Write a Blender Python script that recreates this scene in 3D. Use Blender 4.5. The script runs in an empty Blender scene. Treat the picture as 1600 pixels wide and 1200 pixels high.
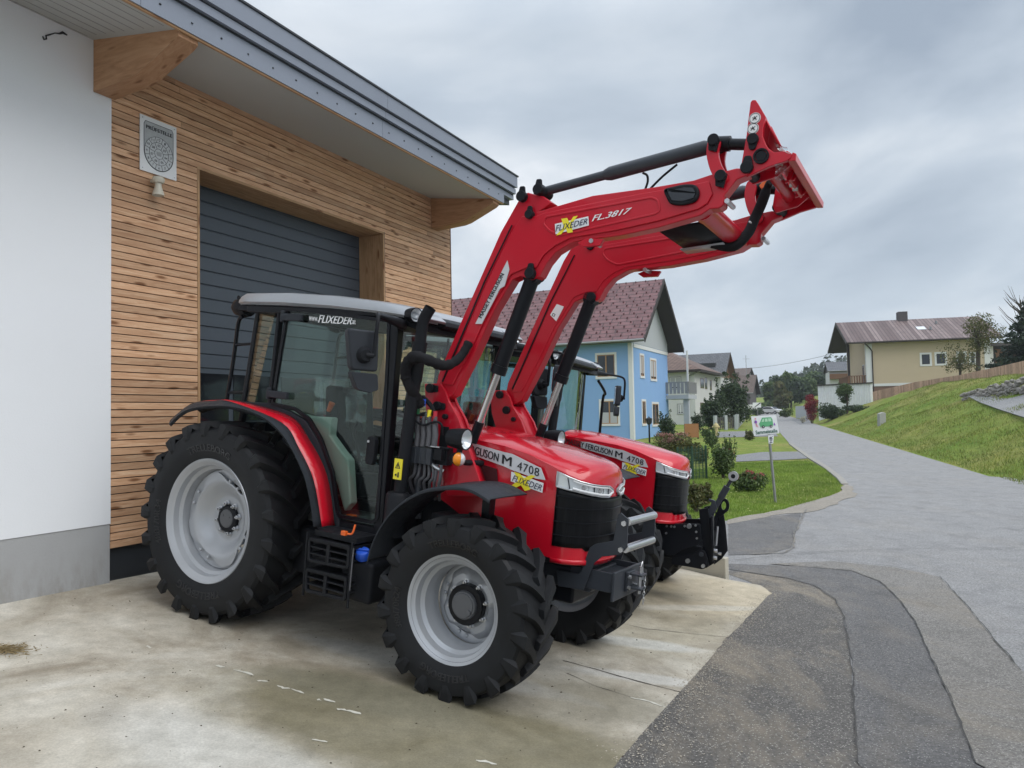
import bpy, bmesh, math, random
import numpy as np
from mathutils import Vector, Matrix
R = math.radians
random.seed(7)
rng = np.random.default_rng(11)
scene = bpy.context.scene
COL = scene.collection

# ------------------------------------------------------------------ camera model (world: X right, Y forward, Z up, metres)
FPX = 1200.0
_u = np.array([-.02, -1, .0425]); _u /= np.linalg.norm(_u)
_e2 = np.array([0, 0, 1.]) - _u[2]*_u; _e2 /= np.linalg.norm(_e2)
_e1 = np.cross(_e2, _u)
W = np.stack([_e1, _e2, _u])
CAM = np.array([0, 0, 1.93])
def ray(px, py): return W @ np.array([(px-800)/FPX, (py-600)/FPX, 1.])
def atY(px, py, Y):
    d = ray(px, py); return CAM + d*(Y/d[1])

cam = bpy.data.cameras.new('camera'); camo = bpy.data.objects.new('camera', cam); COL.objects.link(camo)
cam.sensor_width = 36; cam.lens = 36*FPX/1600; cam.clip_end = 3000; cam.clip_start = .05
M = Matrix(np.array([W[:, 0], -W[:, 1], -W[:, 2]]).T.tolist()).to_4x4(); M.translation = Vector(CAM)
camo.matrix_world = M
scene.camera = camo

# tractor frames (local x forward, y left, z up; origin on the ground below the rear axle)
RT1 = np.array([[0.85918, 0.49935, 0.11163], [-0.49977, 0.86576, -0.02616], [-0.10971, -0.03331, 0.99341]])
T1O = np.array([-1.9246, 6.7598, 0.4057])
_a = 0.11448
RT2 = np.array([[math.cos(_a), -math.sin(_a), 0], [math.sin(_a), math.cos(_a), 0], [0, 0, 1]]) @ RT1
T2O = np.array([-0.9854, 9.0084, 0.3011])
def T(px, py, y, Rm=RT1, O=T1O):
    d = Rm.T @ ray(px, py); o = Rm.T @ (CAM-O); s = (y-o[1])/d[1]; p = o+s*d
    return (float(p[0]), float(p[2]))
def TT(pts, y, Rm=RT1, O=T1O): return [T(a, b, y, Rm, O) for a, b in pts]
def T2(pts, y): return TT(pts, y, RT2, T2O)
# slab plane
SN = RT1[:, 2]; 
def slabz(x, y): return T1O[2] - (SN[0]*(x-T1O[0]) + SN[1]*(y-T1O[1]))/SN[2]
# ground
def basez(Y):
    Y = max(2., Y)
    if Y < 8.5: return .125 - .0325*(Y-2)
    if Y < 20: return -.086
    return -.086 + .0112*(Y-20)
def edgeX(Y): return .305*Y + 6.9
def uof(X, Y): return (X-edgeX(Y))*.956
def bank(u):
    if u <= 0: return 0
    if u < 1: return .21*u*u
    if u < 9: return .42*(u-.5)
    return 3.57 + .07*(u-9)
def G(X, Y): return basez(Y) + bank(min(uof(X, Y), (Y-19.6+.06*max(0, X-13))*.9))
def onG(px, py, t0=3., t1=420.):
    d = ray(px, py); d = d/d[1]; t = t0
    while t < t1:
        p = CAM + d*t
        if p[2] < G(p[0], p[1]): break
        t *= 1.01
    a, b = t/1.01, t
    for _ in range(30):
        m = (a+b)/2; p = CAM+d*m
        if p[2] < G(p[0], p[1]): b = m
        else: a = m
    return CAM + d*b

# ------------------------------------------------------------------ object helpers
def tag(o, label=None, cat=None, group=None, kind=None):
    if label: o['label'] = label
    if cat: o['category'] = cat
    if group: o['group'] = group
    if kind: o['kind'] = kind
    return o
def empty(name, loc=(0, 0, 0), rot=None, rz=0):
    o = bpy.data.objects.new(name, None); COL.objects.link(o); o.empty_display_size = .2
    if rot is not None:
        m = Matrix(rot.tolist()).to_4x4(); m.translation = Vector([float(c) for c in loc]); o.matrix_world = m
    else:
        o.location = [float(c) for c in loc]; o.rotation_euler.z = rz
    return o
class MB:
    def __init__(s): s.v = []; s.f = []
    def add(s, v, f):
        n = len(s.v); s.v += [tuple(float(c) for c in p) for p in v]; s.f += [tuple(i+n for i in q) for q in f]; return s
    def box(s, c, d, rot=None):
        c = Vector(c); h = [x/2 for x in d]
        vs = [Vector((sx*h[0], sy*h[1], sz*h[2])) for sx in (-1, 1) for sy in (-1, 1) for sz in (-1, 1)]
        if rot: vs = [rot @ v for v in vs]
        return s.add([v+c for v in vs], [(0, 1, 3, 2), (4, 6, 7, 5), (0, 4, 5, 1), (2, 3, 7, 6), (0, 2, 6, 4), (1, 5, 7, 3)])
    def bb(s, x0, x1, y0, y1, z0, z1): return s.box(((x0+x1)/2, (y0+y1)/2, (z0+z1)/2), (abs(x1-x0), abs(y1-y0), abs(z1-z0)))
    def prism(s, pts, y0, y1, plane='xz'):
        n = len(pts)
        def mk(p, h): return (p[0], h, p[1]) if plane == 'xz' else ((p[0], p[1], h) if plane == 'xy' else (h, p[0], p[1]))
        v = [mk(p, y0) for p in pts]+[mk(p, y1) for p in pts]
        f = [tuple(range(n)), tuple(range(2*n-1, n-1, -1))]+[(i, (i+1) % n, (i+1) % n+n, i+n) for i in range(n)]
        return s.add(v, f)
    def ring(s, pts, w, y0, y1, plane='xz'):
        inn = inset(pts, w); n = len(pts)
        def mk(p, h): return (p[0], h, p[1]) if plane == 'xz' else ((p[0], p[1], h) if plane == 'xy' else (h, p[0], p[1]))
        v = [mk(p, y0) for p in pts]+[mk(p, y0) for p in inn]+[mk(p, y1) for p in pts]+[mk(p, y1) for p in inn]
        f = []
        for i in range(n):
            j = (i+1) % n
            f += [(i, j, j+n, i+n), (i+2*n, i+3*n, j+3*n, j+2*n), (i, i+2*n, j+2*n, j), (i+n, j+n, j+3*n, i+3*n)]
        return s.add(v, f)
    def tube(s, path, r, n=8, cap=True):
        path = [Vector(p) for p in path]; rs = r if isinstance(r, (list, tuple)) else [r]*len(path)
        rings = []; up = None
        for i, p in enumerate(path):
            t = (path[min(i+1, len(path)-1)]-path[max(i-1, 0)]).normalized()
            if up is None:
                up = Vector((0, 0, 1)) if abs(t.z) < .9 else Vector((1, 0, 0))
            a = (up - t*up.dot(t)).normalized(); up = a; b = t.cross(a)
            rings.append([p + (a*math.cos(k*2*math.pi/n)+b*math.sin(k*2*math.pi/n))*rs[i] for k in range(n)])
        v = [q for r_ in rings for q in r_]; f = []
        for i in range(len(rings)-1):
            for k in range(n):
                f.append((i*n+k, i*n+(k+1) % n, (i+1)*n+(k+1) % n, (i+1)*n+k))
        if cap: f += [tuple(range(n-1, -1, -1)), tuple(range((len(rings)-1)*n, len(rings)*n))]
        return s.add(v, f)
    def lathe(s, prof, o=(0, 0, 0), axis='y', n=48, closed=False):
        # prof: (h, r) along the axis
        v = []; f = []; m = len(prof)
        for k in range(n):
            c, sn = math.cos(2*math.pi*k/n), math.sin(2*math.pi*k/n)
            for h, r in prof:
                q = (r*c, h, r*sn) if axis == 'y' else ((h, r*c, r*sn) if axis == 'x' else (r*c, r*sn, h))
                v.append((q[0]+o[0], q[1]+o[1], q[2]+o[2]))
        mm = m if closed else m-1
        for k in range(n):
            for j in range(mm):
                f.append((k*m+j, k*m+(j+1) % m, ((k+1) % n)*m+(j+1) % m, ((k+1) % n)*m+j))
        return s.add(v, f)
    def grid(s, rows):
        m = len(rows[0]); v = [p for r_ in rows for p in r_]
        return s.add(v, [(i*m+j, i*m+j+1, (i+1)*m+j+1, (i+1)*m+j) for i in range(len(rows)-1) for j in range(m-1)])
    def build(s, name, mat, parent=None, smooth=40, bevel=0, segs=2, recalc=True, thick=0, off=-1):
        me = bpy.data.meshes.new(name); me.from_pydata(s.v, [], s.f); me.update()
        if recalc:
            bm = bmesh.new(); bm.from_mesh(me); bmesh.ops.recalc_face_normals(bm, faces=bm.faces); bm.to_mesh(me); bm.free()
        o = bpy.data.objects.new(name, me); COL.objects.link(o)
        me.materials.append(mat)
        if smooth:
            me.polygons.foreach_set('use_smooth', [True]*len(me.polygons)); me.set_sharp_from_angle(angle=R(smooth))
        if thick:
            m_ = o.modifiers.new('solid', 'SOLIDIFY'); m_.thickness = thick; m_.offset = off
        if bevel:
            m_ = o.modifiers.new('bevel', 'BEVEL'); m_.width = bevel; m_.segments = segs; m_.limit_method = 'ANGLE'; m_.angle_limit = R(40); m_.harden_normals = True
        if parent: o.parent = parent
        return o
def inset(pts, w):
    n = len(pts); out = []
    A = sum(pts[i][0]*pts[(i+1) % n][1]-pts[(i+1) % n][0]*pts[i][1] for i in range(n))
    sg = 1 if A > 0 else -1
    for i in range(n):
        p0, p1, p2 = Vector(pts[i-1]), Vector(pts[i]), Vector(pts[(i+1) % n])
        d1 = (p1-p0).normalized(); d2 = (p2-p1).normalized()
        n1 = Vector((-d1.y, d1.x))*sg; n2 = Vector((-d2.y, d2.x))*sg
        b = (n1+n2); L = max(b.length, .3); b.normalize()
        out.append(tuple(p1+b*(w*2/L)))
    return out
def roundpoly(pts, r, k=4):
    n = len(pts); out = []
    for i in range(n):
        p0, p1, p2 = Vector(pts[i-1]), Vector(pts[i]), Vector(pts[(i+1) % n])
        a = p1+(p0-p1).normalized()*min(r, (p0-p1).length*.45); c = p1+(p2-p1).normalized()*min(r, (p2-p1).length*.45)
        for j in range(k+1):
            t = j/k; out.append(tuple(a*(1-t)**2+p1*2*t*(1-t)+c*t*t))
    return out
def spline(pts, k=6):
    P = [Vector(p) for p in pts]; out = []
    for i in range(len(P)-1):
        a, b, c, d = P[max(i-1, 0)], P[i], P[i+1], P[min(i+2, len(P)-1)]
        for j in range(k):
            t = j/k; out.append(.5*((2*b)+(c-a)*t+(2*a-5*b+4*c-d)*t*t+(3*b-a-3*c+d)*t**3))
    return out+[P[-1]]
def copy_tree(o, parent=None):
    c = o.copy(); COL.objects.link(c); c.parent = parent
    for ch in list(o.children): copy_tree(ch, c)
    return c

# ------------------------------------------------------------------ materials
def newmat(name):
    m = bpy.data.materials.new(name); m.use_nodes = True; nt = m.node_tree
    b = nt.nodes.get('Principled BSDF'); return m, nt, b
def node(nt, t, **kw):
    n = nt.nodes.new(t)
    for k, v in kw.items():
        if k.startswith('i_'):
            key = k[2:].replace('_', ' '); n.inputs[int(key) if key.isdigit() else key].default_value = v
        else: setattr(n, k, v)
    return n
def ramp(nt, fac, stops):
    r_ = nt.nodes.new('ShaderNodeValToRGB'); e = r_.color_ramp.elements
    while len(e) < len(stops): e.new(.5)
    for i, (p, c) in enumerate(stops):
        e[i].position = p; e[i].color = (*c, 1) if len(c) == 3 else c
    nt.links.new(fac, r_.inputs[0]); return r_
def texmap(nt, scale=(1, 1, 1), rot=(0, 0, 0), coord='Object'):
    tc = nt.nodes.new('ShaderNodeTexCoord'); mp = nt.nodes.new('ShaderNodeMapping')
    mp.inputs['Scale'].default_value = scale; mp.inputs['Rotation'].default_value = rot
    nt.links.new(tc.outputs[coord], mp.inputs['Vector']); return mp.outputs['Vector']
def noise(nt, vec, scale, detail=4, rough=.55, dist=0):
    n = node(nt, 'ShaderNodeTexNoise'); n.inputs['Scale'].default_value = scale; n.inputs['Detail'].default_value = detail
    n.inputs['Roughness'].default_value = rough; n.inputs['Distortion'].default_value = dist
    nt.links.new(vec, n.inputs['Vector']); return n.outputs['Fac']
def mixc(nt, fac, a, b, mode='MIX'):
    m = node(nt, 'ShaderNodeMix', data_type='RGBA', blend_type=mode)
    for s, x in (('Factor', fac), ('A', a), ('B', b)):
        i = [q for q in m.inputs if q.name == s and (q.type == ('VALUE' if s == 'Factor' else 'RGBA'))][0]
        if hasattr(x, 'links'): nt.links.new(x, i)
        else: i.default_value = x if s == 'Factor' else (*x, 1)
    return [q for q in m.outputs if q.type == 'RGBA'][0]
def bump(nt, b, h, strength=.3, dist=.01):
    n = node(nt, 'ShaderNodeBump'); n.inputs['Strength'].default_value = strength; n.inputs['Distance'].default_value = dist
    nt.links.new(h, n.inputs['Height']); nt.links.new(n.outputs[0], b.inputs['Normal']); return n
def mapr(nt, v, a, b, c, d):
    n = node(nt, 'ShaderNodeMapRange'); nt.links.new(v, n.inputs[0])
    for i, x in enumerate((a, b, c, d)): n.inputs[i+1].default_value = x
    return n.outputs[0]
def simple(name, col, rough=.5, metal=0, var=.12, vs=6, bs=0, bscale=60, coat=0, spec=.5, rvar=0):
    m, nt, b = newmat(name)
    v = texmap(nt)
    n = noise(nt, v, vs, 5)
    c = mixc(nt, n, tuple(x*(1-var) for x in col), tuple(min(1, x*(1+var)) for x in col))
    nt.links.new(c, b.inputs['Base Color'])
    b.inputs['Roughness'].default_value = rough; b.inputs['Metallic'].default_value = metal
    b.inputs['Coat Weight'].default_value = coat; b.inputs['Coat Roughness'].default_value = .04
    b.inputs['Specular IOR Level'].default_value = spec
    if rvar:
        nt.links.new(mapr(nt, noise(nt, v, vs*3, 4), .3, .7, max(.02, rough-rvar), rough+rvar), b.inputs['Roughness'])
    if bs: bump(nt, b, noise(nt, v, bscale, 3), bs, .004)
    return m
def flat(name, col, rough=.5, metal=0, coat=0):
    m, nt, b = newmat(name); b.inputs['Base Color'].default_value = (*col, 1); b.inputs['Roughness'].default_value = rough
    b.inputs['Metallic'].default_value = metal; b.inputs['Coat Weight'].default_value = coat
    return m
def glassmat(name, tint, ior=1.45, rough=.0, gl=1.0):
    m = bpy.data.materials.new(name); m.use_nodes = True; nt = m.node_tree; nt.nodes.clear()
    o = node(nt, 'ShaderNodeOutputMaterial'); t = node(nt, 'ShaderNodeBsdfTransparent'); g = node(nt, 'ShaderNodeBsdfGlossy')
    t.inputs[0].default_value = (*tint, 1); g.inputs['Roughness'].default_value = rough; g.inputs['Color'].default_value = (.9*gl, .97*gl, .95*gl, 1)
    lw = node(nt, 'ShaderNodeLayerWeight'); lw.inputs[0].default_value = .5
    pw = node(nt, 'ShaderNodeMath', operation='POWER'); nt.links.new(lw.outputs['Facing'], pw.inputs[0]); pw.inputs[1].default_value = 4
    f = node(nt, 'ShaderNodeMath', operation='MULTIPLY_ADD'); nt.links.new(pw.outputs[0], f.inputs[0]); f.inputs[1].default_value = .85; f.inputs[2].default_value = ((ior-1)/(ior+1))**2*.8
    mx = node(nt, 'ShaderNodeMixShader'); nt.links.new(f.outputs[0], mx.inputs[0]); nt.links.new(t.outputs[0], mx.inputs[1]); nt.links.new(g.outputs[0], mx.inputs[2])
    nt.links.new(mx.outputs[0], o.inputs[0]); return m
MT = {}
MT['red'] = simple('red_paint', (.56, .004, .018), .26, 0, .05, 2, 0, coat=.55, spec=.35)
MT['loader_red'] = simple('loader_red_paint', (.50, .005, .020), .34, 0, .09, 3, .05, 140, coat=.30, spec=.3)
# rain drops on the bonnet
def dropmat():
    m, nt, b = newmat('wet_red_paint'); v = texmap(nt)
    vo = node(nt, 'ShaderNodeTexVoronoi'); vo.inputs['Scale'].default_value = 75; vo.inputs['Randomness'].default_value = 1; nt.links.new(v, vo.inputs['Vector'])
    sel = mapr(nt, noise(nt, v, 40, 2), .5, .62, 0, 1)
    d = mapr(nt, vo.outputs['Distance'], .12, .3, 1, 0)
    mu = node(nt, 'ShaderNodeMath', operation='MULTIPLY'); nt.links.new(sel, mu.inputs[0]); nt.links.new(d, mu.inputs[1])
    b.inputs['Base Color'].default_value = (.56, .004, .018, 1); b.inputs['Roughness'].default_value = .22; b.inputs['Coat Weight'].default_value = .6; b.inputs['Coat Roughness'].default_value = .05
    bump(nt, b, mu.outputs[0], .6, .003); return m
MT['wet_red'] = dropmat()
MT['black'] = simple('black_plastic', (.014, .015, .018), .45, 0, .2, 8, .1, 200, rvar=.1, spec=.13)
MT['dark'] = simple('dark_grey_plastic', (.034, .038, .045), .5, 0, .15, 8, .12, 250, rvar=.1, spec=.13)
MT['frame'] = simple('graphite_paint', (.036, .041, .050), .42, 0, .12, 5, .05, 160, coat=.1, spec=.3)
MT['satin'] = simple('black_satin_paint', (.008, .009, .012), .33, 0, .2, 5, .03, 150, coat=.08, spec=.16)
MT['silver'] = simple('silver_wheel_paint', (.41, .425, .45), .36, .3, .06, 5, .03, 200, coat=.2)
MT['roof'] = simple('light_grey_roof_paint', (.37, .39, .42), .32, .1, .05, 3, 0, coat=.5)
MT['hub'] = simple('dark_grey_hub_paint', (.105, .108, .115), .5, 0, .1, 8)
MT['steel'] = simple('zinc_steel', (.55, .56, .58), .28, .9, .15, 30, .1, 120)
MT['chrome'] = simple('polished_steel', (.62, .60, .60), .16, 1, .05, 20)
MT['white'] = flat('white_vinyl', (.78, .79, .80), .35)
MT['sil_decal'] = flat('silver_vinyl', (.60, .61, .63), .3, .1, .5)
MT['ink'] = flat('black_ink', (.01, .01, .014), .35)
MT['navy'] = flat('navy_ink', (.015, .02, .06), .35)
MT['yellow'] = flat('yellow_vinyl', (.85, .72, .03), .4)
MT['orange'] = flat('orange_plastic', (.75, .13, .02), .4)
MT['blue'] = flat('blue_plastic', (.02, .10, .60), .35)
MT['green_cap'] = flat('green_cap', (.02, .2, .07), .4)
MT['red_cap'] = flat('red_cap', (.5, .02, .04), .4)
MT['cloth'] = simple('black_textile_sleeve', (.009, .009, .011), .8, 0, .3, 30, 1.0, 35, spec=.25)
MT['hose'] = simple('braided_hose', (.10, .10, .11), .6, 0, .35, 90, .6, 150)
MT['lens'] = glassmat('clear_lens', (.93, .95, .96), 1.5)
MT['reflector'] = simple('lamp_reflector', (.86, .87, .89), .22, .45, .05, 40, .15, 60)
MT['glass'] = glassmat('tinted_cab_glass', (.86, .925, .90), 1.45)
MT['windscreen'] = glassmat('windscreen_glass', (.74, .84, .81), 2.3)
MT['interior'] = simple('cab_trim_grey_green', (.33, .40, .355), .6, 0, .08, 6, .05, 100)
MT['mat_grey'] = simple('cab_floor_rubber', (.10, .11, .11), .7, 0, .1, 8, .2, 100)
MT['film'] = glassmat('plastic_film', (.78, .80, .82), 2.4, .2)
MT['amber'] = simple('amber_lens', (.85, .28, .02), .2, 0, .1, 30, .2, 60)
def rubber():
    m, nt, b = newmat('tyre_rubber'); v = texmap(nt)
    n = noise(nt, v, 7, 6, .6); c = ramp(nt, n, [(.3, (.007, .0075, .009)), (.6, (.013, .014, .016)), (.8, (.026, .027, .028))])
    nt.links.new(c.outputs[0], b.inputs['Base Color']); nt.links.new(mapr(nt, n, .3, .7, .5, .72), b.inputs['Roughness'])
    b.inputs['Specular IOR Level'].default_value = .28
    bump(nt, b, noise(nt, v, 60, 4), .12, .004); return m
MT['rubber'] = rubber()
MT['rubber_text'] = simple('moulded_rubber', (.012, .012, .013), .32, 0, .1)
def mesh_screen():
    m, nt, b = newmat('black_grille_mesh'); v = texmap(nt)
    w = node(nt, 'ShaderNodeTexVoronoi'); w.inputs['Scale'].default_value = 130; w.inputs['Randomness'].default_value = 0; nt.links.new(v, w.inputs['Vector'])
    c = ramp(nt, w.outputs['Distance'], [(.35, (.0012, .0014, .002)), (.5, (.005, .0055, .007))])
    nt.links.new(c.outputs[0], b.inputs['Base Color']); b.inputs['Roughness'].default_value = .35; b.inputs['Specular IOR Level'].default_value = .2
    bump(nt, b, w.outputs['Distance'], .25, .002); return m
MT['grille'] = mesh_screen()

# ------------------------------------------------------------------ lettering
_tc = {}
def glyphs(txt, shear=0, off=0.0, spacing=1.0):
    key = (txt, shear, off, spacing)
    if key in _tc: return _tc[key]
    cu = bpy.data.curves.new('t', 'FONT'); cu.body = txt; cu.shear = shear; cu.offset = off; cu.space_character = spacing; cu.resolution_u = 3
    o = bpy.data.objects.new('t', cu); COL.objects.link(o); bpy.context.view_layer.update()
    dg = bpy.context.evaluated_depsgraph_get(); me = bpy.data.meshes.new_from_object(o.evaluated_get(dg))
    v = np.array([q.co[:] for q in me.vertices]); f = [tuple(p.vertices) for p in me.polygons]
    bpy.data.objects.remove(o); bpy.data.curves.remove(cu); bpy.data.meshes.remove(me)
    lo, hi = v.min(0), v.max(0); v = (v-lo)/np.maximum(hi-lo, 1e-6); v[:, 2] = 0
    _tc[key] = (v[:, :2], f); return _tc[key]
def text(name, txt, fn, mat, parent, shear=0, off=0.02, thick=.0012, spacing=1.0):
    bold = 0.0
    if off > .004 and thick:
        bold = off*.35*(1 if len(txt) > 3 else 4); off = 0
    """fn(u,v)->xyz with u,v in 0..1 over the lettering's own box"""
    v, f = glyphs(txt, shear, off, spacing)
    b = MB(); b.add([fn(a*(1-bold), c) for a, c in v], f)
    if bold: b.add([(p[0], p[1]-.0004, p[2]) for p in (fn(a*(1-bold)+bold, c) for a, c in v)], f)
    o = b.build(name, mat, parent, smooth=0, recalc=False)
    if thick:
        m_ = o.modifiers.new('solid', 'SOLIDIFY'); m_.thickness = thick; m_.offset = 0
    return o
def quadmap(tl, tr, br, bl, y):
    tl, tr, br, bl = [np.array(q) for q in (tl, tr, br, bl)]
    def fn(u, v):
        p = (bl*(1-u)+br*u)*(1-v)+(tl*(1-u)+tr*u)*v
        return (p[0], y, p[1])
    return fn
def pxq(pts, y): return quadmap(*TT(pts, y), y)
def box_from(fn, u0, u1, v0, v1): return lambda u, v: fn(u0+(u1-u0)*u, v0+(v1-v0)*v)
# ------------------------------------------------------------------ wheels
def tyre_mesh(Rt, Wt, rim, nl, swap=1):
    b = MB(); h = Wt/2; lug = .040 if Rt < .7 else .047; rb = Rt-lug
    prof = [(-h*.78, rim-.012), (-h*.86, rim+.012), (-h*.99, rim+(rb-rim)*.40), (-h*1.01, rim+(rb-rim)*.60), (-h*.96, rim+(rb-rim)*.86), (-h*.86, rb-.014),
            (-h*.5, rb-.003), (0, rb), (h*.5, rb-.003), (h*.86, rb-.014), (h*.96, rim+(rb-rim)*.86), (h*1.01, rim+(rb-rim)*.60), (h*.99, rim+(rb-rim)*.40), (h*.86, rim+.012), (h*.78, rim-.012)]
    b.lathe(prof, n=96)
    arc = (h*.95)/Rt
    for side in (-1, 1):
        for k in range(nl):
            a0 = 2*math.pi*(k+(.5 if side > 0 else 0))/nl
            rows = []
            for t, rt, wb, wt in ((-.06, Rt-.003, .078, .050), (.15, Rt, .076, .050), (.4, Rt-.001, .076, .050), (.65, Rt-.003, .084, .056), (.84, Rt-.006, .104, .072), (1.0, Rt-.012, .116, .078), (1.05, Rt-.050, .108, .062), (1.06, Rt-.115, .080, .036)):
                ph = a0 + arc*(.95*(t-.15)-.10*t*t*t) ; y = side*h*min(t, 1.035)
                base = rb-.012 if t < .95 else rt-.03
                yb = y if t < .95 else side*h*.93
                if t > 1.01: base = rt-.03; yb = side*h*.95
                r_ = []
                for dx, rr, yy in ((-wb/2, base, yb), (-wt/2, rt, y), (wt/2, rt, y), (wb/2, base, yb)):
                    q = ph+dx/Rt
                    r_.append((rr*math.cos(q), yy, rr*math.sin(q)))
                rows.append(r_)
            n0 = len(b.v); b.grid(rows)
            b.f.append((n0, n0+1, n0+2, n0+3)); m = n0+len(rows)*4-4; b.f.append((m+3, m+2, m+1, m))
    return b
def wheel(parent, name, pos, Rt, Wt, rim, nl, rw, front, outer):
    """pos: wheel centre; outer = -1 for the right hand side of the tractor, +1 for the left"""
    s = -outer   # the profile below is written with the outside towards -y
    b = MB(); o = -rw/2
    def fl(p): return [(h*(-s) if False else h*(1 if outer < 0 else -1), r_) for h, r_ in p]
    k = rim/.455
    prof = [(o-.004, rim-.004), (o-.010, rim+.014), (o-.002, rim+.019), (o+.012, rim+.010), (o+.014, rim-.010), (o+.020, rim-.022), (o+.060, rim-.030), (o+.075, rim-.052), (o+.16*rw/.4, rim-.060),
            (o+.20*rw/.4, rim-.068), (rw*.22, rim-.060), (rw/2-.07, rim-.03), (rw/2-.012, rim-.010), (rw/2, rim+.018), (rw/2+.006, rim+.006),
            (rw/2-.02, rim-.024), (rw/2-.08, rim-.05), (rw*.2, rim-.075), (0, rim-.083), (o+.165*rw/.4, rim-.075), (o+.08, rim-.066), (o+.062, rim-.043), (o+.02, rim-.034), (o+.008, rim-.014)]
    b.lathe(fl(prof), n=96, closed=True)
    w = b.build(name, MT['silver'], parent, smooth=32)
    w.location = pos
    t = tyre_mesh(Rt, Wt, rim, nl).build('tyre', MT['rubber'], w, smooth=28)
    d = MB()
    sg = 1 if outer < 0 else -1
    if not front:
        zo = o+.120
        # rim lug ring with a notched plate in front of it
        d.lathe(fl([(zo+.03, rim-.075), (zo+.018, rim-.078), (zo+.022, rim-.145), (zo+.034, rim-.15)]), n=64)
        disc = [(zo-.004, .31), (zo-.002, .285), (zo+.016, .255), (zo+.058, .215), (zo+.082, .185), (zo+.088, .165), (zo+.086, .15), (zo+.090, .12), (zo+.092, .0)]
        # squarish plate : radius modulated
        rows = []
        for i in range(97):
            a = 2*math.pi*i/96
            q = abs(((a-.35)/(math.pi/2)) % 1 - .5)*2   # 0 mid edge .. 1 corner
            rmax = .30+.062*min(1, max(0, (q-.35)/.45))
            rows.append([(r_*math.cos(a), h*sg, r_*math.sin(a)) for h, r_ in [(zo+.016, rmax-.004), (zo-.002, rmax)]+[(h, min(r_, rmax-.01)) for h, r_ in disc]])
        d.grid(rows)
        dk = d.build('wheel_disc', MT['silver'], w, smooth=30)
        hub = MB().lathe(fl([(zo+.10, .074), (zo+.062, .074), (zo+.054, .066), (zo+.052, 0)]), n=32)
        for a in (0.4, 2.5): hub.box((.04*math.cos(a), sg*(zo+.052), .04*math.sin(a)), (.018, .006, .01))
        hub.build('hub_cap', MT['hub'], w)
        nr, nn, ns, nz = .118, 8, .013, zo+.084
        lugs = [(.318, .35+math.pi/4+i*math.pi/2+dd) for i in range(4) for dd in (-.16, .16)]
        zl = zo-.008
    else:
        zo = o+.225
        d.lathe(fl([(zo+.035, rim-.066), (zo+.012, rim-.070), (zo+.008, rim-.105), (zo+.014, rim-.125), (zo+.06, rim-.135)]), n=64)
        rows = []
        for i in range(97):
            a = 2*math.pi*i/96
            q = abs(((a-.55)/(math.pi/2)) % 1 - .5)*2
            rmax = .185+.040*min(1, max(0, (q-.30)/.4))
            rows.append([(r_*math.cos(a), h*sg, r_*math.sin(a)) for h, r_ in [(zo+.022, rmax+.015), (zo+.008, rmax+.006), (zo-.012, rmax-.012), (zo-.03, rmax-.035), (zo-.035, .150), (zo-.028, .135), (zo-.028, .0)]])
        d.grid(rows)
        dk = d.build('wheel_disc', MT['silver'], w, smooth=30)
        hub = MB().lathe(fl([(zo+.0, .092), (zo-.085, .092), (zo-.098, .086), (zo-.100, .078), (zo-.106, .074), (zo-.108, 0)]), n=40)
        hub.lathe(fl([(zo-.100, .016), (zo-.116, .016), (zo-.118, 0)]), o=(.052, 0, -.034), n=12)
        hub.build('hub_cap', MT['hub'], w)
        nr, nn, ns, nz = .1375, 8, .012, zo-.028
        lugs = [(rim-.112, .55+i*math.pi/2+dd+math.pi/4) for i in range(4) for dd in (-.14, .14)]
        zl = zo+.010
    nut = MB().lathe(fl([(nz+.01, ns*1.9), (nz-.006, ns*1.9), (nz-.007, ns*1.15), (nz-.028, ns*1.15), (nz-.030, ns*.6), (nz-.042, ns*.55), (nz-.042, 0)]), n=6)
    first = None
    for i in range(nn):
        a = 2*math.pi*(i+.3)/nn
        if first is None: q = first = nut.build('wheel_nut', MT['steel'], w, smooth=20)
        else: q = first.copy(); COL.objects.link(q); q.parent = w
        q.location = (nr*math.cos(a), 0, nr*math.sin(a))
    bolt = MB().lathe(fl([(zl+.01, .014), (zl-.008, .014), (zl-.012, .009), (zl-.012, 0)]), n=6)
    first = None
    for rr, a in lugs:
        if first is None: q = first = bolt.build('rim_bolt', MT['silver'], w, smooth=20)
        else: q = first.copy(); COL.objects.link(q); q.parent = w
        q.location = (rr*math.cos(a), 0, rr*math.sin(a))
    # moulded lettering on the outer sidewall
    h = Wt/2; r0 = rim+(Rt-rim)*.24; dr = (Rt-rim)*.17
    def arcf(a0, a1):
        def fn(u, v):
            a = a0+(a1-a0)*u; r_ = r0+dr*v
            tt = (r_-rim)/(Rt-.045-rim)
            y = np.interp(tt, [0, .05, .4, .6, .86], [.80, .86, .99, 1.01, .96])*h+.002
            return (r_*math.cos(a), -y*sg, r_*math.sin(a))
        return fn
    a_ = (2.05, 1.15) if sg > 0 else (1.09, 1.99)
    ln = MB()
    text('sidewall_lettering', 'TRELLEBORG', arcf(*a_), MT['rubber_text'], w, off=.03, thick=.004)
    a_ = (a_[0]+math.pi, a_[1]+math.pi)
    text('sidewall_lettering', 'TRELLEBORG', arcf(*a_), MT['rubber_text'], w, off=.03, thick=.004)
    a_ = (a_[0]-math.pi/2, a_[1]-math.pi/2)
    text('sidewall_lettering', '480/70R34' if not front else '380/70R24', arcf(a_[0]-.12*sg*0, a_[0]+(a_[1]-a_[0])*.7), MT['rubber_text'], w, off=.01, thick=.004)
    return w

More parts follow.
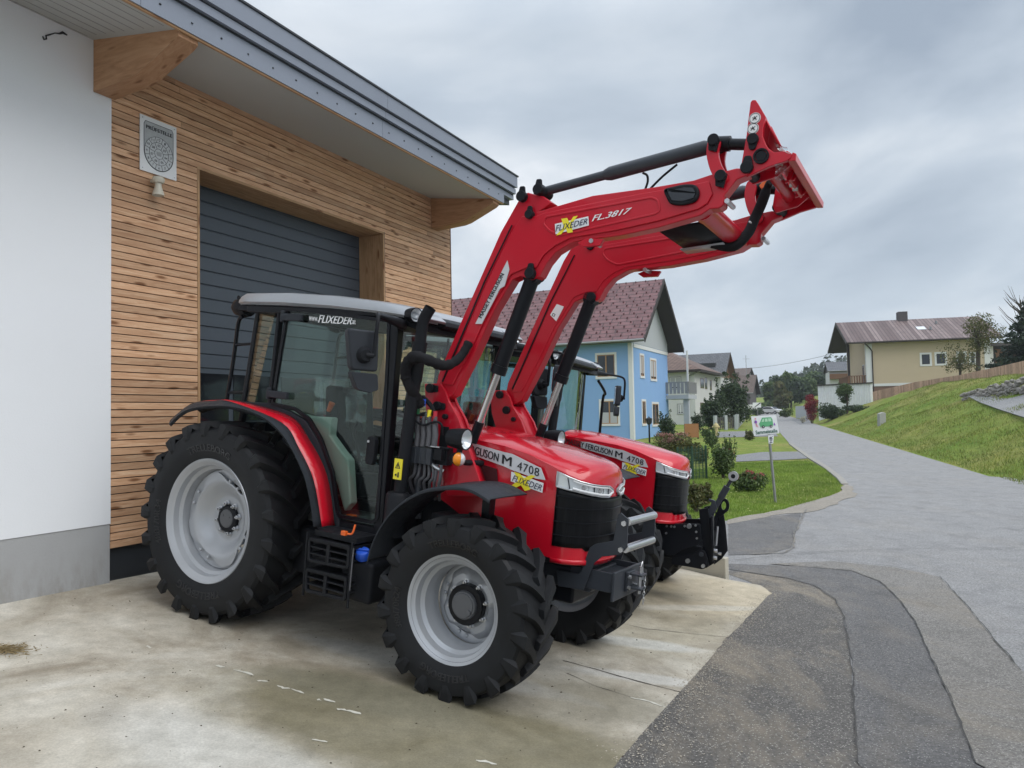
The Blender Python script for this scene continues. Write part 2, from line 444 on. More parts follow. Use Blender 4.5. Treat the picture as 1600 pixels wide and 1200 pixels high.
# ------------------------------------------------------------------ tractor
def make_tractor():
    t = empty('tractor', T1O, RT1)
    # --- drive line
    b = MB(); b.bb(-.42, 1.5, -.24, .24, .52, .98); b.bb(1.5, 2.72, -.20, .20, .55, .88); b.bb(-.35, .35, -.55, .55, .62, .90)
    b.tube([(0, -.82, .75), (0, .82, .75)], .11, 16); b.bb(1.45, 2.4, -.30, .30, .80, 1.2)
    b.build('drive_line', MT['satin'], t, bevel=.02)
    b = MB(); b.tube([(2.25, -.62, .56), (2.25, .62, .56)], .075, 14); b.bb(2.1, 2.42, -.16, .16, .45, .75)
    for s in (-1, 1):
        b.tube([(2.25, s*.60, .40), (2.25, s*.60, .74)], .085, 14); b.tube([(2.25, s*.60, .56), (2.25, s*.80, .56)], .13, 20)
        b.tube([(2.02, s*.58, .52), (2.02, s*.1, .55)], .018, 8)
    b.build('front_axle', MT['satin'], t, bevel=.01)
    b = MB(); b.bb(2.30, 2.85, -.22, .22, .66, .80); b.bb(2.4, 2.82, -.22, .22, .8, .85)
    b.build('front_support', MT['frame'], t, bevel=.012)
    # --- wheels
    for s in (-1, 1):
        wheel(t, 'rear_wheel', (0, s*.80, .752), .765, .47, .455, 21, .40, False, s)
        wheel(t, 'front_wheel', (2.25, s*.79, .560), .575, .385, .330, 18, .31, True, s)
    # --- bonnet
    def half(x): return np.interp(x, [1.4, 1.8, 2.3, 2.62], [.415, .410, .398, .388])
    def crease(x): return np.interp(x, [1.4, 1.87, 2.19, 2.41, 2.60, 2.76, 2.865], [1.60, 1.59, 1.565, 1.525, 1.462, 1.405, 1.372])
    def plan():
        p = [(x, half(x)) for x in (1.62, 1.8, 2.0, 2.2, 2.4, 2.56, 2.62)]
        p += [(2.70, .376), (2.765, .338), (2.812, .275), (2.842, .19), (2.858, .10), (2.863, .045)]
        return p
    pl = plan()
    full = [(x, -y) for x, y in pl]+[(2.865, 0)]+[(x, y) for x, y in reversed(pl)]
    def zb(x): return np.interp(x, [1.6, 1.9, 2.1, 2.4, 2.9], [1.18, 1.05, .93, .90, .83])
    lean = lambda z: 1-.030*max(0, (1.2-z))   # slight tuck towards the bottom
    def P(x, y, z, o=0.0):
        xx = 2.4+(x-2.4)*(1-.015*(1.4-z) if x > 2.4 else 1)
        return (xx, y*lean(z)*(1+(o/.39 if abs(y) > .05 else 0)), z)
    def noff(i, lst, o):
        p0 = Vector(lst[max(0, i-1)]); p1 = Vector(lst[min(len(lst)-1, i+1)]); d = (p1-p0).normalized()
        return Vector(lst[i])+Vector((d.y, -d.x))*o
    def wall(lst, zlo, zhi, o, nz=8):
        rows = []
        for j in range(nz+1):
            row = []
            for i in range(len(lst)):
                q = noff(i, lst, o); x0 = lst[i][0]
                z = zlo(x0, lst[i][1])*(1-j/nz)+zhi(x0, lst[i][1])*j/nz
                row.append(P(q.x, q.y, z))
            rows.append(row)
        return rows
    def zc(x, y=0): return crease(x)-.0
    b = MB(); b.grid(wall(full, lambda x, y: zb(x), zc, 0))
    # top: from the crease inward
    def top_row(x, hw, zcv, ztop):
        return [(x, -hw*k, zcv+(ztop-zcv)*f_) for k, f_ in ((1, 0), (.97, .16), (.90, .38), (.72, .72), (.45, .92), (0, 1), (-.45, .92), (-.72, .72), (-.90, .38), (-.97, .16), (-1, 0))]
    rows = []
    st = [(1.62, 1.665), (1.8, 1.662), (2.0, 1.645), (2.2, 1.622), (2.4, 1.592), (2.56, 1.562), (2.62, 1.548)]
    for x, zt in st: rows.append(top_row(x, half(x), crease(x), zt))
    for (x, hw), zt in zip(pl[7:], (1.535, 1.520, 1.502, 1.482, 1.455, 1.42)):
        rows.append(top_row(x, hw, crease(x), max(zt, crease(x)+.004)))
    rows.append(top_row(2.865, .004, crease(2.865), crease(2.865)+.002))
    b.grid(rows)
    bo = b.build('bonnet', MT['wet_red'], t, smooth=28)
    # nose strip between the lamps
    nose = [p for p in full if p[0] > 2.895]
    # grille : black wrap around mesh
    gl = [p for p in full if p[0] > 2.6]
    def ext(lst, n=3):
        out = []
        for i in range(len(lst)-1):
            for k in range(n): out.append((lst[i][0]+(lst[i+1][0]-lst[i][0])*k/n, lst[i][1]+(lst[i+1][1]-lst[i][1])*k/n))
        return out+[lst[-1]]
    hb = lambda x: np.interp(x, [2.6, 2.75, 2.82, 2.865], [1.348, 1.325, 1.305, 1.285])
    ge = ext(gl, 3)
    g = MB(); g.grid(wall(ge, lambda x, y: .955-.02*(x > 2.8), lambda x, y: hb(x)-.004, .006, 10))
    gr = g.build('grille', MT['grille'], t, smooth=40, thick=.012)
    for z in (1.03, 1.12, 1.21, 1.285):
        r_ = MB(); rr = [P(*noff(i, ge, .012), z) for i in range(len(ge))]
        r_.tube(rr, .0035, 6); r_.build('grille_bar', MT['satin'], gr)
    # lower lip and the gap under it
    lip = MB(); lip.grid(wall([p for p in full if p[0] > 2.6], lambda x, y: .845, lambda x, y: .875, .010, 2)); lip.build('bonnet_lip', MT['red'], t, thick=.01)
    # headlights
    for s in (-1, 1):
        hl = [p for p in ge if (p[1]*s > .032)]
        if s > 0: hl = hl[::-1]
        if s > 0: hl2 = hl
        rows_o = []; 
        def zhi(x, y): return crease(x)-.012-.02*max(0, (.10-abs(y))/.05)
        def zlo(x, y): return hb(x)+.0+.03*max(0, (.10-abs(y))/.05)
        o_ = .012 if s < 0 else -.012
        m = MB(); m.grid(wall(hl, zlo, zhi, o_*.2, 4)); base = m.build('headlight', MT['reflector'], t, smooth=40)
        m = MB(); m.grid(wall(hl, zlo, zhi, o_*1.3, 4)); m.build('lens', MT['lens'], base, smooth=60)
        m = MB()
        c = wall(hl, zlo, zhi, o_*1.25, 1)
        m.tube(c[0]+c[1][::-1]+[c[0][0]], .0055, 6); m.build('lamp_rim', MT['steel'], base)
        n = len(hl)
        for q, rr in ((int(n*.42), .036), (int(n*.66), .036)):
            x0, y0 = hl[q]; zz = (zlo(x0, y0)+zhi(x0, y0))/2
            d = (Vector(hl[q+1])-Vector(hl[q-1])).normalized(); nn = Vector((d.y, -d.x))*(1 if s < 0 else -1)
            m = MB(); m.tube([(x0-nn.x*.03, y0-nn.y*.03, zz), (x0+nn.x*.008, y0+nn.y*.008, zz)], [rr*.6, rr], 20, False)
            m.tube([(x0-nn.x*.002, y0-nn.y*.002, zz), (x0+nn.x*.007, y0+nn.y*.007, zz)], [rr*.55, rr*.45], 16); m.build('projector', MT['chrome'], base)
        m = MB(); m.tube([(c[0][i][0], c[0][i][1], c[0][i][2]*.82+c[1][i][2]*.18) for i in range(int(n*.22), n)], .007, 6); m.tube([(c[1][i][0], c[1][i][1], c[1][i][2]-.012) for i in range(int(n*.22), n)], .005, 6); m.build('daylight_strip', MT['white'], base)
        for q in (.2, .54, .8):
            i = int(n*q); x0, y0 = hl[i]; d = (Vector(hl[i+1])-Vector(hl[i-1])).normalized(); nn = Vector((d.y, -d.x))*(1 if s < 0 else -1)
            m = MB(); m.tube([(x0+nn.x*.008-d.x*.012, y0+nn.y*.008, zhi(x0, y0)-.006), (x0+nn.x*.008+d.x*.01, y0+nn.y*.008, zlo(x0, y0)+.006)], .004, 6); m.build('lamp_divider', MT['dark'], base)
    # side decals (right side shows in the photograph; the left carries the same)
    for s in (-1, 1):
        Y = -.4185
        def sg(o):   # mirrored copy for the left side
            if s > 0:
                for v in o.data.vertices: v.co.y *= -1
                o.data.flip_normals()
            return o
        poly = TT([(716, 689), (731, 690), (786, 706), (800, 709), (838, 728), (845, 731), (852, 750), (838, 748), (799, 734), (786, 728), (725, 706), (716, 703)], Y)
        st_ = sg(MB().prism(poly, Y, Y+.004).build('bonnet_stripe', MT['sil_decal'], t, smooth=0))
        if s < 0:
            text('maker_lettering', 'MASSEY FERGUSON', pxq([(688, 680.5), (780, 709), (778.5, 721.5), (686, 692.5)], Y-.002), MT['ink'], st_, off=.02)
            text('letter_m', 'M', pxq([(785, 710), (800, 715), (799, 729), (784, 724)], Y-.002), MT['ink'], st_, off=.04)
            text('model_number', '4708', pxq([(809, 720.5), (843, 732), (842, 745), (807.5, 733.5)], Y-.002), MT['ink'], st_, off=.02, spacing=1.1)
        poly = TT([(799, 737), (849, 755), (847, 770), (798, 752)], Y)
        bd = sg(MB().prism(poly, Y, Y+.004).build('dealer_badge', MT['white'], t, smooth=0))
        if s < 0:
            xs = TT([(803, 737), (812, 740), (819, 747), (830, 742), (837, 744), (823, 753), (829, 765), (820, 767), (814, 758), (802, 764), (796, 761), (810, 751)], Y)
            MB().prism(xs, Y-.0015, Y).build('badge_cross', MT['yellow'], bd, smooth=0)
            text('badge_lettering', 'FLIXEDER', pxq([(802, 742), (847, 758), (845, 767), (800, 751)], Y-.003), MT['navy'], bd, shear=.25, off=.0)
        poly = TT([(739, 721), (776, 733), (778, 760), (745, 762)], Y+.004)
        sg(MB().prism(roundpoly(poly, .01), Y+.002, Y+.01).build('bonnet_vent', MT['vent'], t, smooth=0))
        # bonnet seam
    # --- cab
    YS = .72
    door_o = TT([(449, 481), (480, 482), (611, 499), (607, 600), (601, 690), (593, 812), (584, 819), (531, 809), (526, 800), (518, 740), (500, 688), (482, 657), (460, 641), (424, 633), (437, 552)], -YS)
    door_o = [(x, z) for x, z in door_o]
    dark = MT['satin']
    for s in (-1, 1):
        y = s*YS
        d = MB().ring(roundpoly(door_o, .02, 2), .026, y-s*.012, y+s*.012).build('door', dark, t, smooth=30, bevel=.004)
        gi = inset(door_o, .014)
        MB().prism(gi, y-.0025, y+.0025).build('door_glass', MT['glass'], d, smooth=0)
        for zz in ((468, 497), (446, 618)):
            x0, z0 = T(*zz, -YS)
            m = MB().box((x0-.055, y+s*.03, z0), (.22, .035, .055)); m.tube([(x0-.15, y+s*.03, z0-.04), (x0-.15, y+s*.03, z0+.05)], .018, 10)
            m.build('door_hinge', MT['dark'], d, bevel=.008)
        x0, z0 = T(585, 703, -YS)
        m = MB().prism(roundpoly([(x0-.035, z0-.10), (x0+.04, z0-.105), (x0+.045, z0+.09), (x0-.03, z0+.10)], .03), y+s*.01, y+s*.055)
        m.build('door_handle', MT['black'], d, bevel=.008)
        MB().tube([(x0-.012, y+s*.055, z0+.06), (x0-.012, y+s*.062, z0+.06)], .009, 12).build('lock', MT['steel'], d)
    # frame posts
    fr = MB()
    def post(p0, p1, w, d_, m=None):
        (m or fr).tube([p0, p1], w, 4) if False else (m or fr).prism([(p0[0]-w/2, p0[2]), (p0[0]+w/2, p0[2]), (p1[0]+w/2, p1[2]), (p1[0]-w/2, p1[2])], p0[1]-d_/2, p0[1]+d_/2)
    for s in (-1, 1):
        ax0, az0 = 1.40, 2.38; 
        post((1.43, s*.69, .88), (1.405, s*.69, 2.38), .075, .07)
        post((.225, s*.69, 1.66), (.235, s*.69, 2.44), .035, .05)
        post((-.19, s*.60, 1.45), (-.10, s*.60, 2.45), .045, .05)
        fr.bb(-.12, 1.42, s*.69-.03, s*.69+.03, 2.385, 2.44)
        fr.bb(.98, 1.45, s*.69-.035, s*.69+.03, .80, .905)
    fr.prism([(-.66, 1.37), (.66, 1.37), (.5, 1.50), (0, 1.60), (-.5, 1.50)], 2.36, 2.41, 'xy') if False else fr.bb(1.37, 1.43, -.66, .66, 2.36, 2.43); fr.bb(-.15, -.09, -.6, .6, 2.38, 2.44); fr.bb(-.22, -.15, -.6, .6, 1.42, 1.50)
    fr.bb(1.40, 1.47, -.66, .66, 1.02, 1.12)
    fr.bb(1.41, 1.46, -.40, .40, .85, 1.50)
    fr.build('cab_frame', dark, t, bevel=.01)
    # black wheel arch panels between the doors and the fenders
    for s in (-1, 1):
        pp = TT([(372, 627), (424, 630), (455, 642), (482, 658), (502, 690), (520, 741), (528, 800), (534, 812), (534, 832), (500, 826), (493, 760), (462, 692), (425, 656), (372, 642)], -.70)
        MB().prism(pp, s*.70-.03, s*.70+.015).build('wheel_arch_panel', MT['dark'], t, bevel=.006)
    # windscreen, rear window, side quarters
    ws = MB(); ws.grid([[(1.415+.17*(1-(y_/.66)**2)-.0*z_, y_, z_) for y_ in np.linspace(-.66, .66, 21)] for z_ in np.linspace(1.40, 2.38, 6)]); ws.build('windscreen', MT['windscreen'], t, smooth=60)
    rw = MB(); rw.add([(-.19, -.58, 1.50), (-.19, .58, 1.50), (-.115, .58, 2.40), (-.115, -.58, 2.40)], [(0, 1, 2, 3)]); rw.build('rear_window', MT['glass'], t, smooth=0, thick=.005)
    for s in (-1, 1):
        q = [(-.17, s*.61, 1.66), (.05, s*.70, 1.66), (.19, s*.70, 2.42), (-.11, s*.61, 2.42)]
        MB().add(q, [(0, 1, 2, 3)]).build('quarter_glass', MT['glass'], t, smooth=0, thick=.005)
    MB().tube([(1.58, .25, 1.42), (1.60, .02, 1.60), (1.57, -.28, 1.62)], .007, 6).build('wiper', MT['black'], t)
    # roof
    stn = [(-.305, 2.462, 2.505, .60), (-.27, 2.448, 2.530, .68), (-.15, 2.447, 2.548, .735), (.3, 2.446, 2.555, .745), (.8, 2.432, 2.538, .745), (1.25, 2.405, 2.502, .742), (1.40, 2.392, 2.485, .74), (1.48, 2.385, 2.472, .735), (1.55, 2.375, 2.450, .72), (1.58, 2.37, 2.42, .70)]
    rows = []
    for x, z0, z1, hw in stn:
        h = z1-z0
        pts = [(-hw+.03, z0), (-hw, z0+.02*h/.1), (-hw+.004, z0+.45*h), (-hw+.03, z0+.88*h), (-hw+.09, z1), (-hw*.5, z1+.004), (0, z1+.006)]
        pts = pts+[(-y, z) for y, z in reversed(pts[:-1])]
        rows.append([(x, y, z) for y, z in pts])
    b = MB(); b.grid(rows); b.f.append(tuple(range(len(rows[0])))); n0 = (len(rows)-1)*len(rows[0]); b.f.append(tuple(range(n0+len(rows[0])-1, n0-1, -1)))
    rf = b.build('cab_roof', MT['roof'], t, smooth=30)
    b = MB(); b.prism([(-.26, 2.40), (-.22, 2.448), (1.30, 2.405), (1.58, 2.36), (1.60, 2.30), (1.48, 2.33), (1.35, 2.365)], -.70, .70); b.build('roof_liner', MT['black'], t, bevel=.01)
    MB().prism([(1.50, 2.36), (1.575, 2.372), (1.575, 2.425), (1.64, 2.395), (1.655, 2.36), (1.60, 2.34)], -.45, .45).build('roof_visor', MT['black'], t, bevel=.008)
    for s_ in (-1, 1): MB().prism([(1.44, 2.395), (1.52, 2.455), (1.60, 2.43), (1.665, 2.39), (1.66, 2.372), (1.55, 2.385)], s_*.46, s_*.66).build('roof_corner', MT['roof'], t, bevel=.01)
    def round_lamp(name, p, r_, L, par, tilt=0, house='black'):
        o = MB().lathe([(-L, r_*.55), (-L*.96, r_*.8), (-L*.5, r_*.95), (-.004, r_), (.002, r_*1.0), (.002, r_*.90), (-.012, r_*.86)], axis='x', n=28)
        o.add([(-L, r_*.55*math.cos(a*math.pi/8), r_*.55*math.sin(a*math.pi/8)) for a in range(16)], [tuple(range(16))])
        h_ = o.build(name, MT[house], par, smooth=35)
        MB().lathe([(-.002, r_*.88), (-.02, r_*.72), (-.04, r_*.38), (-.045, r_*.2), (-.03, r_*.12), (-.028, 0)], axis='x', n=24).build('reflector', MT['reflector'], h_)
        g_ = MB().lathe([(-.001, r_*.9), (.006, r_*.7), (.010, 0)], axis='x', n=24); g_.build('lens', MT['lens'], h_)
        h_.location = p; h_.rotation_euler = tilt if isinstance(tilt, tuple) else (0, 0, tilt); return h_
    for s in (-1, 1):
        round_lamp('roof_light', (1.585, s*.715, 2.405), .052, .10, t, (0, .05, s*.30))
        m = MB().lathe([(0, .02), (.01, .075), (.07, .085), (.14, .07), (.19, .035), (.20, 0)], axis='x', n=24); q = m.build('rear_work_light', MT['black'], t); q.location = (-.27, s*.56, 2.44); q.rotation_euler = (0, 0, math.pi)
        MB().tube([(.0, s*.747, 2.495), (0, s*.752, 2.495)], .018, 16).build('roof_cap', MT['black'], t).location.x = -.19
    # grab frame behind the cab
    for s in (-1, 1):
        m = MB(); m.tube(spline([(-.30, s*.60, 2.36), (-.345, s*.60, 2.30), (-.36, s*.60, 2.0), (-.40, s*.60, 1.58)], 4), .016, 8)
        m.tube([(-.36, s*.60, 2.12), (-.16, s*.60, 2.14)], .012, 6); m.tube([(-.39, s*.60, 1.72), (-.18, s*.60, 1.74)], .012, 6)
        m.build('rear_grab_frame', MT['satin'], t)
    # interior
    b = MB(); b.bb(.05, 1.40, -.66, .66, .84, .90); b.build('cab_floor', MT['mat_grey'], t)
    for s in (-1, 1):
        pp = TT([(440, 640), (482, 650), (515, 652), (512, 680), (530, 705), (541, 718), (545, 787), (534, 800), (524, 760), (505, 700), (482, 662)], -.64)
        MB().prism(pp, s*.62, s*.54).build('inner_fender_trim', MT['interior'], t, bevel=.015)
    b = MB(); b.prism(roundpoly([(.42, 1.16), (.95, 1.20), (.97, 1.29), (.45, 1.27)], .04), -.25, .25); b.bb(.5, .85, -.18, .18, .9, 1.18)
    b.prism(roundpoly([(.40, 1.25), (.55, 1.27), (.46, 1.86), (.33, 1.86)], .05), -.23, .23); b.build('seat', MT['black'], t, bevel=.02)
    def crumple(m, c, sx, sy, sz, n=14):
        rows = []
        for i in range(n+1):
            rows.append([(c[0]+sx*(i/n-.5)+rng.normal()*.012, c[1]+sy*(j/n-.5), c[2]+sz*(1-(2*j/n-1)**4)*(1-.3*(2*i/n-1)**2)+rng.normal()*.018) for j in range(n+1)])
        m.grid(rows)
    m = MB()
    rows = []
    for i in range(13):
        z = 1.50+.42*i/12
        rows.append([(.30+.28*math.sin(math.pi*j/10)*1+rng.normal()*.008-.12*(z-1.5), -.27+.54*j/10+rng.normal()*.006, z+rng.normal()*.008) for j in range(11)])
    m.grid(rows); m.build('seat_cover_film', MT['film'], t, smooth=20)
    m = MB(); crumple(m, (.86, -.30, 1.28), .5, .45, .07); m.build('plastic_sheet', MT['film'], t, smooth=15)
    b = MB(); b.prism(roundpoly([(1.10, .9), (1.38, .9), (1.40, 1.50), (1.22, 1.52)], .05), -.22, .22); b.build('dashboard', MT['black'], t, bevel=.03)
    b = MB(); c = Vector((1.12, 0, 1.62)); ax = Vector((-.5, 0, .86)).normalized(); e = Vector((0, 1, 0)); f_ = ax.cross(e)
    b.tube([c+(e*math.cos(a)+f_*math.sin(a))*.20 for a in [2*math.pi*k/32 for k in range(33)]], .015, 8, False)
    for a in (.5, 2.6, 4.7): b.tube([c-ax*.02, c+(e*math.cos(a)+f_*math.sin(a))*.20], .011, 6)
    b.tube([c-ax*.28, c], .03, 10); b.build('steering_wheel', MT['dark'], t)
    b = MB(); b.bb(.45, 1.05, -.50, -.30, 1.05, 1.22); b.tube(spline([(.92, -.40, 1.22), (.93, -.42, 1.36), (.84, -.40, 1.50), (.86, -.38, 1.60)], 5), .014, 8); b.build('side_console', MT['black'], t, bevel=.02)
    x0, z0 = T(517, 635, -.35); MB().tube([(x0-.02, -.35, z0-.04), (x0+.01, -.35, z0+.03)], [.018, .026], 12).build('control_knob', MT['orange'], t)
    MB().bb(1.0, 1.07, -.58, -.53, .90, .925).build('floor_clip', MT['orange'], t, bevel=.008)
    b = MB(); b.bb(.95, 1.0, .50, .62, 1.7, 2.1); b.tube([(.97, .56, 1.2), (.97, .56, 2.36)], .012, 6); b.build('cab_monitor', MT['black'], t, bevel=.01)
    # window lettering
    # --- rear fenders
    def rearfender(s):
        lip = spline([(x, 0, z) for x, z in TT([(264, 663), (290, 641), (330, 634), (372, 637), (413, 653), (447, 687), (477, 750), (490, 823)], -1.02)], 5)
        bou = spline([(x, 0, z) for x, z in TT([(266, 656), (298, 631), (333, 626), (362, 628), (440, 660), (467, 700), (490, 750), (503, 823)], -.92)], 5)
        inn = spline([(x, 0, z) for x, z in TT([(300, 634), (322, 627), (350, 625), (380, 628), (453, 650), (484, 688), (511, 743), (523, 821)], -.745)], 5)
        n = len(lip)
        def L(P_, y): return [(p[0], s*y, p[2]) for p in P_]
        low = [(p[0]*.985, 0, .752+(p[2]-.752)*.975) for p in lip]
        m = MB(); m.grid([L(low, 1.005), L(lip, 1.02), [(a[0]*.5+c[0]*.5, s*.972, a[2]*.5+c[2]*.5+.003) for a, c in zip(lip, bou)], L(bou, .92)])
        k = m.build('rear_fender', MT['dark'], t, smooth=40, thick=.012, off=-1)
        m = MB(); m.grid([L(bou, .92), [((a[0]+c[0])/2, s*.832, (a[2]+c[2])/2+.004) for a, c in zip(bou, inn)], L(inn, .745)])
        m.build('fender_panel', MT['red'], t, smooth=40, thick=.01)
        # wheel house skin
        m = MB(); m.grid([L(inn, .742), [(p[0]-.005, s*.70, p[2]-.02) for p in inn], [(p[0]*.93-.02, s*.66, .752+(p[2]-.752)*.93) for p in inn]]); m.build('wheel_house', MT['black'], t, thick=.006)
    rearfender(-1); rearfender(1)
    # --- front fenders
    for s in (-1, 1):
        arc = spline([(1.575, 0, .74), (1.60, 0, .86), (1.68, 0, 1.02), (1.80, 0, 1.155), (1.98, 0, 1.265), (2.20, 0, 1.318), (2.34, 0, 1.318), (2.47, 0, 1.275)], 4)
        rows = [[(p[0], s*.985, p[2]-.022) for p in arc], [(p[0], s*.98, p[2]-.004) for p in arc], [(p[0], s*.965, p[2]+.004) for p in arc], [(p[0]+.02, s*.80, p[2]+.012) for p in arc], [(p[0]+.05*min(1, max(0, (p[0]-2.0)*2)), s*.60, p[2]+.018) for p in arc]]
        MB().grid(rows).build('front_fender', MT['dark'], t, smooth=40, thick=.008)
        b = MB(); b.bb(2.22, 2.28, s*.58, s*.66, .9, 1.29); b.tube([(2.25, s*.62, .9), (2.25, s*.45, .72)], .025, 8); b.build('fender_bracket', MT['satin'], t, bevel=.008)
    # --- exhaust on the right corner
    b = MB(); b.tube([(1.60, -.735, 1.18), (1.62, -.735, 1.6), (1.648, -.735, 2.10)], .043, 20)
    b.tube([(1.638, -.735, 1.95), (1.655, -.735, 2.22)], [.050, .050], 20)
    b.tube(spline([(1.654, -.735, 2.2), (1.658, -.735, 2.31), (1.672, -.735, 2.38), (1.715, -.735, 2.455)], 5), .040, 20, False)
    b.tube([(1.59, -.735, .88), (1.59, -.735, 1.16), (1.59, -.735, 1.18)], [.085, .085, .07], 24)
    b.build('exhaust_stack', MT['black'], t, smooth=50)
    x0, z0 = T(622, 733, -.79)
    wl_ = MB().bb(x0-.033, x0+.033, -.795, -.787, z0-.07, z0+.07).build('warning_sticker', MT['yellow'], t, smooth=0)
    m = MB(); tri = [(x0-.022, z0+.005), (x0+.022, z0+.005), (x0, z0+.05)]; m.ring(tri, .005, -.797, -.7955); m.prism([(x0-.004, z0+.015), (x0+.004, z0+.015), (x0+.003, z0+.032), (x0-.003, z0+.032)], -.797, -.7955)
    m.prism([(x0-.018, z0-.035), (x0-.004, z0-.03), (x0-.004, z0-.05), (x0-.018, z0-.045)], -.797, -.7955); m.prism([(x0+.004, z0-.02), (x0+.014, z0-.02), (x0+.016, z0-.055), (x0+.002, z0-.055)], -.797, -.7955)
    m.build('warning_symbol', MT['ink'], wl_, smooth=0)
    # --- mirrors
    for s in (-1, 1):
        arm = MB().tube(spline([(1.50, s*.74, 2.345), (1.56, s*.95, 2.345), (1.63, s*1.16, 2.345), (1.72, s*1.27, 2.335), (1.755, s*1.31, 2.29), (1.76, s*1.32, 2.15), (1.76, s*1.32, 2.07)], 5), .013, 10)
        arm.tube([(1.46, s*.70, 2.335), (1.52, s*.84, 2.34), (1.585, s*1.10, 2.345)], [.040, .034, .022], 10)
        mr = arm.build('mirror', MT['black'], t, bevel=.003)
        cx0 = 1.672
        def housing(nm, px, d0, d1, mt_, ins=0, rr_=.03):
            h = TT(px, -1.33); xc = T(567, 560, -1.33)[0]; h = [(x-xc, z) for x, z in h]
            if ins: h = inset(h, ins)
            h = roundpoly(h, rr_)
            n_ = Vector((.93, s*.37, 0))
            b_ = MB(); vs1 = [(cx0+dx*.30, s*(1.33-dx*.76), z) for dx, z in h]
            v = [(p[0]+n_.x*d0, p[1]+n_.y*d0, p[2]) for p in vs1]+[(p[0]+n_.x*d1, p[1]+n_.y*d1, p[2]) for p in vs1]; n = len(h)
            b_.add(v, [tuple(range(n)), tuple(range(2*n-1, n-1, -1))]+[(i, (i+1) % n, (i+1) % n+n, i+n) for i in range(n)])
            return b_.build(nm, MT[mt_], mr, bevel=.014 if not ins else 0, segs=3)
        hp1 = [(542, 515), (592, 517), (590, 581), (547, 578)]
        housing('mirror_housing', hp1, -.03, .035, 'dark'); housing('mirror_housing', [(547, 581), (590, 584), (592, 610), (576, 614), (557, 608)], -.03, .03, 'dark', rr_=.02)
        housing('mirror_glass', hp1, -.034, -.031, 'chrome', ins=.02)
        m = MB().tube([(1.70, s*1.345, 2.075), (1.735, s*1.36, 2.075)], [.055, .035], 20); m.tube([(1.73, s*1.358, 2.075), (1.762, s*1.325, 2.075)], .016, 10); m.build('mirror_joint', MT['black'], mr)
    # --- front lamps and indicators
    for s in (-1, 1):
        l = round_lamp('front_light', (2.085, s*.70, 1.595), .072, .14, t, (0, 0, 0))
        MB().tube([(-.05, 0, -.03), (-.05, 0, -.13), (-.05, -s*.08, -.16), (-.05, -s*.30, -.17)], .02, 8).build('lamp_arm', MT['black'], l)
        o = MB().tube([(-.07, 0, 0), (0, 0, 0)], [.036, .048], 16).build('indicator', MT['black'], t); o.location = (2.05, s*.72, 1.462); o.rotation_euler = (0, 0, s*.45)
        mm = MB().lathe([(0, .046), (.014, .041), (.024, .025), (.027, 0)], axis='x', n=20)
        mm.build("amber_lens", MT["amber"], o)
        rows = []
        for i in range(7):
            aa = math.pi*i/6
            rows.append([(x_+.0015, -s*(r_*math.sin(aa)), r_*math.cos(aa)) for x_, r_ in ((0, .047), (.014, .042), (.024, .026), (.027, 0.0))])
        MB().grid(rows).build('clear_lens', MT['reflector'], o)
    # --- entry steps
    st_ = MB()
    for zc_ in (.73, .52):
        x0_, x1_ = 1.05, 1.43
        fr_ = [(x0_, zc_+.075), (x1_, zc_+.085), (x1_+.01, zc_-.075), (x0_+.01, zc_-.09)]
        st_.ring(roundpoly(fr_, .03, 2), .022, -1.0, -.97); st_.bb(x0_, x1_, -.99, -.76, zc_+.05, zc_+.075); st_.bb((x0_+x1_)/2-.015, (x0_+x1_)/2+.015, -.998, -.97, zc_-.08, zc_+.08)
        for k in (-.035, .012): st_.bb(x0_+.01, x1_, -.995, -.80, zc_+k, zc_+k+.012)
        st_.bb(x0_, x1_, -.80, -.76, zc_-.09, zc_+.06)
    st_.bb(1.06, 1.44, -.95, -.70, .82, .86)
    for x_ in (1.03, 1.44): st_.tube([(x_, -.985, .84), (x_+.01, -.985, .40)], .010, 6)
    st_.build('entry_steps', MT['black'], t, bevel=.004)
    MB().tube([(1.455, -.985, .80), (1.458, -.99, .66), (1.455, -.985, .52)], .005, 6).build('step_cable', MT['hose'], t)
    x0, z0 = T(538, 833, -.98); MB().box((x0, -.98, z0), (.04, .03, .03)).tube(spline([(x0+.03, -.98, z0), (x0+.07, -.98, z0+.01), (x0+.08, -.97, z0+.07)], 4), .008, 6).build('orange_clip', MT['orange'], t, bevel=.006)
    b = MB(); b.bb(1.28, 1.56, -.90, -.40, .42, .70); b.bb(.5, 1.28, -.74, -.40, .46, .80); b.build('fuel_tank', MT['black'], t, bevel=.03)
    c = MB().lathe([(0, .05), (.02, .052), (.05, .048), (.058, .04), (.06, 0)], axis='z', n=20); c.bb(-.045, .045, -.008, .008, .055, .072)
    c = c.build('filler_cap', MT['blue'], t, bevel=.003); x0, z0 = T(568, 866, -.86); c.location = (x0, -.86, z0-.02); c.rotation_euler = (.5, 0, .4)
    # rear linkage
    b = MB()
    for s in (-1, 1): b.tube([(-.25, s*.25, .62), (-.95, s*.38, .50)], .03, 8); b.tube([(-.6, s*.33, .56), (-.45, s*.3, 1.15)], .022, 8)
    b.bb(-.55, -.35, -.25, .25, .7, 1.2); b.build('rear_linkage', MT['satin'], t, bevel=.01)
    return t
MT['vent'] = simple('dark_red_vent_mesh', (.045, .003, .006), .5, 0, .3, 250, .6, 300)
MT['glow_sticker'] = flat('sticker_white', (.80, .80, .80), .4)
t1 = make_tractor()
tag(t1, 'nearer red tractor with raised front loader and a grey push bar on its nose', 'tractor', 'red tractors parked before the workshop')
common = list(t1.children)
t2 = empty('tractor', T2O, RT2)
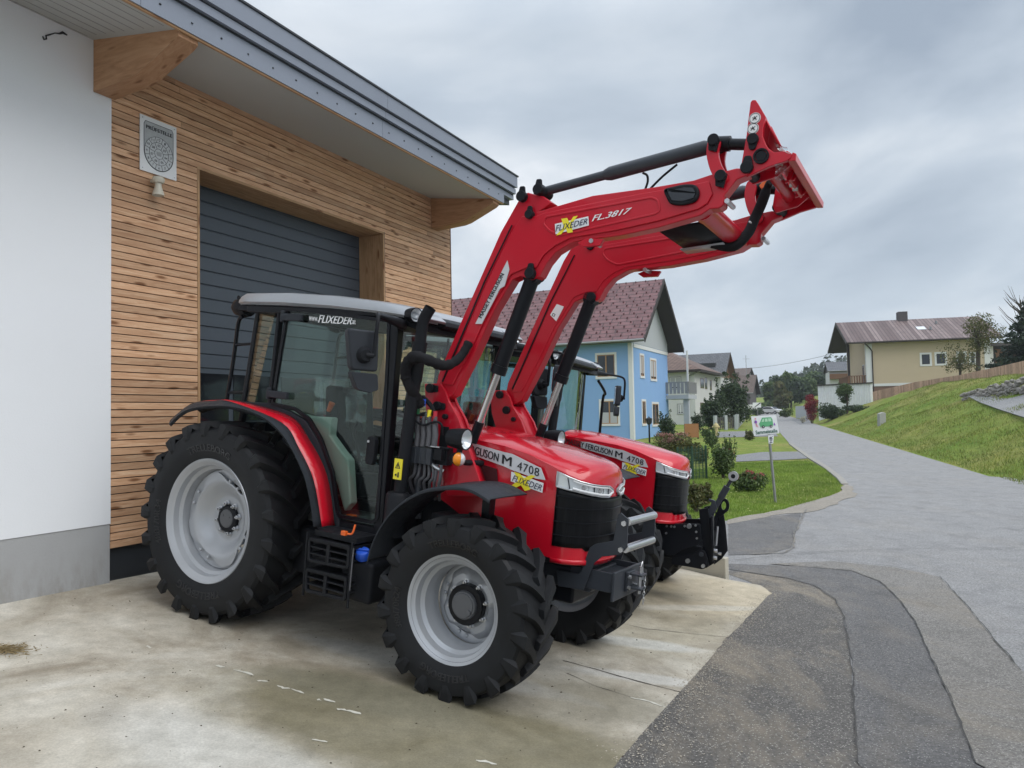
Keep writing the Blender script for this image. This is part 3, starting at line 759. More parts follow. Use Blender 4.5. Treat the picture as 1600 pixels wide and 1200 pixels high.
tag(t2, 'farther red tractor without loader, black front linkage on its nose', 'tractor', 'red tractors parked before the workshop')
for ch in common:
    if not ch.name.startswith(('front_light', 'indicator')): copy_tree(ch, t2)
# ---- lettering on the near tractor's door glass
text('window_lettering', 'FLIXEDER', pxq([(498, 492), (551, 496), (549, 507), (497, 504)], -.7245), MT['white'], t1, shear=.25, off=.03)
text('window_lettering', 'www.', pxq([(483, 494), (497, 496), (497, 502), (483, 501)], -.7245), MT['white'], t1, off=.01)
text('window_lettering', '.at', pxq([(549, 499), (556, 500), (556, 507), (549, 506)], -.7245), MT['white'], t1, off=.01)
text('gearbox_lettering', 'Dyna', [lambda u, v: 0, quadmap(*T2([(895, 699), (917, 705), (915, 712), (894, 706)], -.4195), -.4195)][1], MT['white'], t2, shear=.2, off=.02)
# beacon on the near tractor
b = MB().lathe([(0, .055), (.02, .058), (.08, .05), (.10, .03), (.105, 0)], axis='z', n=20).build('beacon', MT['amber'], t1); b.location = (1.30, .66, 2.56)
MB().tube([(0, 0, -.07), (0, 0, .0)], .03, 10).build('beacon_base', MT['black'], b)

# ------------------------------------------------------------------ loader
H = .54
def pin(m, px, py, y0, y1, r_, h=H): 
    x, z = T(px, py, -h); m.tube([(x, y0, z), (x, y1, z)], r_, 20); return x, z
def PT(pts): return TT(pts, -H)
LR = MT['loader_red']
armo_px = ([(681, 600), (684, 585), (716, 510), (781, 363), (808, 315), (814, 304), (824, 300), (838, 304), (848, 306), (862, 316), (843, 329),
           (925, 305), (1019, 293-1), (1083, 281), (1110, 272), (1150, 262), (1163, 262), (1170, 272), (1160, 284), (1140, 309), (1139, 324), (1132, 329), (1118, 330), (1103, 340), (1037, 359), (975, 372), (906, 381), (897, 385), (876, 398), (862, 415), (851, 436), (838, 441),
           (822, 435), (809, 441), (798, 459), (780, 489), (750, 555), (724, 606), (717, 621), (700, 630)])
k0 = armo_px.index((1160, 284))
armo = PT([p if i < k0 else (p[0]-9, p[1]-4) for i, p in enumerate(armo_px)])
for s in (-1, 1):
    y1, y0 = s*(H-.006), s*(H-.105)
    arm = MB().prism(armo, y0, y1).build('loader_arm', LR, t1, smooth=25, bevel=.008)
    # raised web on the outer and inner face
    web = PT([(692, 600), (720, 538), (760, 444), (798, 366), (816, 338), (838, 338), (850, 333), (1000, 303), (1082, 289), (1108, 283), (1114, 303), (1106, 318), (1092, 327), (1027, 346), (964, 360), (892, 372), (868, 384), (850, 399), (838, 419), (822, 419), (799, 429), (783, 456), (765, 485), (735, 550), (708, 602)])
    MB().prism(web, s*(H-.008), s*(H+.008)).build('arm_side_plate', LR, arm, smooth=25, bevel=.006)
    pan = PT([(852, 338), (1020, 307), (1030, 312), (1034, 330), (1026, 336), (875, 370), (858, 362), (848, 350)])
    MB().ring(roundpoly(pan, .02, 2), .014, s*(H+.006), s*(H+.014)).build('pressed_panel', LR, arm, smooth=25, bevel=.004)
    g_ = PT([(691, 596), (719, 530), (757, 440), (800, 352), (801.5, 352.5), (759, 440), (721, 531), (693, 597)])
    MB().prism(g_, s*(H+.004), s*(H+.0095)).build('weld_groove', MT['satin'], arm, smooth=0)
    yi = H-.105
    MB().prism(web, s*(yi+.006), s*(yi-.006)).build('arm_inner_plate', LR, arm, smooth=25, bevel=.004)
    MB().ring(roundpoly(pan, .02, 2), .014, s*(yi-.004), s*(yi-.012)).build('inner_pressed_panel', LR, arm, smooth=25, bevel=.004)
    MB().prism(g_, s*(yi-.002), s*(yi-.0075)).build('weld_groove', MT['satin'], arm, smooth=0)
    # bolt heads / pins on the arm
    for (px, py, rr) in ((829, 336, .030), (817, 308, .036), (843, 297, .036), (830, 428, .036)):
        x, z = T(px, py, -H); MB().tube([(x, s*(H-.135), z), (x, s*(H+.035), z)], rr, 20).prism(roundpoly([(x-rr*.8, z+.01), (x+rr*.8, z+.01), (x+rr*.5, z+rr*1.9), (x-rr*.5, z+rr*1.9)], .01), s*(H+.008), s*(H+.024)).build('pivot_pin', MT['black'], arm, bevel=.004)
    cov = roundpoly(PT([(1037, 297), (1072, 289), (1090, 290), (1096, 303), (1090, 317), (1068, 323), (1048, 321)]), .03)
    cv = MB().prism(cov, s*(H+.004), s*(H+.032)).build('arm_cover', MT['black'], arm, bevel=.012, segs=3)
    MB().prism(inset(roundpoly(PT([(1037, 297), (1072, 289), (1090, 290), (1096, 303), (1090, 317), (1068, 323), (1048, 321)]), .002, 1), .024), s*(H+.030), s*(H+.036)).build('cover_plate', MT['frame'], cv, smooth=20)
    for px, py in ((1137, 315), (925, 377)):
        x, z = T(px, py, -H); MB().tube([(x, s*(H-.13), z), (x, s*(H+.018), z)], .016, 6).build('arm_bolt', MT['steel'], arm, smooth=20)
    # little gusset below the beam
    MB().prism(PT([(903, 380), (918, 373), (944, 374), (938, 384), (912, 386)]), s*(H-.02), s*(H+.012)).build('gusset', LR, arm, bevel=.003)
    MB().prism(PT([(1100, 337), (1134, 318), (1141, 320), (1139, 330), (1146, 323), (1156, 303), (1150, 320), (1140, 331), (1136, 336), (1110, 337)]), s*(H-.10), s*(H+.012)).build('arm_end_gusset', LR, arm, bevel=.003) if False else None
    # lift cylinder
    p0 = T(829, 431, -H+.03); p1 = T(742, 668, -H+.03); p0 = Vector((p0[0], s*(H-.065), p0[1])); p1 = Vector((p1[0], s*(H-.065), p1[1]))
    d = (p1-p0); cyl = MB().tube([p0+d*.02, p0+d*.62], .050, 20); cyl.tube([p0+d*.58, p0+d*.635], .057, 20); cyl.tube([p0+d*.05+Vector((-.045, 0, -.03)), p0+d*.58+Vector((-.045, 0, -.03))], .012, 8)
    cyl.tube([p0+Vector((0, -.04, 0)), p0+Vector((0, .04, 0))], .055, 16)
    cyl = cyl.build('lift_cylinder', MT['satin'], t1)
    MB().tube([p0+d*.62, p1], .026, 16).build('piston_rod', MT['chrome'], cyl)
    m = MB(); m.tube([p1-d*.04, p1+d*.10], .034, 12); m.build('rod_end', MT['satin'], cyl)
    # tilt cylinder on top of the arm
    yt = s*(H-.065)
    q0 = T(843, 298, -H+.03); q1 = T(1118, 223, -H+.03); q0 = Vector((q0[0], yt, q0[1])); q1 = Vector((q1[0], yt, q1[1])); d = q1-q0
    m = MB().tube([q0, q0+d*.40], .030, 16); m.tube([q0+d*.39, q0+d*.42, q0+d*.94, q0+d*.96], [.034, .044, .044, .036], 20); m.tube([q0+d*.95, q1], .03, 12)
    m.tube([q0+Vector((0, -.04, 0)), q0+Vector((0, .04, 0))], .045, 16); m = m.build('tilt_cylinder', MT['frame'], t1)
    # curved link
    lk = PT([(1107, 219), (1104, 240), (1110, 266), (1120, 283), (1128, 288), (1136, 283), (1137, 274), (1128, 259), (1123, 240), (1126, 220), (1120, 211), (1111, 212)])
    lk = [tuple(p) for p in spline([(x, z) for x, z in lk]+[lk[0]], 3)][:-1]
    for o_ in (0, .135):
        k = MB().prism(lk, s*(H-.018-o_), s*(H+.010-o_)).build('tilt_link', LR, t1, smooth=30, bevel=.004)
        if o_ == 0:
            for px, py in ((1117, 221), (1128, 277)):
                x, z = T(px, py, -H); MB().tube([(x, s*(H-.15), z), (x, s*(H+.045), z)], .034, 20).prism([(x-.028, z-.055), (x+.02, z-.07), (x+.032, z), (x-.032, z)], s*(H+.010), s*(H+.028)).build('link_pin', MT['black'], k, bevel=.004)
    a_, b_ = T(1120, 222, -H+.03), T(1178, 223, -H+.03)
    MB().tube([(a_[0], yt, a_[1]), (b_[0], yt, b_[1])], .034, 12).tube([(a_[0]-.005, yt, a_[1]), (a_[0]+.07, yt, a_[1]-.004)], .046, 12).build('push_rod', MT['satin'], t1)
    # bracket with the tower
    br = PT([(665, 600), (690, 599), (698, 612), (703, 628), (718, 655), (733, 700), (760, 775), (700, 775), (680, 690), (667, 640)])
    k = MB().prism(br, s*(H+.012), s*(H-.012)).build('loader_bracket', LR, t1, smooth=25, bevel=.004)
    MB().prism([(p[0]-.035, p[1]) for p in br], s*(H-.15), s*(H-.125)).build('bracket_inner_plate', LR, k, bevel=.004)
    lo = PT([(703, 628), (715, 650), (733, 700), (760, 775)])
    MB().grid([[(p[0]-.01, s*(H-.012), p[1]) for p in lo], [(p[0]-.045, s*(H-.125), p[1]) for p in lo]]).build('bracket_web', LR, k, thick=.012)
    for px, py in ((676, 607), (687, 634.5), (699, 651)):
        x, z = T(px, py, -H); MB().tube([(x, s*(H-.175), z), (x, s*(H+.045), z)], .032 if px < 690 else .018, 20).build('pivot_pin', MT['black'], k, bevel=.004)
        if px < 690: MB().prism(roundpoly([(x, z-.028), (x+.06, z-.022), (x+.06, z+.022), (x, z+.028)], .012), s*(H+.012), s*(H+.03)).build('pin_retainer', MT['black'], k, bevel=.003)
    MB().bb(1.75, 2.05, s*(H+.01), s*.28, .75, 1.05).build('bracket_foot', MT['frame'], t1, bevel=.01)
# sub frames joined : decals on the near arm
arms = [o for o in t1.children if o.name.startswith('loader_arm')]
near = arms[0]
Yd = -(H+.0165)
bd = MB().prism(TT([(867, 350), (919, 338), (920, 352), (868, 366)], Yd), Yd, Yd+.003).build('dealer_badge', MT['white'], near, smooth=0)
MB().prism(TT([(877, 342), (886, 340.5), (890, 348), (896, 338.5), (903, 337), (893, 350), (895, 363), (887, 364), (884, 357), (877, 366), (869, 368), (881, 354)], Yd), Yd-.0015, Yd).build('badge_cross', MT['yellow'], bd, smooth=0)
text('badge_lettering', 'FLIXEDER', pxq([(868, 352.5), (918, 341), (917.5, 349.5), (868, 362)], Yd-.003), MT['navy'], bd, shear=.25, off=.0)
text('loader_lettering', 'FL.3817', pxq([(926, 336.5), (988, 324), (985, 333), (924.5, 346)], Yd), MT['white'], near, shear=.3, off=.035)
sp = TT([(742.5, 506), (792.6, 407), (795.5, 421), (788, 447), (781, 451), (752.5, 506)], Yd)
sd = MB().prism(sp, Yd, Yd+.006).build('arm_sticker', MT['sil_decal'], near, smooth=0)
text('arm_lettering', 'MASSEY FERGUSON', pxq([(747, 495), (782.5, 426), (788, 428.5), (752.5, 497.5)], Yd-.002), MT['ink'], sd, off=.025)
far = arms[1]
def PF(px, py, y=H-.135): return T(px, py, y)
yy = H-.105-.0085-.003
MB().prism([T(*p, yy) for p in ((859.5, 492), (870, 475), (881, 479), (869, 502))], yy, yy+.003).build('type_plate', MT['glow_sticker'], far, smooth=0)
fp = [T(*p, yy-.001) for p in ((864, 489), (868, 491), (866, 495), (862, 493))]
MB().ring(fp, .004, yy-.002, yy).build('type_plate_mark', MT['ink'], far, smooth=0)
# cross tube, hose cover
b = MB(); x, z = T(1090, 320, -H); b.tube([(x, -H+.09, z), (x, H-.10, z)], .070, 28); b.build('cross_tube', LR, t1)
x, z = T(870, 392, -H)
b = MB(); x0, z0 = T(1035, 352, -H+.12); x1, z1 = T(1095, 340, -H+.12)
b.add([(x0-.05, -.34, z0), (x1, -.34, z1), (x1, .34, z1), (x0-.05, .34, z0)], [(0, 1, 2, 3)]); b.build('hose_cover', MT['black'], t1, thick=.02)
b = MB(); b.add([(x0-.052, .10, z0-.034), (x1, .10, z1-.034), (x1, .26, z1-.034), (x0-.052, .26, z0-.034)], [(0, 1, 2, 3)]); b.build('cover_strip', MT['roof'], t1, thick=.006)
# hoses near the end of the arms
def loc(px, py, y): x, z = T(px, py, y); return (x, y, z)
MB().tube(spline([loc(1112, 380, .15), loc(1145, 385, .2), loc(1168, 365, .25), loc(1180, 340, .28), loc(1190, 318, .25), loc(1200, 290, .2), loc(1205, 283, .15)], 5), [.035]*24+[.024]*7, 10).build('hose_bundle', MT['cloth'], t1)
MB().tube([loc(1171, 346, .22), loc(1181, 356, .30)], .006, 6).build('cable_tie', MT['white'], t1)
MB().tube(spline([loc(1008, 296, -.36), loc(1012, 284, -.36), loc(1011, 274, -.36), loc(1004, 270, -.38)], 5), .008, 6).tube(spline([loc(1016, 295, -.36), loc(1035, 276, -.36), loc(1058, 257, -.38)], 4), .008, 6).build('cylinder_hose', MT['black'], t1)
# ---- tool carrier
C = .515
def PC(pts): return TT(pts, -C)
cp = PC([(1173, 160), (1176, 156.5), (1181, 156.5), (1185.5, 163), (1197, 183), (1193, 200), (1192, 213), (1196, 224), (1201, 233), (1210, 238.6), (1231, 236), (1238, 241), (1236, 247), (1229.5, 251.6), (1201, 261), (1167, 277), (1159, 272), (1157.5, 263), (1166.7, 211.5), (1170, 183)])
for s in (-1, 1):
    k = MB().prism(cp, s*(C-.022), s*(C+.006)).build('carrier_plate', LR, t1, smooth=25, bevel=.004)
    for px, py, rr in ((1177.5, 219, .032), (1168, 263, .036)):
        x, z = T(px, py, -C); MB().tube([(x, s*(C-.18), z), (x, s*(C+.035), z)], rr, 20).prism(roundpoly([(x-rr, z), (x+rr, z), (x+rr*.5, z+rr*1.9*(1 if px < 1170 else -1)), (x-rr*.5, z+rr*1.9*(1 if px < 1170 else -1))], .012), s*(C+.006), s*(C+.022)).build('carrier_pin', MT['black'], k, bevel=.004)
    x, z = T(1190, 245, -C); MB().tube([(x, s*(C-.02), z), (x, s*(C+.018), z)], .030, 24).ring([(x+.044*math.cos(a*math.pi/12), z+.044*math.sin(a*math.pi/12)) for a in range(24)], .010, s*(C+.0), s*(C+.022)).build('carrier_bush', MT['black'], k)
    for px, py in ((1180, 185.5), (1177, 201.5)):
        x, z = T(px, py, -C); q = MB().tube([(x, s*(C+.005), z), (x, s*(C+.009), z)], .033, 24).build('safety_sticker', MT['glow_sticker'], k)
        m = MB().ring([(x+.030*math.cos(a*math.pi/12), z+.030*math.sin(a*math.pi/12)) for a in range(24)], .003, s*(C+.009), s*(C+.0105))
        m.tube([(x-.012, s*(C+.0105), z-.012), (x+.012, s*(C+.0105), z+.012)], .002, 4); m.tube([(x-.004, s*(C+.0105), z+.010), (x+.010, s*(C+.0105), z-.010)], .003, 4); m.tube([(x-.014, s*(C+.0105), z+.004), (x+.004, s*(C+.0105), z-.004)], .002, 4)
        m.build('sticker_symbol', MT['ink'], q, smooth=0)
    MB().prism(PC([(1197, 183), (1217, 222), (1210, 239), (1201, 233), (1192, 213), (1193, 200)]), s*(C-.16), s*(C-.14)).prism(PC([(1176, 158), (1185, 163), (1217, 224), (1232, 238), (1205, 262), (1165, 275), (1160, 262), (1170, 200)]), s*(C-.19), s*(C-.17)).build('carrier_inner_plate', LR, k, bevel=.003)
    gp = PC([(1185, 164), (1217, 222)])
    MB().grid([[(p[0], s*(C-.02), p[1]) for p in gp], [(p[0], s*(C-.18), p[1]) for p in gp]]).build('carrier_gusset', LR, k, thick=.01)
# back plate between the two sides
p0 = Vector(T(1237, 240, -C)); p1 = Vector(T(1162, 276, -C)); p2 = Vector(T(1205, 262, -C))
b = MB(); fpts = [(p0.x, p0.y+.0), (p0.x+.012, p0.y-.01), (p0.x+.0, p0.y-.36), (p0.x-.012, p0.y-.35)]
q0 = Vector(T(1238, 243, -C)); 
# front frame: two cross rails and a sheet
b.prism([(q0.x, q0.y+.02), (q0.x+.02, q0.y+.01), (q0.x+.02, q0.y-.03), (q0.x-.02, q0.y-.03)], -C, C)
b.build('carrier_top_rail', LR, t1, bevel=.004)
sh = PC([(1200, 231), (1210, 238), (1232, 236.5), (1238.5, 241.5), (1236, 247.5), (1231, 251), (1229, 249.5), (1234, 245.5), (1235.5, 242.5), (1231, 239), (1210, 240.5), (1201, 234.5)])
MB().prism(sh, -C+.006, C-.006).build('carrier_back_sheet', LR, t1, bevel=.002)
b = MB(); b.prism(PC([(1222, 236), (1226, 236), (1219, 256), (1215, 256.5)]), -.20, .20); b.prism(PC([(1214, 240), (1232, 240), (1224, 253), (1208, 259)]), -.17, -.15); b.prism(PC([(1214, 240), (1232, 240), (1224, 253), (1208, 259)]), .15, .17)
b.build('carrier_rib', LR, t1, bevel=.003)
x, z = T(1190, 245, -C); MB().tube([(x, -C+.01, z), (x, C-.01, z)], .038, 20).build('carrier_tube', LR, t1)
m = MB(); rows = []
for i in range(8):
    rows.append([loc(1208+i*3+j*1.5+rng.normal()*.6, 222+i*1.2+j*2.2+rng.normal()*.6, -C+.02+.03*math.sin(j)) for j in range(6)])
m.grid(rows)
rows = [[loc(1211+j*3+rng.normal()*.5, 256+i*3.2+rng.normal()*.5, -C+.0-.012*math.sin(i*2+j)) for j in range(7)] for i in range(9)]
m.grid(rows); m.build('wrapping_film', MT['film'], t1, smooth=30)
m = MB()
for px, py in ((1234, 288), (1239, 294), (1236, 283)): m.lathe([(0, .02), (.03, .018), (.03, 0)], o=loc(px, py, 0), axis='x', n=10)
m.build('locking_pins', MT['steel'], t1)
MB().prism(TT([(1187, 291), (1198, 279), (1203, 283), (1200, 293), (1190, 296)], .30), .28, .32).build('locking_lever', MT['orange'], t1, bevel=.004)
# hydraulics beside the exhaust
sl = spline([loc(733, 535, -.56), loc(722, 554, -.60), loc(708, 567, -.66), loc(692, 571, -.72), loc(672, 564, -.80), loc(655, 558, -.83), loc(641, 562, -.83), loc(634, 576, -.82), loc(635, 592, -.80), loc(642, 607, -.77), loc(650, 620, -.72), loc(657, 634, -.67)], 6)
rr = []; w_ = 0
for i in range(len(sl)): w_ = .5*w_+rng.normal()*.0022; rr.append(.030+.008*min(1, i/30)+w_+.0022*math.sin(i*1.9))
MB().tube(sl, rr, 16).build('hose_sleeve', MT['cloth'], t1)
a0 = spline([loc(738, 524, -.50), loc(737, 532, -.51), loc(729, 548, -.52), loc(718, 560, -.54)], 4)
MB().tube(a0, [.02, .03, .034, .036, .037, .037, .036, .036, .035, .034, .034, .033, .030], 12).build('hose_guard', MT['black'], t1)
cb = empty('coupler_block'); cb.parent = t1; bpy.data.objects.remove(cb)
x0, z0 = T(645, 697, -.66); x1, z1 = T(674, 727, -.66)
blk = MB().bb(x0, x1, -.68, -.58, z1, z0)
for k in range(1, 4): blk.bb(x0+(x1-x0)*k/4-.004, x0+(x1-x0)*k/4+.004, -.684, -.58, z1, z0)
blk.tube([(x0+.05, -.62, z1-.02), (x0+.05, -.60, 1.0)], .03, 8)
blk = blk.build('coupler_block', MT['frame'], t1, bevel=.01)
for px, mt_, zc_ in ((651, 'green_cap', 640), (660, 'blue', 628), (669, 'yellow', 645), (678, 'red_cap', 647)):
    x, z = T(px, 697, -.66); x2, z2 = T(px+1.5, 662, -.66)
    h_ = MB().tube([(x, -.66, z), (x+.004, -.66, (z+z2)/2), (x2, -.66, z2)], .021, 12).tube([(x2, -.66, z2), (x2, -.66, z2+.05)], .014, 10).build('quick_coupler', MT['hose'], blk)
    x3, z3 = T(px+2, zc_, -.66); MB().tube([(x3, -.66, z3+.02), (x3, -.66, z3-.03)], .015, 10).build('coupler_cap', MT[mt_], h_)
m = MB()
for k in range(7):
    xx = x0+.03+k*.035; m.tube(spline([(xx, -.64, z1+.01), (xx+rng.normal()*.01, -.65, z1-.08), (xx-.02+rng.normal()*.012, -.64, z1-.13), (xx-.03, -.58, z1-.24)], 4), .011, 7)
m.build('hydraulic_hoses', MT['hose'], t1)
MB().tube(spline([loc(645, 614, -.68), loc(643, 640, -.69), loc(650, 658, -.69), loc(662, 664, -.69), loc(680, 659, -.68), loc(690, 664, -.66), loc(691, 680, -.64)], 5), .008, 6).tube(spline([loc(660, 620, -.64), loc(672, 632, -.63), loc(676, 640, -.63), loc(678, 648, -.66)], 4), .017, 8).build('electric_cable', MT['black'], t1)
m = MB(); xv, zv = T(688, 712, -.60)
m.bb(xv-.05, xv+.07, -.62, -.50, zv-.06, zv+.06); m.bb(xv-.02, xv+.05, -.66, -.6, zv-.03, zv+.05); m.tube([(xv-.06, -.62, zv+.05), (xv+.09, -.62, zv+.055)], .012, 8); m.bb(xv-.05, xv+.02, -.56, -.48, zv+.05, zv+.2)
m.build('control_valve', MT['black'], t1, bevel=.008)
m = MB(); m.tube([(xv-.05, -.64, zv-.055), (xv+.01, -.65, zv-.08), (xv+.05, -.62, zv-.10)], .014, 8); m.tube([(xv-.06, -.66, zv+.06), (xv+.03, -.66, zv+.062)], .006, 6); m.build('valve_fitting', MT['steel'], t1)

# ------------------------------------------------------------------ push bar on the near tractor
BH = .265
bp = TT([(965.5, 804), (970, 801), (981, 811), (979.8, 855), (969, 867), (940, 870), (928, 880), (911.5, 922), (872, 916), (868, 890), (903, 897), (908, 892), (921, 856), (930, 850), (958, 845)], -BH)
for s in (-1, 1):
    k = MB().prism(bp, s*(BH-.012), s*BH).build('push_bar_plate', MT['frame'], t1, smooth=25, bevel=.003)
    for px, py in ((975.5, 818), (970.5, 859)):
        x, z = T(px, py, -BH); MB().tube([(x, s*(BH-.02), z), (x, s*(BH+.014), z)], .018, 6).build('plate_bolt', MT['steel'], k, smooth=20)
for px, py in ((979, 816), (976, 858)):
    x, z = T(px, py, -BH); MB().tube([(x, -BH+.012, z), (x, BH-.012, z)], .026, 20).build('push_bar_rail', MT['steel'], t1)
b = MB(); xb, zb_ = T(925, 895, -.25); xe, ze = T(956, 905, -.25)
b.bb(2.70, xe+.02, -.235, -.22, zb_-.11, zb_+.02); b.bb(2.70, xe+.02, .22, .235, zb_-.11, zb_+.02); b.bb(xe, xe+.02, -.25, .25, zb_-.16, zb_+.03); b.bb(2.5, xe, -.22, .22, zb_-.11, zb_-.09); b.bb(2.6, 2.95, -.22, .22, zb_-.09, zb_-.02)
b.build('weight_carrier', MT['frame'], t1, bevel=.006)
b = MB(); b.bb(xe+.02, xe+.045, -.07, .07, zb_-.12, zb_+.01); b.bb(xe+.045, xe+.13, -.05, .05, zb_-.01, zb_+.005); b.bb(xe+.045, xe+.13, -.05, .05, zb_-.10, zb_-.085)
h_ = b.build('tow_hitch', MT['frame'], t1, bevel=.005)
b = MB(); b.tube([(xe+.10, 0, zb_+.05), (xe+.10, 0, zb_-.13)], .012, 12); b.tube(spline([(xe+.10, .0, zb_+.05), (xe+.10, .02, zb_+.08), (xe+.10, .035, zb_+.04), (xe+.11, .03, zb_-.04)], 4), .004, 6); b.build('hitch_pin', MT['steel'], h_)
b = MB()
for k in range(9):
    c = Vector((xe+.125, .03, zb_-.03-k*.02)); b.tube([c+Vector((.007*math.cos(a)*(k % 2), .007*math.cos(a)*(1-k % 2), .014*math.sin(a))) for a in [i*math.pi/4 for i in range(9)]], .002, 5, False)
b.build('pin_chain', MT['steel'], h_)
for yy_, zz_ in ((-.06, -.02), (.06, -.02), (-.06, -.09), (.06, -.09)):
    MB().tube([(xe+.04, yy_, zb_+zz_), (xe+.06, yy_, zb_+zz_)], .012, 6).build('hitch_bolt', MT['steel'], h_, smooth=20)

# ------------------------------------------------------------------ front linkage on the far tractor
def P2(pts, y): return TT(pts, y, RT2, T2O)
def pin2(px, py, y, r_, y0, y1, nm='linkage_bolt', mt_='steel', par=None):
    x, z = P2([(px, py)], y)[0]; return MB().tube([(x, y0, z), (x, y1, z)], r_, 12).build(nm, MT[mt_], par or t2, smooth=30)
for s in (-1, 1):
    y = .27
    k = MB().prism(P2([(1029, 818), (1094, 819), (1096, 845), (1090, 852), (1075, 856), (1060, 862), (1052, 868), (1040, 866), (1029, 850)], -y), s*y, s*(y-.02)).build('linkage_side_plate', MT['satin'], t2, bevel=.004)
    for px, py in ((1042, 822), (1049, 822.5), (1054, 823), (1070, 822), (1087, 821), (1088, 831), (1089, 841), (1041, 833)):
        pin2(px, py, -y, .011, s*(y-.01), s*(y+.012), par=k)
    pin2(1077, 822, -y, .024, s*(y-.01), s*(y+.02), par=k)
    arm2 = MB().prism(roundpoly(P2([(1050, 868), (1078, 866), (1096, 858), (1102, 862), (1108, 884), (1098, 890), (1072, 885), (1048, 882)], -y+.03), .02), s*(y-.03), s*(y-.055)).build('linkage_arm', MT['satin'], t2, bevel=.004)
    pin2(1075, 876, -y+.03, .022, s*(y-.04), s*(y-.0), par=arm2)
    pin2(1099, 884, -y+.03, .018, s*(y-.04), s*(y-.0), par=arm2)
    pin2(1096, 866, -y+.03, .022, s*(y-.04), s*(y-.01), mt_='frame', par=arm2)
yr = .16
up = P2([(1092, 796), (1106, 793), (1108, 808), (1112, 850), (1116, 880), (1103, 888), (1098, 850), (1094, 820)], -yr)
for s in (-1, 1):
    k = MB().prism(up, s*yr, s*(yr-.018)).build('hitch_upright', MT['satin'], t2, bevel=.004)
MB().prism(P2([(1117, 805), (1131, 803), (1134, 820), (1137.5, 860), (1128, 873), (1116, 882), (1112, 850)], yr), yr, yr-.018).build('hitch_upright', MT['satin'], t2, bevel=.004)
b = MB(); x, z = P2([(1112, 850)], -yr)[0]; x2_, z2_ = P2([(1107, 806)], -yr)[0]
fx = x+.03
b.add([(fx-.04, -.18, z2_), (fx, -.22, z-.02), (fx, -.20, z-.16), (fx, .20, z-.16), (fx, .22, z-.02), (fx-.04, .18, z2_), (fx-.04, .10, z2_+.02), (fx-.03, .06, z2_-.16), (fx-.03, -.06, z2_-.16), (fx-.04, -.10, z2_+.02)], [tuple(range(10))])
k = b.build('hitch_frame', MT['satin'], t2, thick=.02, smooth=0)
for yy_, zz_ in ((-.16, -.06), (.16, -.06), (.15, -.13), (-.15, -.13)):
    MB().tube([(fx, yy_, z+zz_), (fx+.03, yy_, z+zz_)], .018, 8).build('frame_bolt', MT['steel'], k, smooth=20)
MB().tube([(fx+.0, -.08, z-.02), (fx+.0, -.08, z2_-.1)], .012, 8).build('hitch_hook', MT['steel'], k)
hx, hz = P2([(1131, 790)], .1)[0]
for s in (1,):
    MB().ring([(hx+.055*math.cos(a*math.pi/10), hz+.075*math.sin(a*math.pi/10)) for a in range(20)], .032, .09, .11).prism([(hx-.05, hz-.02), (hx-.02, hz-.06), (hx+.05, hz-.04), (fx, z2_-.02), (fx-.06, z2_-.05)], .09, .11).build('top_link_hook', MT['satin'], t2, bevel=.003)
tx0, tz0 = P2([(1112, 802)], 0)[0]; tx1, tz1 = P2([(1146, 744)], 0)[0]
A_, B_ = Vector((tx0, 0, tz0)), Vector((tx1, 0, tz1)); d = B_-A_
tl_ = MB().tube([A_, A_+d*.45], .026, 14).tube([A_+d*.42, A_+d*.72], .034, 14).tube([A_+d*.72, A_+d*.96], .018, 12).build('top_link', MT['frame'], t2)
MB().tube([B_-Vector((0, .025, 0)), B_+Vector((0, .025, 0))], .048, 20).build('top_link_eye', MT['steel'], tl_)
MB().tube([B_-Vector((0, .028, 0)), B_+Vector((0, .028, 0))], .022, 16).build('eye_bore', MT['satin'], tl_)
hk = roundpoly(P2([(1094, 797), (1108, 796), (1112, 785), (1107, 783), (1107, 779), (1117, 782), (1120, 792), (1114, 806), (1104, 812), (1094, 808)], -.03), .01)
MB().prism(hk, -.04, .0).build('link_catch', MT['frame'], t2, bevel=.004)
b = MB(); b.bb(2.6, P2([(1096, 866)], -.24)[0][0], -.22, .22, .50, .66); b.tube([(2.95, -.12, .5), (2.95, -.12, .75)], .05, 14); b.tube([(2.95, .12, .5), (2.95, .12, .75)], .05, 14); b.build('linkage_housing', MT['satin'], t2, bevel=.01)

m = MB().tube(spline([tuple(float(c) for c in (1.62, .66, 2.24)), (1.66, .84, 2.11), (1.62, .90, 2.02), (1.60, .97, 1.40)], 5), .017, 8).build('front_handrail', MT['satin'], t2)
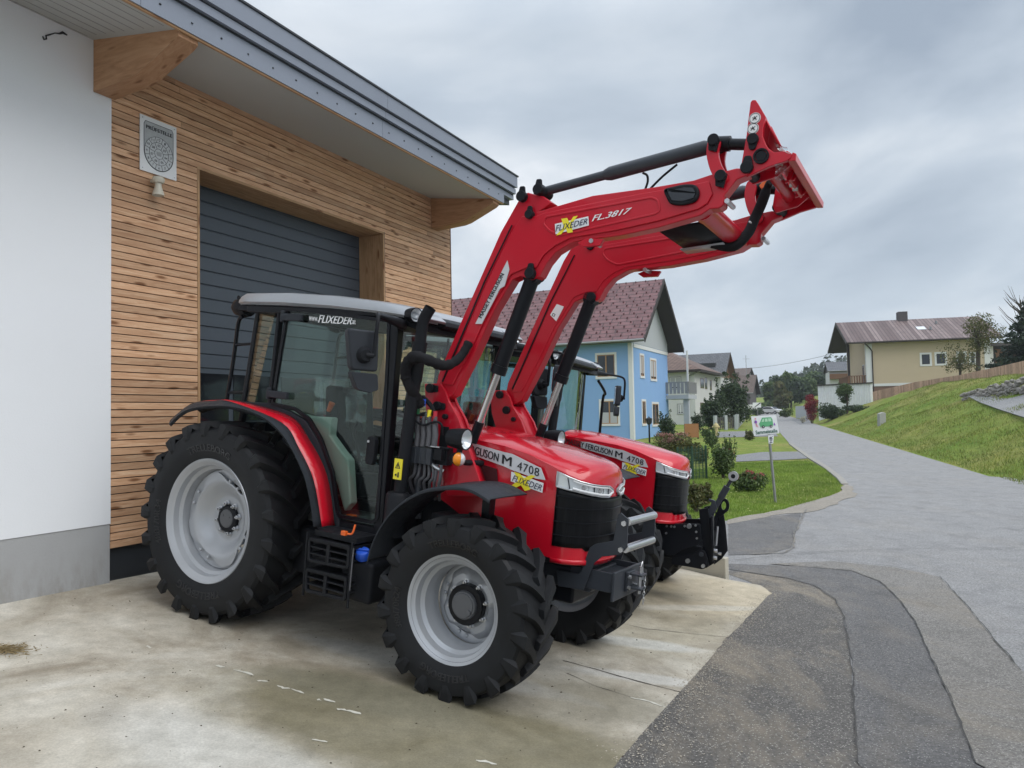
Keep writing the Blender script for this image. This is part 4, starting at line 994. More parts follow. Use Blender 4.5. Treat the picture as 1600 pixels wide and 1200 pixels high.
# ------------------------------------------------------------------ workshop
BX = np.array([.4343, .9008, 0]); BY = np.array([-.9008, .4343, 0])
RB = np.stack([BX, BY, [0, 0, 1]], 1); BO = np.array([-3.45, 6.6, 0])
def woodmat(name, along, cols, cross=14, seed=0, board=None):
    m, nt, b = newmat(name)
    tc = node(nt, 'ShaderNodeTexCoord'); geo = node(nt, 'ShaderNodeNewGeometry')
    sep = node(nt, 'ShaderNodeSeparateXYZ'); nt.links.new(tc.outputs['Object'], sep.inputs[0])
    add = node(nt, 'ShaderNodeVectorMath', operation='ADD'); nt.links.new(tc.outputs['Object'], add.inputs[0])
    sc_ = node(nt, 'ShaderNodeVectorMath', operation='SCALE'); 
    cx = node(nt, 'ShaderNodeCombineXYZ')
    for i in range(3): nt.links.new(geo.outputs['Random Per Island'], cx.inputs[i])
    nt.links.new(cx.outputs[0], sc_.inputs[0]); sc_.inputs['Scale'].default_value = 37.0; nt.links.new(sc_.outputs[0], add.inputs[1])
    mp = node(nt, 'ShaderNodeMapping'); nt.links.new(add.outputs[0], mp.inputs[0]); mp.inputs['Scale'].default_value = [1.2 if i == along else cross for i in range(3)]
    g = noise(nt, mp.outputs[0], 2.2, 6, .6, 1.2)
    c = ramp(nt, g, [(.25, cols[0]), (.5, cols[1]), (.75, cols[2])])
    # knots
    mk = node(nt, 'ShaderNodeMapping'); nt.links.new(add.outputs[0], mk.inputs[0]); mk.inputs['Scale'].default_value = [2.6 if i == along else 11 for i in range(3)]
    vo = node(nt, 'ShaderNodeTexVoronoi'); vo.inputs['Scale'].default_value = 1.0; nt.links.new(mk.outputs[0], vo.inputs['Vector'])
    k = mapr(nt, vo.outputs['Distance'], .10, .22, 1, 0)
    c2 = mixc(nt, k, c.outputs[0], (.22, .10, .045))
    hue = mapr(nt, geo.outputs['Random Per Island'], 0, 1, .70, 1.14)
    cc = node(nt, 'ShaderNodeCombineColor'); nt.links.new(hue, cc.inputs[0]); nt.links.new(hue, cc.inputs[1]); nt.links.new(hue, cc.inputs[2])
    c3 = mixc(nt, 1.0, c2, cc.outputs[0], 'MULTIPLY')
    nt.links.new(c3, b.inputs['Base Color']); b.inputs['Roughness'].default_value = .62; b.inputs['Specular IOR Level'].default_value = .3
    bump(nt, b, g, .15, .004)
    return m
larch = ((.46, .245, .135), (.62, .37, .22), (.76, .52, .34))
MT['slat'] = woodmat('larch_slats', 0, larch)
MT['beam'] = woodmat('spruce_beam', 1, ((.30, .155, .08), (.42, .235, .13), (.50, .30, .18)), 8)
MT['lining'] = woodmat('larch_lining', 0, ((.30, .17, .085), (.44, .265, .14), (.53, .34, .20)), 9)
MT['lining_v'] = woodmat('larch_lining_upright', 2, ((.30, .17, .085), (.44, .265, .14), (.53, .34, .20)), 9)
def plaster(name, col, bs=.25, sc=90, stain=.06):
    m, nt, b = newmat(name); v = texmap(nt); n = noise(nt, v, 1.1, 6, .6)
    c = mixc(nt, n, tuple(x*(1-stain) for x in col), tuple(min(1, x*(1+stain)) for x in col)); nt.links.new(c, b.inputs['Base Color'])
    b.inputs['Roughness'].default_value = .85; bump(nt, b, noise(nt, v, sc, 3), bs, .004); return m
MT['render'] = plaster('white_plaster', (.78, .80, .83), .35, 70, .03)
MT['plinth'] = plaster('grey_plinth_plaster', (.36, .365, .37), .5, 60, .16)
def splash(m):
    nt = m.node_tree; b = nt.nodes['Principled BSDF']; l = b.inputs['Base Color'].links[0]; src = l.from_socket
    tc = node(nt, 'ShaderNodeTexCoord'); sp = node(nt, 'ShaderNodeSeparateXYZ'); nt.links.new(tc.outputs['Object'], sp.inputs[0])
    n = noise(nt, texmap(nt, (1, 1, .35)), 6, 6, .7); h = mapr(nt, sp.outputs['Z'], .55, .95, 1, 0)
    mu = node(nt, 'ShaderNodeMath', operation='MULTIPLY'); nt.links.new(h, mu.inputs[0]); nt.links.new(mapr(nt, n, .42, .62, 0, .55), mu.inputs[1])
    nt.links.new(mixc(nt, mu.outputs[0], src, (.20, .18, .145)), b.inputs['Base Color'])
splash(MT['plinth'])
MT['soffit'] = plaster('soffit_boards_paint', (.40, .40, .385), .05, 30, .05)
MT['fascia'] = simple('grey_fascia_metal', (.225, .25, .30), .45, .2, .06, 2)
MT['anthra'] = simple('anthracite_metal', (.028, .032, .038), .5, .1, .15, 3)
MT['door'] = simple('anthracite_door_paint', (.060, .075, .095), .48, .1, .10, 1.5, .08, 300)
MT['dglass'] = flat('dark_door_glass', (.012, .014, .018), .08)
ws_ = empty('workshop', BO, RB)
tag(ws_, 'workshop with white plaster, horizontal larch slats and a dark roll door behind the tractors', 'building')
b = MB(); b.bb(-14, -.001, .0, .35, 1.085, 5.235); b.build('plaster_wall', MT['render'], ws_, smooth=0)
b = MB(); b.bb(-14, -.004, .006, .35, -.3, 1.083); b.build('wall_plinth', MT['plinth'], ws_, smooth=0)
b = MB(); b.bb(0, 5.86, .07, .3, .86, 4.46) if False else None
D0, D1, DZ = .95, 4.10, 4.46
b = MB(); b.bb(.001, D0, .055, .35, -.3, 5.235); b.bb(D1, 5.86, .055, .35, -.3, 5.235); b.bb(D0, D1, .055, .35, DZ, 5.235); b.bb(5.66, 5.858, .36, 14, -.3, 5.235)
b.build('wall_backing', MT['anthra'], ws_, smooth=0)
def slat_rows():
    b = MB(); z = .872; pitch = .0662
    while z < 5.20:
        z1 = min(z+.0575, 5.232)
        segs = [(.012, D0-.002), (D1+.002, 5.862)] if z1 < DZ-.02 else [(.012, 5.862)]
        for a, c in segs:
            x = a
            cuts = []
            q = a+random.uniform(.6, 2.6)
            while q < c-.4: cuts.append(q); q += random.uniform(1.6, 3.4)
            for e in cuts+[c]:
                dy = random.uniform(-.0015, .0015)
                b.bb(x, e-.0015, .022+dy, .05, z, z1); x = e
        z += pitch
    return b
slat_rows().build('slat_cladding', MT['slat'], ws_, smooth=0)
for a_, c_ in ((.01, D0), (D1, 5.86)): MB().bb(a_, c_, .05, .054, .62, .868).build('cladding_base', MT['anthra'], ws_, smooth=0)
MB().bb(5.864, 5.884, .018, .30, .60, 5.23).build('corner_trim', simple('brown_trim', (.16, .08, .05), .6), ws_, smooth=0)
# door recess
MB().bb(D0, D1, .022, .42, DZ-.028, DZ-.002).build('door_head_lining', MT['lining'], ws_, smooth=0)
k = MB().bb(D1-.028, D1, .020, .42, .0, DZ-.030).build('door_jamb', MT['lining_v'], ws_, smooth=0)
k = MB().bb(D0, D0+.028, .020, .42, .0, DZ-.030).build('door_jamb', MT['lining_v'], ws_, smooth=0)
MB().bb(D1-.001, D1+.008, .0205, .05, .6, DZ-.0).build('jamb_edge', MT['anthra'], ws_, smooth=0)
rd = MB(); z = 2.50; ph = .1475
while z < DZ-.03:
    z1 = min(z+ph, DZ-.032)
    rd.prism([(.430, z+.004), (.422, z+.012), (.422, z1-.010), (.430, z1-.002), (.46, z1-.002), (.46, z+.004)], D0+.03, D1-.03, 'yz'); z += ph
rd.bb(D0-.05, D1+.05, .434, .47, .3, DZ+.08)
rd = rd.build('roller_door', MT['door'], ws_, smooth=20)
for z0 in (1.35, 1.95):
    for i in range(4):
        x0 = D0+.10+i*.75; MB().bb(x0, x0+.68, .424, .432, z0, z0+.50).build('door_window', MT['dglass'], rd, smooth=0)
z = 0.5
b = MB(); b.bb(D0+.03, D1-.03, .422, .430, .3, 1.28); b.build('door_panel', MT['door'], rd, smooth=0)
# roof
def rprism(pts, x0, x1): return MB().prism(pts, x0, x1, 'yz')
rprism([(.1, 5.238), (-1.02, 5.072), (-1.02, 5.11), (.1, 5.278)], -14, 5.50).build('soffit', MT['soffit'], ws_, smooth=0)
rprism([(.1, 5.28), (-1.0, 5.12), (-1.0, 5.53), (13, 7.4), (13, 7.0), (.2, 5.5)], -14, 5.90).build('roof_deck', MT['anthra'], ws_, smooth=0)
# soffit board joints
bm_ = MB()
for i in range(9):
    y = -.95+i*.115; z = 5.238+(y-.1)*.148-.0012
    bm_.box((-7.1, y, z), (13.7, .004, .003), Matrix.Rotation(.147, 3, 'X'))
bm_.build('soffit_joint', simple('soffit_joint_shade', (.24, .24, .235), .8), ws_, smooth=0)
MB().bb(-14, 5.60, -1.050, -1.025, 5.055, 5.085).build('fascia_batten', MT['lining'], ws_, smooth=0)
f1 = MB(); cuts = [-14, -9.6, -6.4, -3.2, -.55, 2.55, 5.60]
for a, c in zip(cuts[:-1], cuts[1:]): f1.bb(a+.002, c-.002, -1.062, -1.050, 5.07, 5.262)
f1.build('lower_fascia', MT['fascia'], ws_, smooth=0)
f2 = MB(); c2 = cuts[:-1]+[5.92]
for a, c in zip(c2[:-1], c2[1:]): f2.bb(a+.002, c-.002, -1.105, -1.07, 5.278, 5.352)
f2.build('middle_fascia', MT['fascia'], ws_, smooth=0)
f3 = MB()
for a, c in zip(c2[:-1], c2[1:]): f3.bb(a+.002, c-.002, -1.135, -1.09, 5.372, 5.535)
f3.build('upper_fascia', MT['fascia'], ws_, smooth=0)
MB().bb(-14, 5.94, -1.15, -.9, 5.537, 5.556).build('roof_edge', MT['anthra'], ws_, smooth=0)
MB().bb(-14, 5.90, -1.068, -.95, 5.262, 5.278).bb(-14, 5.91, -1.09, -.95, 5.352, 5.372).build('fascia_gap', MT['anthra'], ws_, smooth=0)
MB().bb(5.60, 5.93, -1.06, .4, 5.20, 5.37).build('roof_end_board', MT['fascia'], ws_, smooth=0)
scr = MB(); x = -13.8
while x < 5.5: scr.tube([(x, -1.062, 5.16+random.uniform(-.01, .01)), (x, -1.067, 5.16)], .009, 8); x += .305
scr.build('fascia_screws', MT['anthra'], ws_)
bp_ = [(.055, 4.772), (-.05, 4.772), (-.46, 4.795), (-.56, 4.815), (-.98, 4.99), (-1.02, 5.02), (-1.02, 5.075), (.055, 5.236)]
for x0 in (-.175, 5.31, -5.6):
    rprism([(y if y < .05 else (-.001 if x0 < 0 else .021), z) for y, z in bp_], x0, x0+.20).build('roof_beam', MT['beam'], ws_, smooth=20, bevel=.004)
# wire stub on the plaster
def wp(px, py, off=0):   # pixel to wall local (s, z)
    o = RB.T @ (CAM-BO); d = RB.T @ ray(px, py); t = (-off-o[1])/d[1]; p = o+d*t; return float(p[0]), float(p[2])
pts = [wp(*q) for q in ((66, 57), (68, 62), (72, 61), (71, 56), (75, 55), (85, 52), (92, 53), (97, 51), (104, 55))]
MB().tube([(p[0], -.006, p[1]) for p in pts], [.006]*5+[.004, .006, .012, .006], 6).build('wire_stub', MT['ink'], ws_)
# sign
sx0, sx1, sz0, sz1 = .29, .69, 4.235, 4.75
sgn = empty('wall_sign', BO+BX*sx0+np.array([0, 0, sz0]), RB)
tag(sgn, 'white inspection sign with a round number dial on the larch wall', 'sign')
w_, h_ = sx1-sx0, sz1-sz0
MB().bb(0, w_, .006, .014, 0, h_).build('sign_panel', MT['white'], sgn, smooth=0, bevel=.001)
gp = simple('sign_grey_print', (.42, .44, .45), .5, 0, .25, 25)
cx_, cz_, ro = w_/2, h_*.385, w_*.405
outl = [(cx_+ro*math.cos(a), cz_+ro*math.sin(a)) for a in [math.pi+math.pi*k/24 for k in range(25)]]+[(cx_+ro, h_*.86), (cx_+ro*.9, h_*.915), (cx_-ro*.9, h_*.915), (cx_-ro, h_*.86)]
bd_ = MB().prism(outl, .0035, .0058).build('sign_print', gp, sgn, smooth=0)
MB().ring(outl, .004, .0025, .0034).build('print_border', MT['ink'], bd_, smooth=0)
MB().prism([(cx_+ro*.96*math.cos(a*math.pi/20), cz_+ro*.96*math.sin(a*math.pi/20)) for a in range(40)], .0028, .0034).build('dial_face', simple('sign_light_grey', (.55, .57, .58), .5), bd_, smooth=0)
m = MB()
for rr in (ro*.97, ro*.66, ro*.30): m.ring([(cx_+rr*math.cos(a*math.pi/24), cz_+rr*math.sin(a*math.pi/24)) for a in range(48)], .0035, .0015, .0027)
for k in range(12):
    a = (k+.5)*math.pi/6; c, s_ = math.cos(a), math.sin(a); n_ = (-s_*.0018, c*.0018)
    m.prism([(cx_+ro*.66*c+n_[0], cz_+ro*.66*s_+n_[1]), (cx_+ro*.96*c+n_[0], cz_+ro*.96*s_+n_[1]), (cx_+ro*.96*c-n_[0], cz_+ro*.96*s_-n_[1]), (cx_+ro*.66*c-n_[0], cz_+ro*.66*s_-n_[1])], .0015, .0027)
for k in range(7):
    a = math.pi/2+(k+.5)*2*math.pi/7; c, s_ = math.cos(a), math.sin(a); n_ = (-s_*.0018, c*.0018)
    m.prism([(cx_+ro*.30*c+n_[0], cz_+ro*.30*s_+n_[1]), (cx_+ro*.66*c+n_[0], cz_+ro*.66*s_+n_[1]), (cx_+ro*.66*c-n_[0], cz_+ro*.66*s_-n_[1]), (cx_+ro*.30*c-n_[0], cz_+ro*.30*s_-n_[1])], .0015, .0027)
for k in range(5): m.tube([(cx_-.02+.01*k, .002, cz_-.02), (cx_-.024+.012*k, .002, cz_+.02)], .0015, 4)
m.build('dial_lines', MT['ink'], bd_, smooth=0)
def flatmap(x0, x1, z0, z1, y): return lambda u, v: (x0+(x1-x0)*u, y, z0+(z1-z0)*v)
text('sign_lettering', 'PRÜFSTELLE', flatmap(w_*.15, w_*.87, h_*.775, h_*.855, .002), MT['ink'], sgn, off=.03)
for k in range(12):
    a = math.pi/2-(k+1)*math.pi/6; x, z = cx_+ro*.815*math.cos(a), cz_+ro*.815*math.sin(a); s_ = str(k+1); ww = .007*len(s_)
    text('dial_number', s_, flatmap(x-ww, x+ww, z-.011, z+.011, .002), MT['ink'], sgn, off=.01, thick=.0006)
for k, s_ in enumerate(('02', '03', '04', '05', '06', '07', '08')):
    a = math.pi/2-k*2*math.pi/7; x, z = cx_+ro*.48*math.cos(a), cz_+ro*.48*math.sin(a)
    text('dial_number', s_, flatmap(x-.015, x+.015, z-.011, z+.011, .002), MT['ink'], sgn, off=.01, thick=.0006)
for x, z in ((.025, .025), (w_-.025, .025), (.025, h_-.025), (w_-.025, h_-.025)):
    MB().tube([(x, .007, z), (x, .001, z)], .006, 10).build('sign_screw', MT['steel'], sgn)
# siren
si = empty('wall_siren', BO+BX*.43+np.array([0, 0, 4.02]), RB); tag(si, 'small beige siren horn under the white sign on the larch wall', 'siren')
beige = simple('beige_plastic', (.55, .52, .44), .5, 0, .08)
MB().lathe([(.115, .0), (.115, .045), (.135, .055), (.155, .055), (.17, .045), (.172, 0)], o=(0, -.06, 0), axis='z', n=24).bb(-.02, .02, -.06, .022, .13, .16).build('siren_body', beige, si, bevel=.002)
q = MB().lathe([(.115, .028), (.08, .030), (.02, .050), (.0, .052), (.004, .046), (.07, .02)], o=(0, -.06, 0), axis='z', n=24).build('siren_horn', beige, si); 
MB().tube([(0, -.06, .03), (0, -.06, .06)], .03, 16).build('horn_throat', MT['frame'], si)

# ------------------------------------------------------------------ ground
def sheet(name, ring_px_or_xy, off, mat, step=1.2, zf=None, kind='structure'):
    """flat polygon (world xy) triangulated on a grid and laid on the ground"""
    bm = bmesh.new(); vs = [bm.verts.new((p[0], p[1], 0)) for p in ring_px_or_xy]; bm.faces.new(vs)
    ys = [p[1] for p in ring_px_or_xy]; cutsY = [2., 8.5, 20.]; y = min(ys)
    L_ = [c for c in cutsY if min(ys) < c < max(ys)]; bmesh.ops.triangulate(bm, faces=bm.faces[:])
    for c in L_:
        g = bm.faces[:]+bm.edges[:]+bm.verts[:]; bmesh.ops.bisect_plane(bm, geom=g, plane_co=(0, c, 0), plane_no=(0, 1, 0))
    if zf is None:
        for k in range(0, 22):   # along the road edge line u = const
            pass
    bmesh.ops.triangulate(bm, faces=bm.faces[:])
    for v in bm.verts: v.co.z = (zf or (lambda x, y: G(x, y)))(v.co.x, v.co.y)+off
    me = bpy.data.meshes.new(name); bm.to_mesh(me); bm.free(); me.materials.append(mat)
    for p in me.polygons:
        if p.normal.z < 0: p.flip()
    o = bpy.data.objects.new(name, me); COL.objects.link(o); tag(o, kind=kind); return o
def rough(pts, amp=.03, step=.18, closed=True):
    out = []; n = len(pts); w_ = np.zeros(2)
    for i in range(n if closed else n-1):
        a, c = np.array(pts[i]), np.array(pts[(i+1) % n]); L = np.linalg.norm(c-a); k = max(1, min(60, int(L/step)))
        for j in range(k):
            w_ = w_*.6+rng.normal(size=2)*amp*.7; out.append(tuple(a+(c-a)*j/k+w_*(1 if L < 12 else 0)))
    return out
def pxg(pts): return [tuple(onG(*p)[:2]) for p in pts]
def grassmat():
    m, nt, b = newmat('meadow_grass'); v = texmap(nt)
    n1 = noise(nt, v, .18, 5, .6); n2 = noise(nt, v, 2.2, 6, .7); n3 = noise(nt, v, 28, 3, .7)
    c1 = ramp(nt, n1, [(.35, (.145, .225, .036)), (.5, (.20, .25, .052)), (.65, (.27, .255, .082))])
    c2 = ramp(nt, n2, [(.3, (.55, .62, .5)), (.5, (1, 1, 1)), (.75, (1.35, 1.25, 1.1))])
    c = mixc(nt, 1.0, c1.outputs[0], c2.outputs[0], 'MULTIPLY')
    c3 = ramp(nt, n3, [(.3, (.6, .6, .6)), (.7, (1.3, 1.3, 1.3))]); c = mixc(nt, 1.0, c, c3.outputs[0], 'MULTIPLY')
    nt.links.new(c, b.inputs['Base Color']); b.inputs['Roughness'].default_value = .9; b.inputs['Specular IOR Level'].default_value = .15
    bump(nt, b, n3, .8, .05); return m
MT['grass'] = grassmat()
us = [-500, -200, -90, -50, -30, -20, -14, -9, -6, -4, -2, 0, .25, .5, .75, 1, 1.6, 2.3, 3, 4, 5, 6, 7, 8, 9, 9.5, 11, 13, 16, 20, 30, 50, 100, 300, 700]
vs_ = [-60, -20, -5, 2, 5, 8.5, 10, 12, 14, 16, 18, 20]+[20+1.6*k for k in range(1, 45)]+[95, 100, 110, 120, 140, 160, 180, 220, 300, 450, 700, 1200]
rows = []
for Y in vs_:
    r_ = []
    for U in us:
        X = edgeX(Y)+U/.956; z = G(X, Y)
        if 1.2 < U < 12 and Y > 14: z += .07*math.sin(U*1.9+Y*.55)+.05*math.sin(Y*1.3-U*.7)
        r_.append((X, Y, z if Y < 240 else G(X, 240)+(Y-240)*.01))
    rows.append(r_)
g = MB().grid(rows).build('ground', MT['grass'], None, smooth=60); tag(g, kind='structure')

def asphalt(name, base, speck, sp_amt, tone=.12, scale=95, tan=0):
    m, nt, b = newmat(name); v = texmap(nt)
    big = noise(nt, v, .8, 6, .65, .8); mid = noise(nt, v, 3.5, 6, .65); fine = noise(nt, v, 55, 6, .8)
    c = mixc(nt, big, tuple(x*(1-tone) for x in base), tuple(x*(1+tone) for x in base))
    c2 = ramp(nt, mid, [(.3, (.90, .90, .90)), (.7, (1.09, 1.085, 1.08))]); c = mixc(nt, 1.0, c, c2.outputs[0], 'MULTIPLY')
    c3 = ramp(nt, fine, [(.34, (.42, .42, .42)), (.66, (1.5, 1.5, 1.5))]); c = mixc(nt, 1.0, c, c3.outputs[0], 'MULTIPLY')
    if tan:
        tn = noise(nt, texmap(nt, (1, .45, 1)), 1.1, 6, .72, .6); c = mixc(nt, mapr(nt, tn, .48, .64, 0, tan), c, (.30, .255, .195))
        dk = noise(nt, texmap(nt, (1, .6, 1)), 2.3, 6, .7, .4); c = mixc(nt, mapr(nt, dk, .52, .68, 0, .45), c, tuple(x*.55 for x in base))
    vo = node(nt, 'ShaderNodeTexVoronoi'); vo.inputs['Scale'].default_value = scale; nt.links.new(v, vo.inputs['Vector'])
    sep = node(nt, 'ShaderNodeSeparateColor'); nt.links.new(vo.outputs['Color'], sep.inputs[0])
    a = mapr(nt, sep.outputs[0], 1-sp_amt, 1-sp_amt+.02, 0, 1); d = mapr(nt, vo.outputs['Distance'], .30, .42, 1, 0)
    mu = node(nt, 'ShaderNodeMath', operation='MULTIPLY'); nt.links.new(a, mu.inputs[0]); nt.links.new(d, mu.inputs[1])
    c = mixc(nt, mu.outputs[0], c, speck)
    nt.links.new(c, b.inputs['Base Color']); b.inputs['Roughness'].default_value = .82; b.inputs['Specular IOR Level'].default_value = .3
    bump(nt, b, fine, 1.0, .012); return m
MT['road'] = asphalt('road_asphalt', (.285, .281, .280), (.42, .42, .41), .10, .12, 120, .12)
MT['fore'] = asphalt('coarse_dark_asphalt', (.135, .127, .119), (.42, .40, .36), .26, .30, 80, .75)
MT['patch'] = asphalt('patched_asphalt', (.150, .146, .145), (.38, .37, .35), .16, .18, 95, .25)
MT['pale'] = asphalt('worn_asphalt_strip', (.225, .213, .198), (.46, .44, .41), .18, .22, 95, .45)
MT['path'] = asphalt('path_asphalt', (.22, .22, .225), (.4, .4, .4), .05, .08, 90)
MT['crack'] = flat('asphalt_crack', (.060, .057, .054), .9)
# road: everything asphalt around the junction
left = pxg([(1318, 757), (1290, 733), (1265, 716), (1235, 695), (1215, 672), (1190, 655)])
farx = [(edgeX(165)-5.2, 165)]
right = [(edgeX(Y)-.05, Y) for Y in (166, 120, 80, 50, 35, 27, 22)]
jun = pxg([(1318, 770), (1275, 787), (1225, 799), (1160, 812), (1138, 815)])
road = jun[::-1]+left+farx+right+[(15.5, 19.2), (25, 17.5), (60, 12), (60, -30), (-12, -30), (-12, 2), (0, 2), (2.0, 9.5), (2.2, 14), (2.9, 14.2)]
sheet('road', road, .018, MT['road'])
# far bend of the road to the left in front of the car
sheet('far_road', [(edgeX(160)-5.0, 158), (edgeX(166)-.2, 166), (edgeX(166)-9, 172), (edgeX(166)-26, 170), (edgeX(160)-26, 163)], .025, MT['road'])
fore = pxg([(975, 1200), (1110, 1030), (1212, 930), (1180, 912), (1140, 898), (1140, 894), (1232, 907), (1272, 918), (1305, 940), (1320, 970), (1333, 1060), (1340, 1200)])
fp0 = [(p[0]-.05, p[1]) for p in fore[:5]]+fore[5:]
sheet('forecourt', rough([(-2.6, -3), (-1.6, -.2)]+fp0+[(2.1, 3.0), (3.2, -3)], .010, .1), .022, MT['fore'])
pat = pxg([(1340, 1200), (1333, 1060), (1320, 970), (1305, 940), (1272, 918), (1232, 907), (1140, 893), (1138, 884), (1250, 888), (1330, 895), (1375, 912), (1400, 935), (1430, 975), (1465, 1055), (1500, 1130), (1525, 1200)])
sheet('patched_strip', rough(pat+[(3.6, -2.0), (2.4, -2.0)], .010, .1), .025, MT['patch'])
pal = pxg([(1525, 1200), (1500, 1130), (1465, 1055), (1430, 975), (1400, 935), (1375, 912), (1330, 895), (1250, 888), (1200, 884), (1300, 880), (1400, 890), (1468, 905), (1500, 938), (1550, 1000), (1598, 1055)])
sheet('worn_strip', pal+[(4.4, 4.6), (3.9, 3.0), (3.7, 1.0), (3.6, -2.0)], .028, MT['pale'])
def ribbon(name, pts, w, off, mat, zf=None, jit=.5, group=None):
    P_ = []
    for i in range(len(pts)-1):
        a, c = np.array(pts[i]), np.array(pts[i+1]); n = max(1, int(np.linalg.norm(c-a)/.08))
        for k in range(n): P_.append(a+(c-a)*k/n)
    P_.append(np.array(pts[-1])); l, r_ = [], []; wd_ = 0.
    for i, p in enumerate(P_):
        d = P_[min(i+1, len(P_)-1)]-P_[max(i-1, 0)]; d = d/(np.linalg.norm(d)+1e-9); n = np.array([-d[1], d[0]])
        wd_ = .6*wd_+rng.normal()*w*jit*.8; c = p+n*wd_; ww = w*rng.uniform(.25, 1.3)/2
        for lst, s in ((l, 1), (r_, -1)):
            q = c+n*s*ww; lst.append((q[0], q[1], (zf or G)(q[0], q[1])+off))
    o = MB().grid([l, r_]).build(name, mat, None, smooth=0)
    for p in o.data.polygons:
        if p.normal.z < 0: p.flip()
    tag(o, kind='structure'); return o
ribbon('road_crack', fore[5:], .009, .0345, MT['crack'])
ribbon('road_crack', pxg([(1232, 885), (1330, 895), (1375, 912), (1400, 935), (1430, 975), (1465, 1055), (1500, 1130), (1525, 1200)]), .009, .0355, MT['crack'])
ribbon('road_crack', pxg([(1300, 879), (1400, 890), (1468, 905), (1500, 938), (1550, 1000), (1598, 1055)]), .010, .0365, MT['crack'])
ribbon('road_crack', pxg([(1138, 880), (1250, 868), (1320, 864), (1450, 861), (1600, 860)]), .014, .0375, MT['crack'], jit=.2)
ribbon('road_joint', pxg([(1175, 870), (1230, 866), (1238, 862), (1240, 840), (1256, 806), (1258, 798)]), .03, .036, MT['pale'])
# darker field in front of the side street
sheet('side_asphalt', pxg([(1138, 818), (1252, 803), (1246, 825), (1236, 858), (1200, 868), (1138, 870)]), .0235, MT['patch'])
# verge: sandy strip by the lawn
MT['verge'] = asphalt('sandy_concrete_verge', (.30, .27, .23), (.5, .46, .4), .10, .15, 60)
sheet('verge', rough(pxg([(1138, 815), (1160, 811), (1225, 797), (1280, 782), (1316, 769), (1322, 757), (1334, 762), (1332, 778), (1300, 792), (1262, 803), (1210, 808), (1138, 822)]), .07, .35), .026, MT['verge'])
kb = pxg([(1235, 694), (1262, 714), (1290, 731), (1312, 748), (1320, 758)])
l = MB()
for (a, c) in zip(kb[:-1], kb[1:]):
    a, c = np.array(a), np.array(c); d = (c-a)/np.linalg.norm(c-a); n = np.array([-d[1], d[0]])*.09
    z0, z1 = G(*a), G(*c)
    l.add([(a[0]-n[0], a[1]-n[1], z0-.1), (a[0]+n[0], a[1]+n[1], z0-.1), (c[0]+n[0], c[1]+n[1], z1-.1), (c[0]-n[0], c[1]-n[1], z1-.1), (a[0]-n[0], a[1]-n[1], z0+.05), (a[0]+n[0], a[1]+n[1], z0+.05), (c[0]+n[0], c[1]+n[1], z1+.05), (c[0]-n[0], c[1]-n[1], z1+.05)],
          [(0, 3, 2, 1), (4, 5, 6, 7), (0, 1, 5, 4), (1, 2, 6, 5), (2, 3, 7, 6), (3, 0, 4, 7)])
tag(l.build('kerb', simple('pale_kerb_stone', (.30, .28, .25), .85, 0, .3, 6), None, smooth=0, bevel=.02), kind='structure')
sheet('path', pxg([(1150, 722), (1150, 712), (1190, 707), (1252, 706), (1262, 717), (1225, 719)]), .02, MT['path'])
sheet('path', pxg([(1118, 684), (1118, 675), (1165, 674), (1210, 675), (1216, 682), (1170, 683)]), .02, MT['path'])
sheet('path', pxg([(1152, 652), (1165, 650), (1212, 656), (1190, 648), (1235, 662), (1216, 680), (1175, 660)]) if False else pxg([(1236, 656), (1262, 654), (1268, 660), (1250, 664)]), .03, MT['path'])

